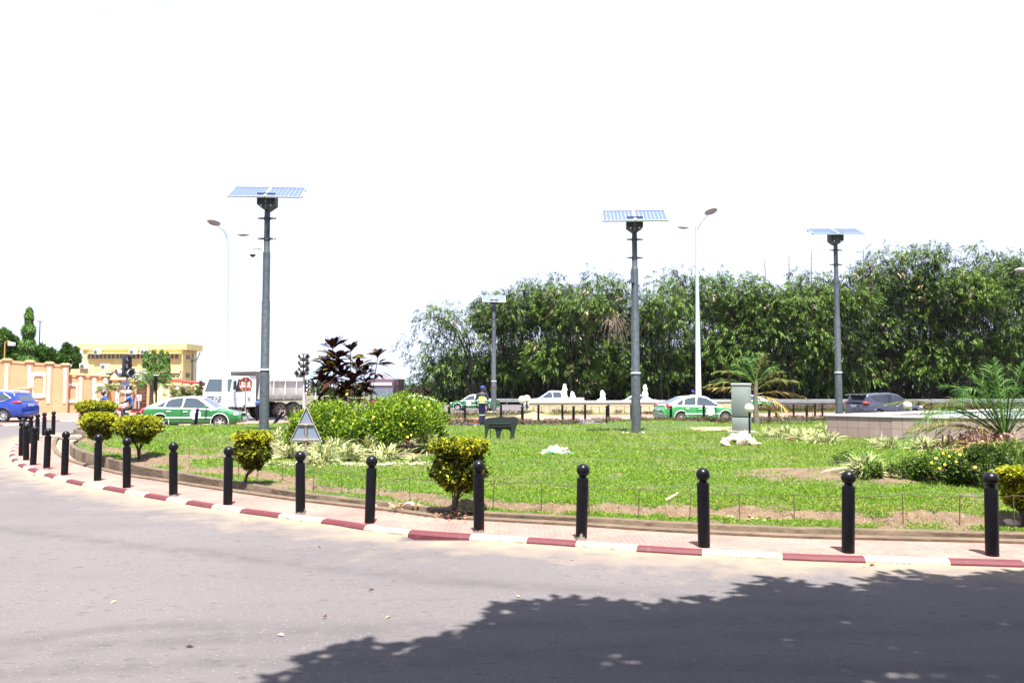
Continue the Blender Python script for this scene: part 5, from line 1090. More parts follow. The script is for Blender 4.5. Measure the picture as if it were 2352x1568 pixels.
STAND = dict(pelvis=(0, 0, .97), chest=(0, 0, 1.28), neck=(0, 0, 1.50), head=(0, .015, 1.64), shL=(-.19, 0, 1.43), elL=(-.26, -.02, 1.16), wrL=(-.27, .05, .92), shR=(.19, 0, 1.43), elR=(.26, -.03, 1.16), wrR=(.27, .05, .92),
    hipL=(-.09, 0, .92), knL=(-.10, .02, .50), anL=(-.10, -.02, .09), toL=(-.12, .15, .04), hipR=(.09, 0, .92), knR=(.10, .02, .50), anR=(.10, -.02, .09), toR=(.12, .15, .04), face=(0, 1, 0))
NAVY = mat('navy_cloth', (.007, .009, .042), .8, var=.25, scale=6); YEL = mat('hi_vis_yellow', (.42, .60, .06), .7, var=.08, scale=8); CAPB = mat('cap_blue', (.01, .03, .42), .6, var=.1)
def cap(t, hd, f_, m_, k=1):
    q = MB(); pr = [(.097, .01), (.096, .035), (.080, .075), (.045, .095), (0, .10)]; q.lathe(pr, 16, M=Matrix.Translation(Vector(hd)+Vector((0, 0, .035)))); 
    f_ = Vector(f_); l_ = f_.cross(Vector((0, 0, 1))); c_ = Vector(hd)+Vector((0, 0, .045)); vs = []
    for i in range(9): a = -1+2*i/8; p = c_+l_*.09*a; vs += [p+f_*(.05+.05*(1-a*a)), p+f_*(.09+.10*(1-a*a))+Vector((0, 0, -.02))]
    vs2 = [x-Vector((0, 0, .008)) for x in vs]; q.add(vs+vs2, [(2*i, 2*i+1, 2*i+3, 2*i+2) for i in range(8)]+[(18+2*i, 18+2*i+1, 18+2*i+3, 18+2*i+2) for i in range(8)]); q.build('cap', m_, t, 50)
b_ = G(1107, 980, .12); t = E('person', 'person standing in a blue cap, yellow safety vest and navy overalls, back turned', 'person', b_, 0)
Jw = dict(STAND); fr_ = Vector((.75, .66, 0)).normalized(); Jw.update(face=tuple(fr_), head=(.02, .015, 1.64), hipL=(-.07, 0, .92), hipR=(.07, .02, .92), knL=(-.06, .02, .5), knR=(.06, .03, .5), anL=(-.05, 0, .09), anR=(.05, .03, .09), toL=(-.08, .15, .04), toR=(.12, .15, .04), elL=(-.27, -.04, 1.17), wrL=(-.22, .02, .93), wrR=(.25, -.06, .92), elR=(.27, -.04, 1.16))
person(t, Jw, shirt=NAVY, trousers=NAVY, shoe=BLT, sleeve=1, vest=YEL); cap(t, (.02, .015, 1.66), fr_, CAPB)
REF = mat('reflective_band', (.5, .52, .5), .3, metal=.3)
q = MB()
for z, rx, ry in ((1.06, .195, .165), (1.20, .21, .165)): q.lathe([(1, z-.022), (1, z+.022)], 24, M=Matrix.Diagonal((rx*1.06, ry*1.06, 1, 1)), cap=False)
q.build('reflective_band', REF, t, 60); 
for s in (-1, 1): q = MB(); q.lathe([(.075, .50), (.075, .545)], 14, M=Matrix.Translation((s*.06, .02, 0)), cap=False); q.build('leg_band', REF, t, 60); q = MB(); q.lathe([(.062, 1.12), (.062, 1.16)], 14, M=Matrix.Translation((s*.268, -.04, 0)), cap=False); q.build('sleeve_band', REF, t, 60)
q = MB(); q.box((.275, -.07, .84), (.07, .05, .07), bev=.02); q.build('glove', mat('glove_red', (.30, .02, .015), .6), t)
q = MB(); q.lathe([(.10, 0), (.125, .24), (.13, .25), (.118, .25), (.10, .02)], 18); bk = q.build('paint_bucket', mat('bucket_white', (.5, .42, .42), .5, var=.4, scale=8), None, 40, loc=G(1091, 981, .12)); tag(bk, 'white paint bucket with a red-stained rim at the feet of the worker', 'bucket')
q = MB(); q.lathe([(.127, .20), (.134, .255), (.12, .257)], 18); q.build('bucket_rim', mat('glove_red', (.3, .02, .015), .6), bk, 40)
b_ = D(1592, 945, 54); t = E('person', 'person in a blue cap and pale shirt, behind the roof of the right green taxi', 'person', (b_.x, 54, zg(54)+.1), 0)
person(t, dict(STAND, face=(1, .2, 0)), shirt=WHT, trousers=NAVY, shoe=BLT); cap(t, (0, .015, 1.66), Vector((1, .2, 0)).normalized(), CAPB)
# motorcycles with riders
MRD = mat('moto_red', (.22, .02, .03), .3, var=.1, coat=.6); CHR = mat('chrome', (.6, .6, .62), .15, metal=.9, var=0)
def motorcycle(loc, rz, label, wh=False):
    t = E('motorcycle', label, 'motorcycle', loc, rz, 'motorcycles'); 
    for x, nm in ((-.62, 0), (.62, 1)):
        q = MB(); M = Matrix.Translation((x, 0, .30)) @ Matrix.Rotation(PI/2, 4, 'X'); q.lathe([(.22, -.04), (.28, -.045), (.30, -.02), (.30, .02), (.28, .045), (.22, .04)], 24, M=M, cap=False); wl = q.build('wheel', TYR, t, 40)
        q = MB(); q.lathe([(.22, -.03), (.22, .03), (.20, .03), (.20, -.03)], 24, M=M, cap=False); q.lathe([(.05, -.06), (.05, .06)], 10, M=M)
        for k in range(6): q.box((.12, 0, 0), (.2, .02, .02), M=M @ Matrix.Rotation(k*PI/3, 4, 'Z'))
        q.build('rim', CHR, wl)
    q = MB(); [q.tube([(.62, s*.07, .30), (.42, s*.07, .88)], .022, 8) for s in (-1, 1)]; q.box((.60, 0, .60), (.26, .12, .03)); q.build('front_fork', CHR, t, 40)
    q = MB(); q.tube([(.40, -.34, 1.02), (.42, -.15, 1.0), (.46, 0, .95), (.42, .15, 1.0), (.40, .34, 1.02)], .014, 8); q.build('handlebar', BLT, t, 40)
    for s in (-1, 1): q = MB(); q.tube([(.42, s*.2, 1.0), (.46, s*.27, 1.16)], .008, 5); q.ball((.46, s*.28, 1.2), .06, 8, sc=(.4, 1.1, .8)); q.build('mirror', BLT, t, 60)
    q = MB(); q.ball((.56, 0, .86), .11, 10, sc=(.8, 1, 1)); q.build('headlight', HL, t, 60); q = MB(); q.prism([(.66, .98), (.50, 1.02), (.46, .72), (.60, .70)], -.11, .11); q.build('front_fairing', WHT if wh else MRD, t, 30)
    q = MB(); q.ball((.14, 0, .80), .2, 10, sc=(1.4, .75, .65)); q.build('fuel_tank', MRD, t, 60); q = MB(); q.box((-.30, 0, .76), (.72, .24, .09), bev=.04); q.build('seat', BLT, t, 40)
    q = MB(); q.box((.05, 0, .44), (.36, .22, .30), bev=.05); q.tube([(.1, .1, .35), (-.3, .14, .25), (-.75, .16, .34)], .035, 8); q.build('engine', mat('engine_grey', (.10, .10, .11), .5, metal=.5), t, 40)
    q = MB(); q.prism([(-.85, .84), (-.3, .74), (-.2, .60), (-.55, .58)], -.10, .10); q.build('tail_fairing', MRD, t, 30); q = MB(); q.box((-.86, 0, .76), (.05, .12, .08)); q.build('tail_light', TLR, t)
    return t
SIT = dict(pelvis=(-.25, 0, .90), chest=(-.18, 0, 1.20), neck=(-.12, 0, 1.42), head=(-.07, 0, 1.56), shL=(-.14, .18, 1.35), elL=(.02, .28, 1.13), wrL=(.30, .28, 1.04), shR=(-.14, -.18, 1.35), elR=(.02, -.28, 1.13), wrR=(.30, -.28, 1.04),
    hipL=(-.20, .10, .86), knL=(.18, .19, .72), anL=(.02, .18, .32), toL=(.18, .20, .27), hipR=(-.20, -.10, .86), knR=(.18, -.19, .72), anR=(.02, -.18, .32), toR=(.18, -.20, .27), face=(1, 0, 0))
SHB = mat('shirt_blue', (.045, .12, .40), .8, var=.35, scale=9)
def rider(loc, rz, label, helm, face=None):
    t = E('person', label, 'person', loc, rz); J = dict(SIT); person(t, J, shirt=SHB, trousers=mat('trousers_dark', (.03, .028, .03), .8, var=.2), shoe=BLT)
    h = Vector(J['head']); q = MB(); q.ball((h.x-.01, 0, h.z+.045), .135, 12, sc=(1.05, .95, .92)); q.box((h.x+.12, 0, h.z+.06), (.10, .18, .012)); q.build('helmet', helm, t, 60)
HW = mat('helmet_white', (.62, .62, .60), .25, var=.03, coat=1); HB = mat('helmet_black', (.015, .015, .02), .15, coat=1)
b_ = G3(289, 975); loc = (b_.x, b_.y, b_.z); motorcycle(loc, R(196), 'motorcycle with a pale front ridden by the person in the white helmet', True); rider(loc, R(196), 'person in a white helmet and blue shirt riding a motorcycle, behind the trimmed bushes', HW)
b_ = D(232, 972, 44); loc = (b_.x, 44, zg(44)+RL); motorcycle(loc, R(184), 'motorcycle hidden behind the trimmed bushes, under the rider in the black helmet'); rider(loc, R(184), 'person in a black helmet riding a motorcycle, only head and shoulders above the bushes', HB)
# ============================================================ BUILDINGS AND WALLS
def render_mat(name, col, sc=1.2):
    return mat(name, col, .85, var=.10, scale=sc, bump=.15, bscale=20)
ORW = render_mat('orange_render', (.45, .255, .135)); YEW = render_mat('yellow_render', (.66, .50, .21)); YRF = render_mat('yellow_fascia', (.60, .50, .20)); YEL2 = render_mat('pale_yellow', (.58, .46, .24)); WPT = mat('white_plaster', (.82, .80, .78), .8, var=.04); PNK = render_mat('pink_render', (.64, .44, .28))
def wall_run(name, label, x0, Y0, x1, Y1, t0, t1, piers, meds, m, y_off=0, capm=None):
    a = D(x0, 900, Y0); c = D(x1, 900, Y1); a.z = c.z = 0; v = (c-a); Ln = v.length; u = v/Ln; t = E(name, label, 'wall', (a.x, a.y, -.3)); t.rotation_euler = (0, 0, math.atan2(u.y, u.x))
    def at(x):       # distance along the wall seen in column x
        k = (x-CX)/F/math.cos(PITCH); s_ = (k*a.y-a.x)/(u.x-k*u.y); return s_
    top = lambda s_: D(x0, t0, Y0).z+.3+(D(x1, t1, Y1).z-D(x0, t0, Y0).z)*s_/Ln
    q = MB(); n_ = 10
    q.add([(0, 0, -.3), (Ln, 0, -.3), (Ln, 0, top(Ln)), (0, 0, top(0)), (0, .25, -.3), (Ln, .25, -.3), (Ln, .25, top(Ln)), (0, .25, top(0))], [(0, 1, 2, 3), (4, 5, 6, 7), (0, 3, 7, 4), (1, 2, 6, 5), (3, 2, 6, 7)]); q.build('wall_panel', m, t)
    q = MB(); q.add([(0, -.035, top(0)-.16), (Ln, -.035, top(Ln)-.16), (Ln, -.035, top(Ln)+.03), (0, -.035, top(0)+.03), (0, .33, top(0)-.16), (Ln, .33, top(Ln)-.16), (Ln, .33, top(Ln)+.03), (0, .33, top(0)+.03)], [(0, 1, 2, 3), (4, 5, 6, 7), (0, 3, 7, 4), (1, 2, 6, 5), (3, 2, 6, 7), (0, 1, 5, 4)]); q.build('coping', capm or m, t)
    q = MB(); q.box((Ln/2, -.03, .3), (Ln, .06, .8)); q.build('plinth', m, t)
    for x in piers:
        s_ = at(x); zt = top(s_); q = MB(); q.box((s_, .10, zt/2), (.44, .28, zt), 0); pr_ = q.build('pier', m, t); q = MB(); q.box((s_, .12, zt+.06), (.66, .46, .08)); q.box((s_, .12, zt+.13), (.46, .32, .06)); q.build('pier_cap', YEL2, pr_)
        q = MB(); q.box((s_, -.065, zt*.52+.25), (.17, .03, zt*.70)); q.build('white_strip', WPT, pr_)
    for x, y, hw, hh in meds:
        s_ = at(x); Yw = a.y+u.y*s_; k = Yw/F; zc = D(x, y, Yw).z+.3; vd = Vector((D(x, 900, 60).x, 60, 0)).normalized(); w_ = hw*k*1.08/abs(u.x*vd.y-u.y*vd.x); h_ = hh*k; n1 = .24*w_; m1 = .20*h_; tk = .24*w_; 
        O = [(-w_, -h_+m1), (-w_+n1, -h_), (w_-n1, -h_), (w_, -h_+m1), (w_, h_-m1), (w_-n1, h_), (-w_+n1, h_), (-w_, h_-m1)]; th = .26*h_; I = [(-w_+tk, -h_+th+m1), (-w_+tk+n1, -h_+th), (w_-tk-n1, -h_+th), (w_-tk, -h_+th+m1), (w_-tk, h_-th-m1), (w_-tk-n1, h_-th), (-w_+tk+n1, h_-th), (-w_+tk, h_-th-m1)]
        q = MB(); vs = [(s_+p, -.06, zc+z) for p, z in O]+[(s_+p, -.06, zc+z) for p, z in I]+[(s_+p, .02, zc+z) for p, z in O]+[(s_+p, .02, zc+z) for p, z in I]
        q.add(vs, [(i, (i+1) % 8, 8+(i+1) % 8, 8+i) for i in range(8)]+[(i, (i+1) % 8, 16+(i+1) % 8, 16+i) for i in range(8)]+[(8+i, 8+(i+1) % 8, 24+(i+1) % 8, 24+i) for i in range(8)]); fr = q.build('plaster_frame', WPT, t)
        for sx in (-1, 1):
            for sz in (-1, 1): q = MB(); q.box((s_+sx*w_*1.02, -.04, zc+sz*h_*.9), (.10, .05, .16)); q.build('frame_ear', WPT, fr)
    return t, at, top
wall_run('boundary_wall', 'tall orange boundary wall with white strips behind the blue car', -120, 59.0, 155, 61.8, 817, 839, [-70, -27, 17.6, 69.8, 115, 152], [(91.5, 884, 12.5, 29)], ORW)
wall_run('boundary_wall', 'medium-height orange wall with white frames, between the tall wall and the low wall', 157, 62.2, 246, 63.6, 860.5, 865, [187.7, 218.5, 244], [(169.5, 902, 9.5, 22), (231.5, 902, 8, 21)], ORW)
wall_run('boundary_wall', 'low orange wall with a white frame, directly left of the brown gate', 248, 64.2, 306, 66.0, 884, 886, [270.6, 302], [(283, 915, 8, 18)], ORW)
wall_run('boundary_wall', 'low cream wall right of the brown gate, behind the left green taxi', 350, 66.5, 520, 69, 884, 888, [350, 372, 390, 410, 430, 452], [], YEL2)
# small utility box in front of the wall
b_ = D(58, 950, 52); q = MB(); zt = D(58, 892, 52).z+.3; q.box((0, 0, zt/2), (.62, .4, zt), bev=.02); q.box((0, 0, zt+.03), (.74, .5, .08), mi=1); tag(q.build('utility_cupboard', [YEL2, YEL2], None, loc=(b_.x, 52.0, -.3)), 'cream utility cupboard against the tall orange wall, behind the blue car tail', 'cupboard')
b_ = D(10, 830, 66); t = E('wall_lamp', 'floodlight on a thin ochre post above the tall orange wall at the far left', 'lamp', (b_.x, 66, -.3)); z1 = D(10, 786, 66).z+.3; q = MB(); q.tube([(0, 0, 0), (0, 0, z1), (.25, 0, z1+.1), (.5, 0, z1)], .05, 6); q.build('post', mat('ochre_paint', (.35, .2, .05), .6), t); q = MB(); q.box((.55, 0, z1-.15), (.45, .4, .28), bev=.05); q.build('lamp_head', WHT, t)

# ---- gate with arch
Yg = 66.5; b_ = D(328, 940, Yg); t = E('gate', 'brown barred double gate under a white arched sign', 'gate', (b_.x, Yg, -.3)); gx = lambda x: D(x, 900, Yg).x-b_.x; gz = lambda y: D(328, y, Yg).z+.3
BRG = mat('gate_brown', (.075, .022, .016), .5, var=.3)
for x in (310, 346): q = MB(); zt = gz(875); q.box((gx(x), 0, zt/2), (.42, .45, zt)); q.box((gx(x), 0, zt+.06), (.62, .65, .14)); q.build('gate_pillar', ORW, t)
for s in (0, 1):
    x0, x1 = gx(313)+s*(gx(343)-gx(313))/2, gx(313)+(s+1)*(gx(343)-gx(313))/2; za, zb_ = (gz(888), gz(879)) if s == 0 else (gz(879), gz(888)); lf = MB()
    for k in range(9): x = x0+(x1-x0)*k/8; z = za+(zb_-za)*k/8; lf.tube([(x, 0, .05), (x, 0, z)], .022, 4)
    for z in (.1, gz(925), gz(908), gz(900), gz(893)): lf.tube([(x0, 0, z), (x1, 0, z)], .03, 4)
    lf.tube([(x0, 0, za), (x1, 0, zb_)], .04, 4); lv = lf.build('gate_leaf', BRG, t); q = MB(); q.box(((x0+x1)/2, .02, gz(918)/2), (x1-x0-.05, .03, gz(918))); q.build('gate_sheet', BRG, lv)
q = MB(); ax0, ax1 = gx(303), gx(346); arc = [(ax0, gz(871)), (ax1, gz(871)), (ax1, gz(866)), (gx(338), gz(856)), (gx(328), gz(850.5)), (gx(318), gz(853)), (ax0, gz(858))]; q.prism(arc, -.25, -.12); ar = q.build('arch_sign', WPT, t)
text_mesh('lettering', 'INST', .42, mat('letter_grey', (.10, .12, .22), .6), ar, (gx(309.5), -.262, gz(866.5)), (PI/2, 0, 0), .008, .01)
q = MB(); q.prism([(gx(322), gz(850)), (gx(334), gz(850)), (gx(331), gz(847)), (gx(325), gz(847))], -.3, .1); q.build('arch_cap', YEL2, t)
q = MB(); r_ = gx(357)-gx(344); q.prism([(gx(346)+r_*math.cos(R(a)), gz(872)+r_*.95*math.sin(R(a))) for a in range(0, 98, 8)]+[(gx(346)-.2, gz(872))], -.3, -.15); qd = q.build('round_sign', WPT, t)
q = MB(); q.box((gx(350), -.31, gz(868)), (.35, .02, .22)); q.box((gx(350.3), -.31, gz(864.5)), (.10, .02, .18)); q.build('emblem', mat('emblem_rust', (.28, .13, .12), .6), qd)
b_ = D(282, 940, 73); t = E('gate_house', 'small cream gatehouse with a gabled front left of the brown gate', 'gatehouse', (b_.x, 73, -.3)); hx = lambda x: D(x, 900, 73).x-b_.x; hz = lambda y: D(282, y, 73).z+.3
q = MB(); q.prism([(hx(257), -.2), (hx(304), -.2), (hx(304), hz(872)), (hx(257), hz(872))], 0, 3); q.build('wall', YEL2, t); q = MB(); q.prism([(hx(254), hz(872)), (hx(306), hz(872)), (hx(306), hz(866)), (hx(284), hz(851)), (hx(277), hz(848)), (hx(258), hz(862))], -.25, 3.1); q.build('roof', YEL2, t)
q = MB(); q.prism([(hx(266), hz(885)), (hx(284), hz(885)), (hx(275), hz(873))], -.05, -.01); q.build('gable_grille', BRG, t); q = MB(); q.box((hx(299), -.05, hz(905)), (.6, .06, 1.6)); q.build('side_gate', BRG, t)
# ---- yellow annexe and office building
b_ = D(205, 940, 78); zt = D(205, 847, 78).z; xa, xb = D(150, 900, 78).x, D(259, 900, 78).x; t = E('annexe', 'low yellow annexe behind the orange walls with air conditioners on top', 'building', (xa, 78, -.3)); q = MB(); q.box(((xb-xa)*.35, 2, (zt+.3)/2), ((xb-xa)*.7, 4, zt+.3)); q.build('wall', YEL2, t); q = MB(); q.box(((xb-xa)*.85, 1.6, (zt+.1)/2), ((xb-xa)*.3, 4, zt+.1)); q.build('wall', PNK, t); q = MB(); q.box(((xb-xa)*.97, -.42, zt-.75), (.7, .05, 1.3)); q.build('door', mat('dark_opening', (.02, .02, .025), .6), t)
ACW = mat('ac_white', (.62, .62, .60), .5, var=.05)
def ac(par, x, y, z):
    q = MB(); q.box((x, y, z), (.80, .32, .52), bev=.03); a_ = q.build('air_conditioner', ACW, par, 30); q = MB(); q.lathe([(0, 0), (.19, 0), (.19, .015), (0, .015)], 16, M=Matrix.Translation((x-.14, y-.165, z)) @ Matrix.Rotation(PI/2, 4, 'X')); q.build('fan_grille', mat('fan_dark', (.10, .10, .10), .5), a_)
ac(t, D(192, 900, 78).x-xa, 0, zt+.55); ac(t, D(240, 900, 78).x-xa, 0, zt+.5)
Yb = 85; Xl, Xr = D(190, 850, Yb).x, D(419, 850, Yb).x; zt = D(300, 803, Yb).z; zs = D(300, 789, Yb).z
t = E('office_building', 'yellow two-storey flat-roofed building with ribbon windows at the left', 'building', (Xl, Yb, -.3)); Wd = Xr-Xl; Hh = zt+.3; bxf = lambda x: D(x, 850, Yb).x-Xl; bzf = lambda y: D(300, y, Yb).z+.3
q = MB(); q.box((Wd/2, 1.9, Hh/2), (Wd, 3.8, Hh)); q.build('wall', YEW, t)
q = MB(); q.box((Wd/2-.05, 2.05, Hh+(zs-zt)/2), (Wd+1.0, 4.4, zs-zt)); q.build('roof', YRF, t)
q = MB(); q.box(((bxf(205)+bxf(415))/2, -.18, bzf(811.5)), (bxf(415)-bxf(200), .36, .09)); q.build('canopy_ledge', YEL2, t); q = MB(); q.box(((bxf(205)+bxf(415))/2, -.06, bzf(824.3)), (bxf(415)-bxf(200), .12, .07)); q.build('sill', YEL2, t)
WG = mat('window_glass', (.05, .06, .075), .15, var=.4, scale=1.5); FRM = mat('window_frame', (.42, .35, .2), .7)
wins = [(203, 5), (212, 5), (222, 5), (231, 5)]
xs_ = [199, 208.5, 218, 227, 236.5, 246, 255.5, 265, 274.5, 284, 293.5, 303, 312.5, 322, 331.5, 341, 350.5, 360, 369.5, 379, 391, 401]
for x in xs_:
    q = MB(); q.box((bxf(x+4.2), -.01, (bzf(812.5)+bzf(823.5))/2), (7.6*Yb/F, .04, bzf(812.5)-bzf(823.5))); fw = q.build('window', FRM, t); q = MB(); q.box((bxf(x+4.2), -.035, (bzf(813.2)+bzf(822.9))/2), (6.2*Yb/F, .02, bzf(813.2)-bzf(822.9)-.02)); q.build('pane', WG, fw)
    q = MB(); [q.box((bxf(x+4.2), -.05, bzf(815.5+2.4*k)), (6*Yb/F, .01, .015)) for k in range(3)]; q.build('louvre', FRM, fw)
for x in (386, 395, 405): q = MB(); q.box((bxf(x+4), -.02, (bzf(855.5)+bzf(866.5))/2), (6.5*Yb/F, .05, bzf(855.5)-bzf(866.5))); fw = q.build('window', WG, t); q = MB(); [q.box((bxf(x+4), -.05, bzf(857.5+2.2*k)), (6.4*Yb/F, .01, .03)) for k in range(4)]; q.build('grille', FRM, fw)
q = MB(); q.box((bxf(400), -.04, bzf(852.6)), (34*Yb/F, .09, .35)); q.box((bxf(400), -.04, bzf(868.5)), (34*Yb/F, .09, .12)); q.box((bxf(417), -.04, bzf(861)), (.22, .09, .9)); q.build('window_surround', YEL2, t)
for yy in (1.4, ): 
    for zr in ((814, 823), (856, 866)): q = MB(); q.box((Wd+.02, yy, (bzf(zr[0])+bzf(zr[1]))/2), (.06, .9, bzf(zr[0])-bzf(zr[1]))); q.build('window', mat('brown_pane', (.10, .08, .05), .4), t)  # side panes in one plain dull brown
    q = MB(); q.box((Wd+.03, 2.6, Hh/2), (.05, .4, Hh-.6)); q.build('vent_strip', mat('vent_strip', (.24, .21, .17), .8, var=.5, scale=10), t)
ac(t, bxf(225.5), -.25, bzf(808.2)); ac(t, bxf(308), -.25, bzf(808.2)); ac(t, bxf(333), -.25, bzf(808.2))
q = MB(); q.tube([(Wd+.2, 1.5, Hh-1.2), (Wd+1.0, 1.4, Hh-.9), (Wd+1.3, 1.3, Hh-.2)], .05, 5); q.tube([(Wd+.2, 1.5, Hh-.9), (Wd+1.1, 1.2, Hh-1.2)], .04, 5); q.build('antenna_bracket', GALVD, t)
b_ = D(420, 880, 80); t = E('shed', 'low shed with a red roof edge right of the yellow building', 'shed', (b_.x, 80, -.3)); q = MB(); q.box((0, 1.5, 1.2), (3.2, 3, 2.4)); q.build('wall', mat('shed_brown', (.09, .035, .02), .8), t); q = MB(); w2 = 36*80/F; q.prism([(-w2, D(385, 872, 80).z+.3), (w2, D(455, 878, 80).z+.3), (w2, D(455, 878, 80).z+.18), (-w2, D(385, 876.5, 80).z+.3)], -.3, 3.2); q.build('roof', mat('red_sheet', (.34, .035, .03), .6), t)
# ---- far city: haze painted as pale blue into walls and windows
CT = mat('far_concrete', (.42, .54, .64), .8, var=.1, scale=.01); CTW = mat('hazed_windows', (.30, .42, .53), .4)
def tower(x0, x1, yt, Y, label, fl=0, grp='far city buildings'):
    a = D(x0, 880, Y); c = D(x1, 880, Y); zt = D(x0, yt, Y).z+.3; t = E('tower_block', label, 'building', ((a.x+c.x)/2, Y, -.3), 0, grp); w_ = c.x-a.x
    q = MB(); q.box((0, w_/3, zt/2), (w_, w_*.66, zt)); q.build('wall', CT, t); n_ = fl or max(int(zt/3.6), 3); q = MB()
    for k in range(n_): q.box((0, -.15, zt*(k+.55)/n_), (w_*.94, .3, zt/n_*.42))
    o = q.build('window_bands', CTW, t); return t
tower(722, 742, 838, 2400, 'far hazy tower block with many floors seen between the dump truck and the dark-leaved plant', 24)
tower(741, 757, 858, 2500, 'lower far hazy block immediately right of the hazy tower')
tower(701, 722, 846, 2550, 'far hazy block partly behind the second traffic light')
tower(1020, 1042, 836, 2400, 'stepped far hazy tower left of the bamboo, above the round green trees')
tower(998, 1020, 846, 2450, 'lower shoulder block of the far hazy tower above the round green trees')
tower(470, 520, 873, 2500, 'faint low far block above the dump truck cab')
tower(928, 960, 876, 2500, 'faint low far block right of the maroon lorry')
# ============================================================ VEGETATION
def mtl(*a, **k): return leafmat(*a, **k)
BARK = mat('bark', (.055, .04, .028), .9, var=.4, scale=12, bump=.6)
# ---- lawn grass: short blades as one mesh, denser near the camera
GRS = leafmat('grass_blades', (.055, .150, .009), (.20, .30, .018), .5, .4, (.125, .23, .012)); GRS2 = leafmat('grass_dry', (.13, .19, .025), (.25, .25, .07), .6, .3)
def sample_lawn(n, ymin, ymax, keep=1.0, off=1.56):
    out = []
    while sum(len(o) for o in out) < n:
        y = rng.uniform(ymin, ymax, n*2); x = rng.uniform(-(y*.66+1.5), y*.66+6.5); P = np.column_stack([x, y]); d = dist_in(P, K1[::3]); nf = np.exp(-(((x+15.6)/3.4)**2+((y-26.2)/4.2)**2))*.75; ok = d > off+nf
        P, d = P[ok], d[ok]; h, s = lawn_h(P[:, 0], P[:, 1], d); ok = rng.random(len(P)) > s*1.25*keep; P, h = P[ok], h[ok]; out.append(np.column_stack([P, ZG(P[:, 1])+h-.005]))
    return np.vstack(out)[:n]
Ps = []; Ls = []
for y0, y1, n_, ln in ((8.5, 12, 125000, .055), (12, 16, 118000, .07), (16, 22, 110000, .09), (22, 30, 80000, .12), (30, 42, 50000, .13)):
    P = sample_lawn(n_, y0, y1); Ps.append(P); cl = vnoise(P[:, 0], P[:, 1], 2.2); Ls.append(ln*(.55+1.0*cl)*rng.uniform(.6, 1.3, len(P)))
P = np.vstack(Ps); Lg = np.concatenate(Ls); mi = (rng.random(len(P)) < .10+.55*np.clip((vnoise(P[:, 0], P[:, 1], .55)*.6+vnoise(P[:, 0]+7, P[:, 1], 1.9)*.4-.5)*4, 0, 1)).astype(int)
dr = rdir(len(P), .9, .6); dr[:, 2] = np.abs(dr[:, 2])+.15
g_ = ribbons('grass', P, dr, Lg, .007+P[:, 1]*.00062, [GRS, GRS2], seg=2, droop=.35, mi=mi, twist=1.0, peak=.3); tag(g_, kind='stuff')
# sparse tufts on the bare strips, taller seedy grass in the middle
P = sample_lawn(9000, 8.5, 20, keep=.35, off=1.46); P = np.repeat(P, 4, 0)+rng.normal(0, .02, (36000, 3))*[1, 1, 0]
d2 = rdir(len(P), 1.0); d2[:, 2] = np.abs(d2[:, 2])
P3 = sample_lawn(9000, 19, 30, 1); P3 = P3[(P3[:, 0] > -4) & (vnoise(P3[:, 0], P3[:, 1], .5) > .42)]; d3 = rng.normal(0, .18, (len(P3), 3)); d3[:, 2] = 1
P_ = np.vstack([P, P3]); D_ = np.vstack([d2, d3]); L_ = np.concatenate([rng.uniform(.04, .10, len(P)), rng.uniform(.15, .34, len(P3))]); W_ = np.concatenate([np.full(len(P), .013), np.full(len(P3), .012)])
mi = np.concatenate([np.zeros(len(P), int), (rng.random(len(P3)) < .5).astype(int)]); tag(ribbons('weeds', P_, D_, L_, W_, [GRS, GRS2], seg=2, droop=.3, mi=mi, twist=1.0, peak=.3), kind='stuff')
# far grass strip
q_ = k2in; n_ = 14000; y = rng.uniform(46, 74, n_*6); x = rng.uniform(-10, 50, n_*6); PP = np.column_stack([x, y]); PP = PP[dist_in(PP, k2in) > .05][:n_]
P = np.column_stack([PP, ZG(PP[:, 1])+.15]); d = rdir(len(P), .8); d[:, 2] = abs(d[:, 2]); tag(ribbons('grass', P, d, rng.uniform(.12, .3, len(P)), .05, [GRS, GRS2], seg=2, droop=.3, mi=(rng.random(len(P)) < .2).astype(int)), kind='stuff')
# dead leaves on the soil
P = np.vstack([np.array([L(*p)]) for p in [(935+rnd.gauss(0, 22), 1164+rnd.gauss(0, 3)) for _ in range(60)]+[(rnd.uniform(300, 2340), 0) for _ in range(0)]+[(1735+rnd.gauss(0, 60), 1192+rnd.gauss(0, 4)) for _ in range(25)]+[(1050+rnd.gauss(0, 30), 1180+rnd.gauss(0, 4)) for _ in range(35)]])
dl = rdir(len(P), 0, .3); tag(rhombs('dead_leaves', P+[0, 0, .02], dl, .08, .045, leafmat('dead_leaf', (.20, .10, .05), (.42, .28, .16), .7, .2)), kind='stuff')
P = np.array([list(G(rnd.uniform(20, 2300), rnd.uniform(1170, 1540), RL+.008)) for _ in range(14)]+[list(G(x, y, RL+.01)) for x, y in ((560, 1198), (1985, 1297), (1995, 1298), (40, 1064), (75, 1092), (30, 1034))])
tag(rhombs('fallen_leaves', P, rdir(len(P), .1, .1), .07, .035, leafmat('dead_leaf', (.20, .10, .05), (.42, .28, .16), .7, .2)), kind='stuff')

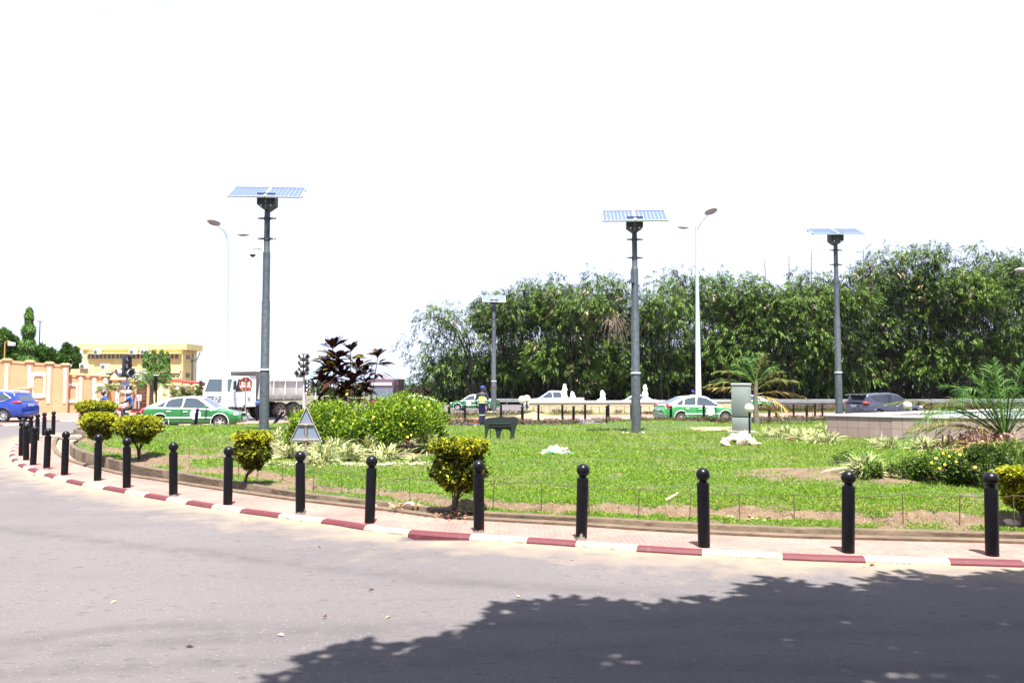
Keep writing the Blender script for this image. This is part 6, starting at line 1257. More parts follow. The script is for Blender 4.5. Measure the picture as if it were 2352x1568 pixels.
# ---- trimmed bushes: bare stems below, clipped leafy crown, young leaves yellow
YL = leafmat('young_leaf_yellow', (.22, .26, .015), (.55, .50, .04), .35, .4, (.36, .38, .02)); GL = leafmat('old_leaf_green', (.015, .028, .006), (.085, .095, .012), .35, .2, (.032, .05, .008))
YG = leafmat('leaf_yellow_green', (.10, .14, .012), (.24, .25, .02), .35, .3)
def topiary(x, yb, yt, wpx, label, yb_crown, shape='cup', lean=0, n=5200, seed=0, top=.34):
    b = L(x, yb); k = b.y/F; H = (yb-yt)*k; Wd = wpx*.90*k/2; zc = (yb-yb_crown)*k; t = E('trimmed_bush', label, 'bush', b, 0, 'trimmed bushes with yellow tops')
    q = MB(); r0 = .035
    for i in range(9):
        a = rnd.uniform(0, 6.28); z1 = zc+rnd.uniform(.15, .6)*(H-zc); rr_ = Wd*rnd.uniform(.2, .75); q.tube([(rnd.gauss(0, .015)-lean, rnd.gauss(0, .015), -.08), (math.cos(a)*rr_*.12-lean*.6, math.sin(a)*rr_*.12, zc*.55), (math.cos(a)*rr_*.5, math.sin(a)*rr_*.5, zc*.95), (math.cos(a)*rr_, math.sin(a)*rr_, z1)], [.020 if i < 3 else .013, .015 if i < 3 else .010, .010, .005], 6)
    for i in range(22):
        a = rnd.uniform(0, 6.28); rr_ = Wd*rnd.uniform(.4, .95); z1 = zc+rnd.uniform(.2, .9)*(H-zc); q.tube([(math.cos(a)*rr_*.3, math.sin(a)*rr_*.3, zc*.9), (math.cos(a)*rr_, math.sin(a)*rr_, z1)], [.009, .003], 4)
    q.build('stem', BARK, t)
    n2 = int(n*1.45); u = rng.random(n2); hz = zc*.82+(H-zc*.82)*u**.75; f = (hz-zc*.82)/(H-zc*.82)
    rad = Wd*(.42+.58*np.clip(f/.45, 0, 1)**.8)*np.where(f > .88, 1-.35*((f-.88)/.12)**2, 1)*(.90+.16*np.sin(f*9+seed))
    a = rng.uniform(0, 2*PI, n2); lum = 1+.09*np.sin(3*a+seed)+.09*np.sin(6*a+2*seed+f*7)+.08*np.sin(11*a+f*13)+.05*np.sin(19*a-f*17); sh = 1-np.abs(rng.normal(0, .17, n2))+(rng.random(n2) < .06)*rng.uniform(0, .12, n2); top_m = rng.random(n2) < .30
    rr_ = rad*lum*np.where(top_m, np.sqrt(rng.random(n2)), sh); hz = np.where(top_m, H*(.955+.035*np.sin(5*a+rr_*9)+.02*np.sin(11*a+rr_*21))-.10*(rr_/Wd)**3*H*.5-np.abs(rng.normal(0, .035, n2)), hz)
    P = np.column_stack([rr_*np.cos(a), rr_*np.sin(a), hz]); d = P*[1, 1, 0]; d = unit(d)*.7; d[:, 2] += np.where(top_m, 1.0, .35); d += rng.normal(0, .5, d.shape)
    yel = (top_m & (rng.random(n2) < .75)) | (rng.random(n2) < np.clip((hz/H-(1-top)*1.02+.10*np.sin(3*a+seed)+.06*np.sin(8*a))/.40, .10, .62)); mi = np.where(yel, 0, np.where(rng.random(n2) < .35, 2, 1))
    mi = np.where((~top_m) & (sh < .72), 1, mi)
    rhombs('foliage', P, d, rng.uniform(.042, .074, n2)*min(1.2, .8+b.y*.02), rng.uniform(.024, .038, n2)*min(1.3, .8+b.y*.025), [YL, GL, YG], t, mi)
    return t
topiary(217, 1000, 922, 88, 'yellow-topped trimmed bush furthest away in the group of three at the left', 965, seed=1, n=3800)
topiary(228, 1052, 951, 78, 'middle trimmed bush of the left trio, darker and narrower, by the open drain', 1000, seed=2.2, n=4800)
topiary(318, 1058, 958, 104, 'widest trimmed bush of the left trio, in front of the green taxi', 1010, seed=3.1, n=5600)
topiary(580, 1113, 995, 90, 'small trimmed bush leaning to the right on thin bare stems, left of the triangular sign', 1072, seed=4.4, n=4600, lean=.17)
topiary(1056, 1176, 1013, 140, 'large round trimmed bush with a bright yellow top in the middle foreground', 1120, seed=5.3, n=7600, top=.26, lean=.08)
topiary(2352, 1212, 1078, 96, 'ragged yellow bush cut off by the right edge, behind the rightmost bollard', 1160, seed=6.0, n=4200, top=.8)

# ---- shrub helper: leafy mound
def shrub(name, label, cat, base, rx, ry, H, n, L_, W_, mats, mi_f, t=None, stems=14, grp=None, lob=1.0, centres=None):
    t = E(name, label, cat, base, 0, grp); q = MB()
    for i in range(stems): a = rnd.uniform(0, 6.28); q.tube([(rx*.12*math.cos(a), ry*.12*math.sin(a), -.05), (rx*.4*math.cos(a), ry*.4*math.sin(a), H*.35), (rx*.72*math.cos(a+.2), ry*.72*math.sin(a+.2), H*rnd.uniform(.45, .85))], [.02, .014, .005], 5)
    q.build('stem', BARK, t)
    k = max(int(rx*ry*46), 26); ca = rng.uniform(0, 2*PI, k); ce = np.arccos(rng.uniform(.0, 1, k)); C = np.column_stack([rx*.82*np.sin(ce)*np.cos(ca), ry*.82*np.sin(ce)*np.sin(ca), H*.80*np.cos(ce)+.12*H])
    C[:, 2] += rng.normal(0, .05*H, k)*lob; C = C if centres is None else centres; k = len(C); c = C[rng.integers(0, k, n)]; r_ = (.26*min(rx, ry, H*1.1) if centres is None else .27)*rng.uniform(.6, 1.15, (n, 1)); o = rdir(n, .25); P = c+o*r_*rng.random((n, 1))**.35; ok = P[:, 2] > .02; P, o = P[ok], o[ok]
    mi = mi_f(P, H) if mi_f else None
    rhombs('foliage', P, o*.6+rdir(len(P), .35)*.6, rng.uniform(.7, 1.25, len(P))*L_, rng.uniform(.7, 1.2, len(P))*W_, mats, t, mi); return t
ALM = leafmat('allamanda_leaf', (.050, .125, .008), (.32, .40, .022), .3, .4, (.16, .27, .014)); ALD = leafmat('allamanda_dark', (.012, .035, .006), (.05, .09, .01), .35, .2)
FLO = mat('yellow_petal', (.75, .48, .01), .5, var=.1)
b_ = L(826, 1040); b_.y += 1.2; b_.z = lawn_z(b_.x, b_.y)
kk = b_.y/F; oln = [(645, 985), (655, 945), (672, 918), (700, 912), (730, 903), (770, 912), (800, 918), (840, 902), (870, 891), (900, 884), (930, 887), (960, 896), (985, 912), (998, 950), (1002, 985)]
cl = []
while len(cl) < 300:
    x = rnd.uniform(650, 998); yy = rnd.uniform(-1.35, 1.2); zt_ = -.13+D(x, np.interp(x, [o[0] for o in oln], [o[1] for o in oln]), b_.y).z-b_.z-.24+rnd.gauss(0, .06); e = abs((x-824)/178); sh_ = 1-max(e-.7, 0)*1.2; lim = 1.35*math.sqrt(max(1-e**3, .05))
    if abs(yy) > lim: continue
    ztop = zt_*(1-.42*(abs(yy)/1.35)**2.2); z = ztop-abs(rnd.gauss(0, .35)) if rnd.random() < .75 else rnd.uniform(.15, max(ztop, .2)); cl.append(((x-826)*kk, yy, max(z, .15)))
sh1 = shrub('flowering_bush', 'wide bright green bush with yellow trumpet flowers, behind the striped-leaf plants', 'bush', b_, 172*kk, 1.35, 1.5, 48000, .085, .037, [ALM, ALD], lambda P, H: (rng.random(len(P)) < np.clip(.62-P[:, 2]/H*.62, .16, .85)).astype(int), centres=np.array(cl))  # dark leaves become more frequent towards the bottom
def flower(par, p, s=.055):
    q = MB(); v0 = Vector(p); d = Vector((rnd.gauss(0, .4), -1, rnd.uniform(.1, .9))).normalized(); M = Matrix.Translation(v0) @ d.to_track_quat('Z', 'Y').to_matrix().to_4x4(); q.lathe([(.006, -s), (s*.25, -.01), (s*.3, .0)], 8, M=M, cap=False)
    for k in range(5): a = k*2*PI/5; M2 = M @ Matrix.Rotation(a, 4, 'Z'); q.add([(0, 0, 0), (s*.6, -s*.42, s*.12), (s*1.15, 0, s*.05), (s*.6, s*.42, s*.12)], [(0, 1, 2, 3)], 0, M2)
    q.build('flower', FLO, par)
for x, y in ((797, 905), (858, 957), (921, 975), (985, 930), (952, 936), (936, 1003), (945, 998), (765, 965)): 
    p = D(x, y, b_.y-1.35); flower(sh1, p-b_, .030)
# ---- dark-leaved tall plant: canes with rosettes of broad leaves
CRD = leafmat('maroon_leaf', (.008, .003, .003), (.045, .011, .010), .35, .10, (.018, .005, .005)); CRY = leafmat('yellow_edge_leaf', (.12, .10, .01), (.28, .20, .015), .35, .25)
def rosette_plant(label, base, canes, s=1.0, grp=None):
    t = E('dark_leaved_plant', label, 'plant', base, 0, grp); Pl, Dl, Ll, Wl, Ml = [], [], [], [], []
    for (x, y, z, bx, by, sc) in canes:
        q = MB(); pts = [(bx, by, -.1), (bx*.6+x*.4, by*.6+y*.4, z*.5), (x, y, z)]; q.tube(pts, [.02*s, .015*s, .01*s], 6); q.build('cane', mat('cane_brown', (.07, .045, .035), .7, var=.3), t)
        for w_ in range(3):
            n_ = 13-w_*2; zc = z-(.22*w_)*s*sc
            for i in range(n_):
                a = i*2.4+rnd.random()*.5; el = (1.15-w_*.42)-rnd.uniform(0, .65); Pl.append((x+.02*math.cos(a), y+.02*math.sin(a), zc-rnd.random()*.10*s)); Dl.append((math.cos(a)*math.cos(el), math.sin(a)*math.cos(el), math.sin(el))); Ll.append(rnd.uniform(.34, .54)*s*sc); Wl.append(rnd.uniform(.10, .155)*s*sc); Ml.append(1 if (w_ == 1 and rnd.random() < .28) or rnd.random() < .05 else 0)
    ribbons('foliage', np.array(Pl), np.array(Dl), np.array(Ll), np.array(Wl), [CRD, CRY], t, seg=5, droop=.30, mi=Ml, twist=.35, peak=.58, blunt=.10); return t
b2 = Vector((D(800, 950, 22.2).x, 22.2, .3)); cz = lambda x, y, dy=0: (D(x, y, 22.2+dy).x-b2.x, dy, D(x, y, 22.2+dy).z-b2.z)
cn = []
for x, y, dy, bx, sc in ((764, 795, 0, -.35, 1.35), (772, 818, -.2, -.3, 1.25), (806, 800, .3, 0, 1.0), (758, 846, -.1, -.4, 1.1), (738, 872, -.2, -.45, .95), (783, 858, .2, -.1, 1.1), (820, 838, -.15, .1, 1.1), (838, 855, .1, .15, .95), (868, 815, .05, .5, 1.0), (812, 872, -.3, .05, 1.05), (748, 830, .25, -.4, .9), (795, 888, -.3, 0, 1.0), (775, 900, .1, -.2, .95), (842, 885, .2, .3, .85), (725, 885, .2, -.5, .8)):
    p = cz(x, y, dy); cn.append((p[0], p[1], p[2], bx, dy*.5, sc))
rosette_plant('tall dark maroon-leaved plant rising from the middle of the flowering bush', b2, cn)
b3 = Vector((D(968, 930, 25).x, 25, .2)); cn = []
for x, y in ((961, 893), (970, 905), (985, 905), (978, 897)): p = D(x, y, 25)-b3; cn.append((p.x, 0, p.z, p.x*.5, 0, .62))
rosette_plant('small maroon-leaved plant at the right shoulder of the flowering bush', b3, cn, .8)
# ---- striped-leaf plants (tufts)
VG = leafmat('striped_leaf_cream', (.30, .32, .13), (.60, .56, .28), .45, .25); VD = leafmat('striped_leaf_green', (.07, .12, .045), (.20, .25, .10), .45, .2)
def tuft_mesh(name, s, n=150):
    t = E(name, 'x', 'plant'); el = rng.uniform(.15, 1.5, n); a = rng.uniform(0, 2*PI, n); d = np.column_stack([np.cos(a)*np.cos(el), np.sin(a)*np.cos(el), np.sin(el)])
    P = rng.normal(0, .05, (n, 3))*[1, 1, 0]; P2 = np.vstack([P, P+[0, 0, .002]]); d2 = np.vstack([d, d]); Ln = rng.uniform(.38, .75, n)*s; W = rng.uniform(.020, .032, n)*s**.5
    ribbons('foliage', P, d, Ln, W, [VG, VD], t, seg=5, droop=.50, mi=(rng.random(n) < .48).astype(int), twist=.5, peak=.35); return t
tf = [tuft_mesh('striped_leaf_plant', 1.0), tuft_mesh('striped_leaf_plant', .85, 120), tuft_mesh('striped_leaf_plant', 1.1, 170)]; usedt = [0, 0, 0]
TU = [(664, 1052, 1.0), (652, 1030, .9), (686, 1036, .9), (735, 1050, 1.0), (745, 1062, 1.05), (765, 1046, 1), (799, 1058, 1.05), (812, 1052, 1), (842, 1044, 1.15), (868, 1040, .9), (888, 1056, 1.2), (862, 1064, .5), (718, 1066, .6), (951, 1060, .5), (985, 1036, 1.0), (1006, 1030, .9), (1023, 1022, .9), (1000, 1012, .9), (632, 1018, .9), (612, 1010, .8), (650, 1006, .8),
      (1765, 1004, 1), (1785, 1008, 1.05), (1808, 1006, .95), (1836, 1014, 1), (1858, 1013, 1.1), (1878, 1018, 1), (1905, 1020, 1.05), (1768, 992, .9), (1800, 994, .9), (1835, 998, .9), (1868, 1000, .9), (1895, 998, .9), (1890, 984, .8), (2022, 1028, 1.1), (2048, 1030, .8), (2120, 1034, 1.15), (2145, 1032, 1), (2180, 1032, .9), (2215, 1034, .9), (2255, 1030, .9), (1988, 1086, .95), (1960, 1078, .5), (1216, 951, 1.6)]
for i, (x, y, s) in enumerate(TU):
    j = i % 3; o = tf[j] if not usedt[j] else copy_tree(tf[j]); usedt[j] = 1
    o.location = L(x, y) if i < len(TU)-1 else D(x, y, 60); 
    if i == len(TU)-1: o.location.z = zg(60)+.15
    o.rotation_euler = (0, 0, rnd.uniform(0, 6.28)); s2 = s*(1.28 if i < 21 else 1.05); o.scale = (s2*rnd.uniform(.92, 1.1), s2, s2*rnd.uniform(.85, 1.05))
    if i < 21:
        lb = 'striped-leaf plant in the row edging the flowering bush'; gp = 'striped-leaf plants round the flowering bush'
        if (x, y) == (951, 1060): lb = 'smallest striped-leaf plant, standing alone on bare soil right of its row'; gp = None
        if (x, y) == (888, 1056): lb = 'biggest striped-leaf plant at the right end of the front row under the flowering bush'; gp = None
    elif i < 34: lb = 'striped-leaf plant between the grey cabinet and the stone basin'; gp = 'striped-leaf plants by the cabinet'
    elif i < 41: lb = 'striped-leaf plant along the front wall of the stone basin'; gp = 'striped-leaf plants along the stone basin'
    elif i == 41: lb = 'upright striped-leaf plant alone on the soil mound in front of the stone basin'; gp = None
    elif i == 42: lb = 'small low tuft left of the upright striped plant on the soil mound'; gp = None
    else: lb = 'spiky striped plant at the left end of the cream basin'; gp = None
    o['label'] = lb
    if gp: o['group'] = gp
    elif 'group' in o: del o['group']
# ---- small flowering shrubs on the right mound
SG = leafmat('shrub_leaf', (.030, .075, .010), (.15, .23, .025), .3, .3, (.075, .14, .016)); SD = leafmat('shrub_dark', (.010, .025, .006), (.04, .07, .012), .35, .2)
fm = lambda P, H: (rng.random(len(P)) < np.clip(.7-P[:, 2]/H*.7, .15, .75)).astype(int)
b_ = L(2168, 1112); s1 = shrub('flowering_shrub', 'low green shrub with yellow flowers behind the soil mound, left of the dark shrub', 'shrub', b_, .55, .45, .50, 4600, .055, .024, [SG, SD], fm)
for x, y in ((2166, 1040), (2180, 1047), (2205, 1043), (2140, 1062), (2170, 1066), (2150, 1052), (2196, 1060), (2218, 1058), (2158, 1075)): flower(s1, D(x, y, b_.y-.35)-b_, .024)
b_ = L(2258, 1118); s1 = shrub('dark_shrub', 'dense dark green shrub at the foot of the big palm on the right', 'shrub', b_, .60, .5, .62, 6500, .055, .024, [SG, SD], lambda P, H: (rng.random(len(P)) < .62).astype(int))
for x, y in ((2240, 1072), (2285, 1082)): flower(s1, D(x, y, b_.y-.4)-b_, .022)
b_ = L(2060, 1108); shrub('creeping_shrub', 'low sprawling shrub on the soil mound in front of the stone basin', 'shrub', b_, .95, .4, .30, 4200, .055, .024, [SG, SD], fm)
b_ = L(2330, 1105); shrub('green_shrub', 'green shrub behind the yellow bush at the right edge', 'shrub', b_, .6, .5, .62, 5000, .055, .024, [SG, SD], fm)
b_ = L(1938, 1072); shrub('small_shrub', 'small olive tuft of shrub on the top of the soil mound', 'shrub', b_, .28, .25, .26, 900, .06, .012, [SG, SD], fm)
b_ = L(2275, 1060); t = E('dry_plant', 'heap of dried brown leaves under the big palm, in front of the stone basin', 'dry plant', b_)
P = rng.normal(0, 1, (420, 3))*[.35, .2, .10]+[-.2, 0, .5]; ribbons('dry_foliage', P, rdir(len(P), -.3), .20, .045, leafmat('dry_pink_leaf', (.12, .05, .035), (.45, .28, .22), .6, .2), t, seg=3, droop=.5)
# ---- low dark red edging hedge on the far side of the lawn
HR = leafmat('hedge_maroon', (.035, .014, .010), (.10, .045, .028), .5, .15, (.055, .028, .014)); HG = leafmat('hedge_green', (.06, .10, .015), (.13, .16, .03), .5, .2)
def edge_hedge(name, label, C, h, w_, n, L_=.17, wl=.03):
    i = rng.integers(0, len(C), n); P = np.column_stack([C[i]+rng.normal(0, w_, (n, 2)), np.zeros(n)]); gap = vnoise(P[:, 0], P[:, 1], .8); P = P[gap > .22]; i = i[gap > .22]; hh = h*(.45+1.0*vnoise(P[:, 0], P[:, 1], 1.3)); P[:, 2] = [zg(y)+.2 for y in P[:, 1]]; P[:, 2] += hh*rng.random(len(P))*.9
    t = E(name, label, 'hedge', (P[0, 0], P[0, 1], P[0, 2])); d = rdir(len(P), .9); d[:, 2] = np.abs(d[:, 2]); o = ribbons('foliage', P-P[0], d, rng.uniform(.6, 1.3, len(P))*L_, wl, [HR, HG], t, seg=2, droop=.3, mi=(rng.random(len(P)) < .22).astype(int)); return t
Cb = offs(K1, 1.75); selb = (Cb[:, 1] > 33.2) & (Cb[:, 0] > -4.2) & (Cb[:, 0] < 30) & (K1[:, 1] > 35); edge_hedge('edging_hedge', 'low dark maroon hedge along the far edge of the lawn', Cb[selb], .26, .22, 26000)
selb = (Cb[:, 1] > 30) & (Cb[:, 0] > -12.4) & (Cb[:, 0] < -6) & (K1[:, 1] > 33); Cs = Cb[selb]
for k_, lb in ((3, 'left one of the small dark maroon plants on the lawn below the left taxi'), (len(Cs)//3, 'second small dark maroon plant on the lawn below the left taxi'), (len(Cs)//2, 'third small dark maroon plant on the lawn below the left taxi'), (len(Cs)-4, 'small dark maroon plant beside the left solar pole')): 
    c = Cs[k_]; edge_hedge('maroon_plant', lb, c[None], .12, .13, 160, .12)
Cf = k2in[(k2in[:, 1] < 60) & (k2in[:, 0] < 3.5) & (k2in[:, 0] > -9)]; Cf = Cf[np.argsort(Cf[:, 0])]; edge_hedge('edging_hedge', 'broken line of low maroon plants on the far grass behind the worker', Cf[Cf[:, 1] < np.interp(Cf[:, 0], [-9, 0, 4], [49, 57.5, 60])], .25, .25, 5000, .22, .05)
C4 = np.column_stack([np.linspace(19, 42, 300), np.linspace(64.5, 70, 300)]); edge_hedge('edging_hedge', 'long low maroon hedge in front of the guard rail on the right', C4, .4, .4, 9000, .3, .07)
for i, x in enumerate((1294, 1305, 1322, 1338, 1352, 1420, 1484, 1500)):
    p = G(x, 951, .2); edge_hedge('maroon_plant', 'small maroon plant at the foot of the cream basin', np.array([[p.x, p.y]]), .25, .18, 150, .2, .05)['group'] = 'maroon plants along the cream basin'

# ---- palms
PG = leafmat('palm_green', (.028, .085, .014), (.10, .19, .035), .3, .25, (.06, .13, .022)); PY = leafmat('palm_dry', (.20, .15, .04), (.42, .30, .09), .5, .25); PO = leafmat('palm_olive', (.06, .08, .015), (.17, .17, .04), .35, .25)
def palm(label, base, fronds, nl=34, ll=.34, lw=.022, trunk=None, grp=None, name='palm_tree'):
    """fronds: (azimuth, elevation, length, droop, kind, z, [x])"""
    t = E(name, label, 'palm', base, 0, grp)
    if trunk: q = MB(); q.tube(trunk[0], trunk[1], 10); q.build('trunk', mat('palm_trunk', (.12, .11, .08), .85, var=.4, scale=10, bump=.5), t, 50)
    for fr in fronds:
        az, el, ln, dp, kd = fr[:5]; z0 = fr[5]; x0 = fr[6] if len(fr) > 6 else 0; d = np.array([math.cos(az)*math.cos(el), math.sin(az)*math.cos(el), math.sin(el)]); T = np.linspace(0, 1, 14); C = np.array([x0, 0, z0])+d*T[:, None]*ln-np.array([0, 0, 1])*dp*ln*T[:, None]**2.2
        q = MB(); q.tube([tuple(c) for c in C], [.018*(1-.8*u)+.003 for u in T], 5); rb = q.build('frond', [PG, PY, PO][kd], t)
        u = np.repeat(np.linspace(.16, .99, nl), 2); s = np.tile([-1, 1], nl); c = np.stack([np.interp(u, T, C[:, i]) for i in range(3)], 1); tg = unit(np.stack([np.interp(u, T[:-1], np.diff(C[:, i])) for i in range(3)], 1))
        sd_ = unit(np.cross(tg, [0, 0, 1.])); up = np.cross(sd_, tg); dd = tg*.75+sd_*s[:, None]*.9+up*rng.normal(.12, .25, (len(u), 1)); prof = np.sin(PI*np.clip(u*.9+.08, 0, 1))**.6
        ribbons('leaflets', c, dd, ll*prof*rng.uniform(.8, 1.15, len(u)), lw, [PG, PY, PO][kd], rb, seg=3, droop=.28, twist=.6, peak=.3)
    return t
b_ = G(2310, 1068, .3); b_.y = 17.5; b_.x = D(2312, 1068, 17.5).x; b_.z = .3
fr = [(R(175), R(48), 2.3, .52, 0, .45), (R(160), R(62), 2.3, .45, 0, .5), (R(195), R(35), 2.2, .45, 2, .45), (R(180), R(22), 2.0, .30, 1, .5), (R(150), R(75), 2.1, .4, 0, .5), (R(95), R(78), 2.2, .35, 0, .5), (R(60), R(72), 1.9, .35, 0, .5), (R(200), R(60), 2.4, .6, 0, .5), (R(20), R(50), 1.8, .4, 0, .5), (R(0), R(65), 1.8, .35, 0, .5), (R(250), R(70), 1.8, .4, 0, .5), (R(165), R(10), 1.4, .25, 2, .4), (R(-30), R(25), 1.5, .4, 0, .4), (R(220), R(15), 1.2, .45, 1, .4), (R(168), R(38), 2.7, .38, 2, .5), (R(120), R(85), 2.2, .3, 0, .5), (R(-10), R(80), 2.3, .35, 0, .5), (R(185), R(70), 2.5, .6, 0, .5), (R(178), R(55), 2.9, .75, 2, .5), (R(170), R(30), 2.4, .6, 0, .45), (R(188), R(42), 2.8, .65, 0, .5), (R(205), R(12), 1.7, .35, 1, .4), (R(10), R(35), 2.2, .5, 0, .5)]
palm('large feathery palm with drooping fronds in front of the stone basin at the right', b_, [(a, e, l_*1.12, d_, k_, z) for a, e, l_, d_, k_, z in fr], 36, .50, .019, ([(0, 0, -.1), (-.03, 0, .3), (-.02, 0, .65)], [.075, .07, .05]))
b_ = D(1738, 972, 38.0); b_.z = zg(38)+.25
fr = [(R(170), R(40), 2.6, .42, 2, 1.7), (R(188), R(18), 2.7, .30, 2, 1.6), (R(180), R(10), 2.3, .15, 1, 1.5), (R(10), R(30), 2.4, .35, 2, 1.5), (R(0), R(12), 2.5, .30, 1, 1.3), (R(20), R(48), 2.2, .40, 2, 1.6), (R(60), R(70), 2.3, .30, 0, 1.8), (R(20), R(76), 2.3, .42, 2, 1.9), (R(120), R(72), 2.0, .35, 0, 1.8), (R(150), R(58), 2.0, .35, 0, 1.7), (R(200), R(50), 1.8, .4, 0, 1.7), (R(-20), R(40), 1.8, .4, 2, 1.5), (R(-40), R(5), 1.5, .55, 1, 1.2), (R(-10), R(-25), 1.3, .3, 1, 1.1), (R(5), R(60), 2.0, .45, 0, 1.7), (R(165), R(25), 2.3, .3, 0, 1.6)]
palm('palm with green upper and dry yellow lower fronds behind the grey cabinet', b_, fr, 26, .55, .05, ([(0, 0, -.2), (-.05, 0, .8), (0, 0, 1.9)], [.15, .11, .08]))
def crown(n, ln, z, el0=.9):
    return [(i*2.4+rnd.random()*.3, el0-1.15*(i/n)+rnd.uniform(-.1, .1), ln*rnd.uniform(.85, 1.1), .35, 0 if rnd.random() < .8 else 2, z) for i in range(n)]
b_ = D(347, 940, 55); b_.z = -.25; zt = D(347, 872, 55).z-b_.z; palm('palm with a reddish trunk in front of the brown gate and arched sign', b_, crown(22, 1.65, zt), 22, .55, .06, ([(.05, 0, 0), (0, 0, zt*.5), (0, 0, zt+.1)], [.20, .13, .11]))
b_ = D(240, 945, 58); b_.z = -.25; zt = D(250, 893, 58).z-b_.z; palm('small thin palm in front of the orange wall with white frames', b_, [(a, e, l_, d_, 2 if i % 3 else 0, z, .3) for i, (a, e, l_, d_, k_, z) in enumerate(crown(15, 1.05, zt))], 18, .42, .05, ([(-.15, 0, 0), (.1, 0, zt*.5), (.3, 0, zt+.05)], [.09, .07, .06]))
for i, (x, y, h_) in enumerate(((400, 880, 1.0), (425, 874, 1.1), (446, 878, 1.0), (458, 868, 1.1), (474, 884, .9), (412, 890, .9))):
    b_ = D(x, 940, 62+i*.5); b_.z = -.28; zt = max(D(x, y+14, b_.y).z-b_.z, .6); palm('feathery palm clump between the left taxi and dump truck', b_, [(rnd.uniform(0, 6.28), rnd.uniform(.3, 1.4), 1.1*h_, .3, rnd.choice((0, 2, 2)), zt*.6) for k in range(11)], 14, .5, .07, None, 'feathery palm clumps behind the left taxi', 'palm_clump')

# ---- trees
def tree(name, label, base, clusters, n, L_, W_, mats, mi_f=None, trunk=.22, grp=None, droopy=False, kind='r', limbs=True):
    """clusters: (x, y, z, r) relative to base"""
    t = E(name, label, 'tree', base, 0, grp); q = MB(); cs = np.array(clusters, float); zc = cs[:, 2].mean(); h0 = cs[:, 2].min()*.6
    q.tube([(0, 0, -.2), (.05, 0, h0*.5), (0, 0, h0)], [trunk*1.3, trunk, trunk*.8], 8)
    if limbs:
        for c in cs: q.tube([(0, 0, h0*.8), (c[0]*.4, c[1]*.4, h0+(c[2]-h0)*.5), (c[0], c[1], c[2])], [trunk*.55, trunk*.3, trunk*.08], 5)
    q.build('trunk', BARK, t); w_ = cs[:, 3]**2.2; w_ /= w_.sum(); idx = rng.choice(len(cs), n, p=w_)
    # sub clumps on each cluster surface
    ks = 26; sub = rdir(len(cs)*ks, .15).reshape(len(cs), ks, 3); sc_ = rng.uniform(.55, 1.0, (len(cs), ks, 1)); pk = rng.integers(0, ks, n)
    c = cs[idx, :3]+sub[idx, pk]*sc_[idx, pk]*cs[idx, 3:4]*.85; o = rdir(n, .1); P = c+o*(cs[idx, 3:4]*.30)*rng.random((n, 1))**.5; d = o*.5+rdir(n, -.2 if droopy else .3)*.7
    if droopy: d[:, 2] -= .7
    mi = mi_f(P) if mi_f else None
    (rhombs if kind == 'r' else ribbons)('crown', P, d, rng.uniform(.7, 1.3, n)*L_, rng.uniform(.7, 1.2, n)*W_, mats, t, mi=mi); return t
TG = leafmat('mango_leaf', (.018, .055, .010), (.085, .17, .022), .35, .25, (.04, .10, .014)); TL = leafmat('light_tree_leaf', (.035, .085, .015), (.12, .20, .03), .4, .3)
def blob(x, yt, wpx, Y, hp, label, n=7000, mats=TG, L_=.30, W_=.11, grp='trees behind the orange wall', nm='leafy_tree', seedc=9):
    b = D(x, 940, Y); b.z = -.3; k = Y/F; zt = D(x, yt, Y).z+.3; W = wpx*k/2; H = hp*k; cl = []
    for i in range(seedc): a = rnd.uniform(0, 6.28); rr_ = W*math.sqrt(rnd.random())*.72; z = zt-H*rnd.uniform(.25, .85); r_ = W*rnd.uniform(.30, .46); z = min(z, zt-r_*.9-(rr_/W)**2*H*.25); cl.append((rr_*math.cos(a), rr_*math.sin(a)*.8, z, r_))
    cl.append((0, 0, zt-W*.38, W*.4)); return tree(nm, label, b, cl, n, L_, W_, mats, None, .2, grp)
blob(2, 755, 80, 72, 85, 'leafy dark green tree at the far left edge above the tall orange wall')
blob(90, 792, 76, 70, 60, 'leafy tree right of the pointed tree, above the tall orange wall'); blob(150, 790, 34, 76, 50, 'narrow-topped leafy tree left of the yellow building'); blob(130, 812, 50, 73, 45, 'low leafy tree between the orange wall and the yellow building'); blob(170, 800, 26, 80, 60, 'slim dark tree touching the left corner of the yellow building'); blob(45, 790, 60, 74, 60, 'leafy tree behind the pointed tree above the tall orange wall')
def mast(x, yt, wpx, Y, yb, label, n=3600):
    b = D(x, 940, Y); b.z = -.3; k = Y/F; zt = D(x, yt, Y).z+.3; z0 = D(x, yb, Y).z+.3; W = wpx*k/2; t = E('mast_tree', label, 'tree', b, 0, 'slim pointed trees'); q = MB(); q.tube([(0, 0, 0), (0, 0, zt*.9)], [.16, .03], 7); q.build('trunk', BARK, t)
    u = rng.random(n)**1.15; z = z0+(zt-z0)*u; r_ = W*(1-u)**.55*(.85+.25*np.sin(u*26+x))*(.35+.65*rng.random(n)**.4); a = rng.uniform(0, 2*PI, n); P = np.column_stack([r_*np.cos(a), r_*np.sin(a), z]); d = unit(P*[1, 1, 0])*.45+rng.normal(0, .25, (n, 3)); d[:, 2] -= .8
    ribbons('crown', P, d, rng.uniform(.2, .38, n)*(1.3 if W > .8 else 1), .085, leafmat('mast_leaf', (.022, .07, .010), (.12, .22, .03), .3, .3, (.055, .13, .015)), t, seg=2, droop=.2, twist=.8); return t
mast(60, 703, 40, 68, 850, 'tall pointed dark green tree standing above the orange wall at the far left', 6500)
for x, yt, lb in ((333, 803, 'leftmost of four slim pointed trees before the yellow building'), (350, 801, 'second slim pointed tree before the yellow building, behind the palm'), (368, 801, 'third slim pointed tree before the yellow building'), (381, 806, 'rightmost of four slim pointed trees before the yellow building')): mast(x, yt, 19, 76, 900, lb, 3000)
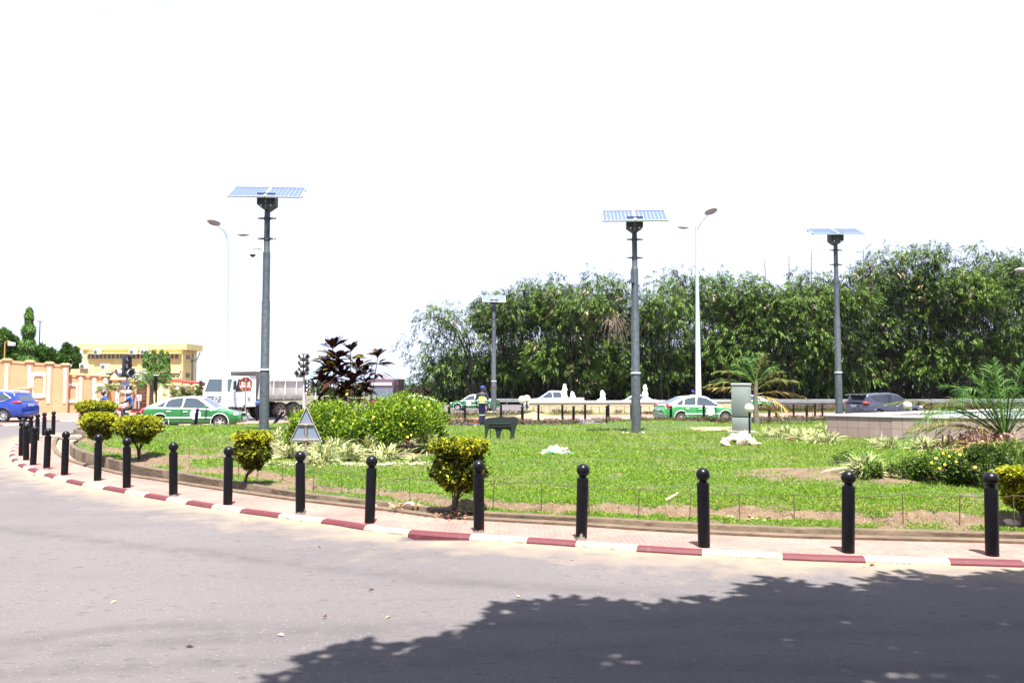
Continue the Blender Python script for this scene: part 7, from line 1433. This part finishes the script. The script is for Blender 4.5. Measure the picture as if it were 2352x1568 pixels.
# distant round trees in the centre
for x, yt, w_, Y, hp, lb in ((1062, 845, 60, 120, 95, 'round dark green tree at the left foot of the bamboo'), (1018, 845, 52, 122, 90, 'round dark green tree left of the far solar pole'), (1040, 880, 40, 112, 50, 'lower yellowish-green tree in front of the round dark trees'), (1085, 870, 46, 108, 70, 'bushy tree just left of the far solar pole'), (978, 872, 40, 135, 60, 'smaller distant tree right of the maroon lorry'), (950, 884, 40, 150, 40, 'low distant tree right of the maroon lorry'), (1000, 885, 46, 125, 50, 'low tree behind the tail of the half-hidden taxi')):
    blob(x, yt, w_, Y, hp, lb, 6000, TG if 'dark' in lb else TL, .42, .2, 'round trees in the middle distance', 'round_tree')
for x, yt, w_, lb in ((690, 884, 50, 'faint low tree behind the rear of the dump truck'), (740, 880, 60, 'low distant tree behind the dark-leaved plant'), (800, 884, 70, 'low distant tree left of the maroon lorry'), (920, 886, 50, 'low distant tree close to the maroon lorry mirror')): blob(x, yt, w_, 190, 40, lb, 2600, TL, .8, .35, 'low distant trees', 'distant_tree')
b_ = D(1003, 930, 105); b_.z = -.3; t = E('bare_shrub', 'grey leafless twiggy shrub in front of the round green trees', 'bare shrub', b_); q = MB()
for i in range(90): a = rnd.uniform(0, 6.28); h_ = rnd.uniform(1.2, 3.6); rr_ = rnd.uniform(.2, 1.1); q.tube([(0, 0, 0), (rr_*.6*math.cos(a), rr_*.6*math.sin(a), h_*.6), (rr_*math.cos(a+.6), rr_*math.sin(a), h_)], [.03, .02, .012], 4)
q.build('twigs', mat('grey_twig', (.16, .12, .11), .9), t)

# ---- giant bamboo clumps
BG = leafmat('bamboo_leaf', (.018, .048, .005), (.165, .235, .035), .5, .28, (.060, .125, .013)); BD = leafmat('bamboo_leaf_dark', (.005, .011, .003), (.020, .032, .008), .5, .1); BT = leafmat('bamboo_dry', (.26, .19, .10), (.42, .33, .20), .6, .2); CULM = mat('bamboo_culm', (.016, .013, .007), .95, var=.5, scale=1.5)  # dark bamboo leaf: shade of gaps, back row and undergrowth put into its colour
def bamboo(label, xD, yt, Y, n=9500, spread=.30, culms=24, lean=0, low=.3, dry=0, tips=3, twigs=0):
    b = D(xD, 925, Y); b.z = -.3; H = D(xD, yt, Y).z+.3; t = E('bamboo_clump', label, 'bamboo', b, 0, 'giant bamboo clumps'); q = MB(); paths = []
    for i in range(culms+26):
        a = rnd.uniform(0, 2*PI); up = i < culms; h_ = H*(rnd.uniform(.70, .98) if up else rnd.uniform(.22, .62)); rr_ = H*spread*(rnd.uniform(.25, 1.0) if up else rnd.uniform(.7, 1.15)); bx, by = rnd.gauss(0, .9), rnd.gauss(0, .7); dx, dy = math.cos(a)*rr_+lean*h_, math.sin(a)*rr_*.75
        pts = []
        for k in range(10): u = k/9; pts.append((bx+dx*u**1.9, by+dy*u**1.9, h_*math.sin(min(u*1.32, 1.75)*PI/2*.86)/math.sin(min(1.163, PI/2)*1.0) if False else h_*(1.62*u-.62*u*u*(1+.25*u))*1.12 if u < .99 else h_*(1.62-.62*1.25)*1.12))
        paths.append(np.array(pts))
        if up: q.tube(pts, [.055*(1-.85*k/9)+.006 for k in range(10)], 4, cap=False)
    q.build('culms', CULM, t); PA = np.array(paths)
    # billowing masses: lobes hung along the arching culms, each a shell of drooping leaf fans
    npf = 29; pi = rng.integers(0, len(PA), npf); u = rng.uniform(.45, 1, npf)**.7; f = u*9; i0 = np.minimum(f.astype(int), 8); fr_ = (f-i0)[:, None]; pc = PA[pi, i0]*(1-fr_)+PA[pi, i0+1]*fr_
    pr = rng.uniform(.8, 2.6, npf); zf = pc[:, 2]/H; pc[:, 2] = np.minimum(pc[:, 2], H-pr*.8); pc[:, 2] = np.maximum(pc[:, 2], H*low)
    over = np.clip(1-zf*1.6, 0, 1); pc[:, 1] = pc[:, 1]*(1-over)+over*rng.uniform(.3, 2.2, npf)      # lower masses recessed under the canopy
    pc = np.vstack([pc, [(lean*H*.9, -.5, H-1.5), (lean*H*.8+1.2, -1.2, H-2.4), (lean*H*.8-1.4, -1.0, H-2.6)]]); pr = np.concatenate([pr, [1.5, 1.6, 1.6]]); npf += 3
    for _ in range(3): pc = np.vstack([pc, [(lean*H+rng.uniform(-3.4, 3.4), rng.uniform(-1.5, .5), H+rng.uniform(-2.2, .1))]]); pr = np.append(pr, rng.uniform(.6, 1.1)); npf += 1
    w_ = pr**2; w_ /= w_.sum(); ns = int(n*1.9)//12; k_ = rng.choice(npf, ns, p=w_); o = rdir(ns, .12); rad = pr[k_][:, None]*rng.random((ns, 1))**.14
    c = pc[k_]+o*rad*[1.15, 1.0, .85]; c[:, 2] -= (rng.random(ns)**4)*.9; c[:, 2] = np.maximum(c[:, 2], .4)
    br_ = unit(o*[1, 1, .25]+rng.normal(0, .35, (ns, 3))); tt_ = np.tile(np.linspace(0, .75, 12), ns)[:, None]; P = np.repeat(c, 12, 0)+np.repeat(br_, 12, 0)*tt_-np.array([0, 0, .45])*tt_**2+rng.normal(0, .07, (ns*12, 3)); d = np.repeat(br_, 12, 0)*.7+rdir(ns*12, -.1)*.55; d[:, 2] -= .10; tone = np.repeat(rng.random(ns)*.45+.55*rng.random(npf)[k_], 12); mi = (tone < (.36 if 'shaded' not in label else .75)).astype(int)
    if dry:
        sel = np.repeat((rng.random(ns) < .02*dry) & (c[:, 1] < 0), 12); mi[sel] = 2
    ribbons('foliage', P, d, rng.uniform(.28, .58, len(P)), rng.uniform(.10, .155, len(P)), [BG, BD, BT], t, seg=2, droop=.35, mi=mi, twist=.45, peak=.35)
    if twigs:
        q = MB()
        for i in range(twigs): a = rnd.uniform(-2.6, -.5); x0 = rnd.gauss(0, .5); p0 = Vector((x0, -H*.20, H*.62)); p2 = p0+Vector((math.cos(a)*rnd.uniform(1, 3.2), -.4, rnd.uniform(-3.8, .4))); q.tube([p0, (p0+p2)/2+Vector((0, 0, .8)), p2], [.03, .02, .01], 4)
        q.build('dead_twigs', mat('pale_twig', (.24, .19, .15), .9, var=.2), t)
    return t
BM = [(1080, 690, 93, 6500, 'leftmost bamboo clump, arching out to the left over the round trees', .34, -.30), (1150, 668, 95, 9000, 'bamboo clump directly behind the far solar pole', .22, -.03), (1245, 634, 97, 10500, 'tall-topped bamboo clump behind the left end of the cream basin', .24, .0), (1325, 650, 93, 9000, 'bamboo clump with hanging dry brown leaves, behind the left water jets', .24, 0), (1405, 626, 98, 10500, 'bamboo clump with bare pale twigs left of the middle solar pole', .25, 0), (1500, 650, 96, 8500, 'lower bamboo clump just right of the middle solar pole', .26, 0),
      (1600, 615, 98, 10000, 'bamboo clump behind the white street lamp pole', .25, 0), (1700, 618, 96, 10500, 'bamboo clump behind the grey cabinet and palm', .25, 0), (1795, 645, 94, 9500, 'bright hanging bamboo clump right of the palm by the cabinet', .26, .0), (1870, 625, 100, 10500, 'darker bamboo clump left of the right solar pole', .26, 0), (1950, 632, 94, 9500, 'bamboo clump directly behind the right solar pole', .24, 0), (2045, 570, 98, 11000, 'high bamboo clump behind the dark grey car', .22, 0), (2140, 548, 97, 12500, 'tallest bamboo clump, right of the dark grey car', .20, 0), (2225, 610, 95, 9000, 'lower bamboo clump above the big palm', .26, 0), (2300, 566, 99, 11000, 'high bamboo clump near the right edge', .20, 0), (2390, 570, 94, 9500, 'bamboo clump cut by the right edge of the picture', .22, 0)]
for i, (x, yt, Y, n_, lb, sp_, ln_) in enumerate(BM): bamboo(lb, x, yt, Y, n_, sp_, lean=ln_, dry=3 if 'dry brown' in lb else .6, twigs=60 if 'twigs' in lb else 0, low=.22 if i else .3)
BK = [(1200, 690), (1290, 680), (1370, 670), (1455, 690), (1545, 668), (1650, 655), (1750, 660), (1835, 665), (1915, 650), (2000, 620), (2090, 610), (2180, 620), (2265, 610), (2345, 605)]
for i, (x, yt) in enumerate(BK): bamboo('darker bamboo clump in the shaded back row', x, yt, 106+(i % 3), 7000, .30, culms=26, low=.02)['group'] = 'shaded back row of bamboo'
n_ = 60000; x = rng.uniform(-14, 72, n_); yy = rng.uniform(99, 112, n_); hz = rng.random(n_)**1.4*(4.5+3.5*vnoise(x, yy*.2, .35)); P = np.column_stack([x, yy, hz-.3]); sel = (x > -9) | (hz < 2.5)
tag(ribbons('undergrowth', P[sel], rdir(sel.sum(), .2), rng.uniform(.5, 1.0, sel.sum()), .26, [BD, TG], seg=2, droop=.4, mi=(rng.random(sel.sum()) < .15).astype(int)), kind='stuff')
# long bare shoots and a feathery tip over the canopy
for x, yb, yt, lb in ((1757, 640, 598, 'thin bare bamboo shoot sticking up right of the white lamp pole'), (1812, 640, 586, 'second thin bare shoot above the bamboo'), (1863, 630, 570, 'third thin bare shoot left of the right solar pole'), (1983, 625, 570, 'thin bare shoot right of the right solar pole'), (2003, 620, 588, 'short bare shoot beside the taller one right of the right solar pole')):
    p = D(x, yb, 95); q = MB(); h_ = (yb-yt)*95/F; q.tube([(0, 0, -5), (.05, 0, h_*.5), (rnd.uniform(-.2, .2), 0, h_)], [.06, .05, .02], 5)
    for k in range(7): z = h_*k/7; q.tube([(0, 0, z), (rnd.uniform(-.25, .25), 0, z+.3)], [.03, .01], 4)
    tag(q.build('bamboo_shoot', mat('shoot_brown', (.16, .10, .06), .8), None, loc=p), lb, 'bamboo shoot', 'bare bamboo shoots')

# ---- the tree behind the camera that shades the road
ed = [(300, 1640), (560, 1568), (660, 1540), (770, 1485), (900, 1470), (980, 1450), (1090, 1430), (1180, 1385), (1290, 1374), (1380, 1378), (1480, 1358), (1600, 1352), (1720, 1338), (1850, 1335), (1980, 1318), (2120, 1312), (2250, 1318), (2352, 1312), (2700, 1300)]
tb_ = Vector((6.5, -3.5, 0)); t = E('shade_tree', 'broad tree beside the camera whose crown throws the shadow on the road', 'tree', tb_); hs = 6.6; sh = math.cos(SUN_EL)/math.sin(SUN_EL)
def up(p, h_): return Vector((p.x+math.sin(SUN_AZ)*sh*h_, p.y-math.cos(SUN_AZ)*sh*h_, h_))
E2 = [G(x, y, RL) for x, y in ed]; Pn = []
ex = np.array([p.x for p in E2]); ey = np.array([p.y for p in E2]); n_ = 170000; x = rng.uniform(-4.0, 20, n_); ye = np.interp(x, ex, ey)+(vnoise(x, x*0, 1.6)-.5)*.5+(vnoise(x, x*0+9, 4.0)-.5)*.22; back = rng.random(n_)**1.2*15; y = ye-back-.12; h_ = hs+rng.random(n_)*np.minimum(back*.9, 4.0)
gaps = [G(1400, 1520, RL), G(1530, 1505, RL), G(2080, 1545, RL), G(2190, 1352, RL), G(1960, 1500, RL), G(1180, 1432, RL), G(2260, 1420, RL)]; gr_ = [(.26, .10), (.10, .05), (.42, .12), (.26, .05), (.12, .05), (.16, .05), (.12, .04)]
ok = rng.random(n_) < np.clip(back/.8+.12, 0, 1)
for g0, (a_, c_) in zip(gaps, gr_): ok &= ((x-g0.x)/a_)**2+((y-g0.y)/c_)**2 > 1
P = np.column_stack([x+math.sin(SUN_AZ)*sh*h_, y-math.cos(SUN_AZ)*sh*h_, h_])[ok]
rhombs('crown', P-np.array(tb_), rdir(len(P), 0, .35), .22, .12, TG, t, flat=.9)
q = MB(); q.tube([(0, 0, 0), (.1, 0, 3), (0, .2, 5)], [.32, .25, .2], 10)
for a in range(8): p = P[rnd.randrange(len(P))]; v = Vector(p)-tb_; q.tube([(0, .1, 4.6), (v.x*.5, v.y*.5, 5.6), (v.x, v.y, max(v.z, 6.0))], [.14, .08, .02], 6)
q.build('trunk', BARK, t)

# ---- air: very thin haze; the far city is paled mainly by its colours
m = bpy.data.materials.new('haze_air'); m.use_nodes = True; n = m.node_tree.nodes; l = m.node_tree.links; n.remove(n['Principled BSDF']); pv = n.new('ShaderNodeVolumePrincipled'); pv.inputs['Density'].default_value = .00005; pv.inputs['Color'].default_value = (.86, .92, 1, 1); pv.inputs['Anisotropy'].default_value = .0
l.new(pv.outputs[0], n['Material Output'].inputs['Volume']); q = MB(); q.box((0, 1300, 99), (3400, 3000, 202)); hz_ = q.build('haze', m); tag(hz_, kind='stuff')

# ---- look-alikes: name each by its place in its group, counted in the picture from the left
ORD = 'leftmost second third fourth fifth sixth seventh eighth ninth tenth eleventh twelfth thirteenth fourteenth fifteenth sixteenth seventeenth eighteenth nineteenth twentieth twenty-first twenty-second'.split()
by = {}
for o in list(COL.objects):
    if o.parent is None and o.get('group') and o.get('label'): by.setdefault(o['label'], []).append(o)
for lb, os_ in by.items():
    if len(os_) < 2: continue
    def sx(o):
        p = o.location
        if o.name.startswith('branch'): return p.y
        return p.x/max(p.y, 1)
    os_.sort(key=sx); n_ = len(os_)
    for i, o in enumerate(os_):
        far = o.name.startswith('branch'); w1 = ('nearest' if i == 0 else ORD[i]+' nearest') if far else ('leftmost' if i == 0 else 'rightmost' if i == n_-1 else ORD[i]+' from the left')
        o['label'] = w1+' '+lb if ('leftmost' == w1 or 'rightmost' == w1 or far) else w1+', '+lb
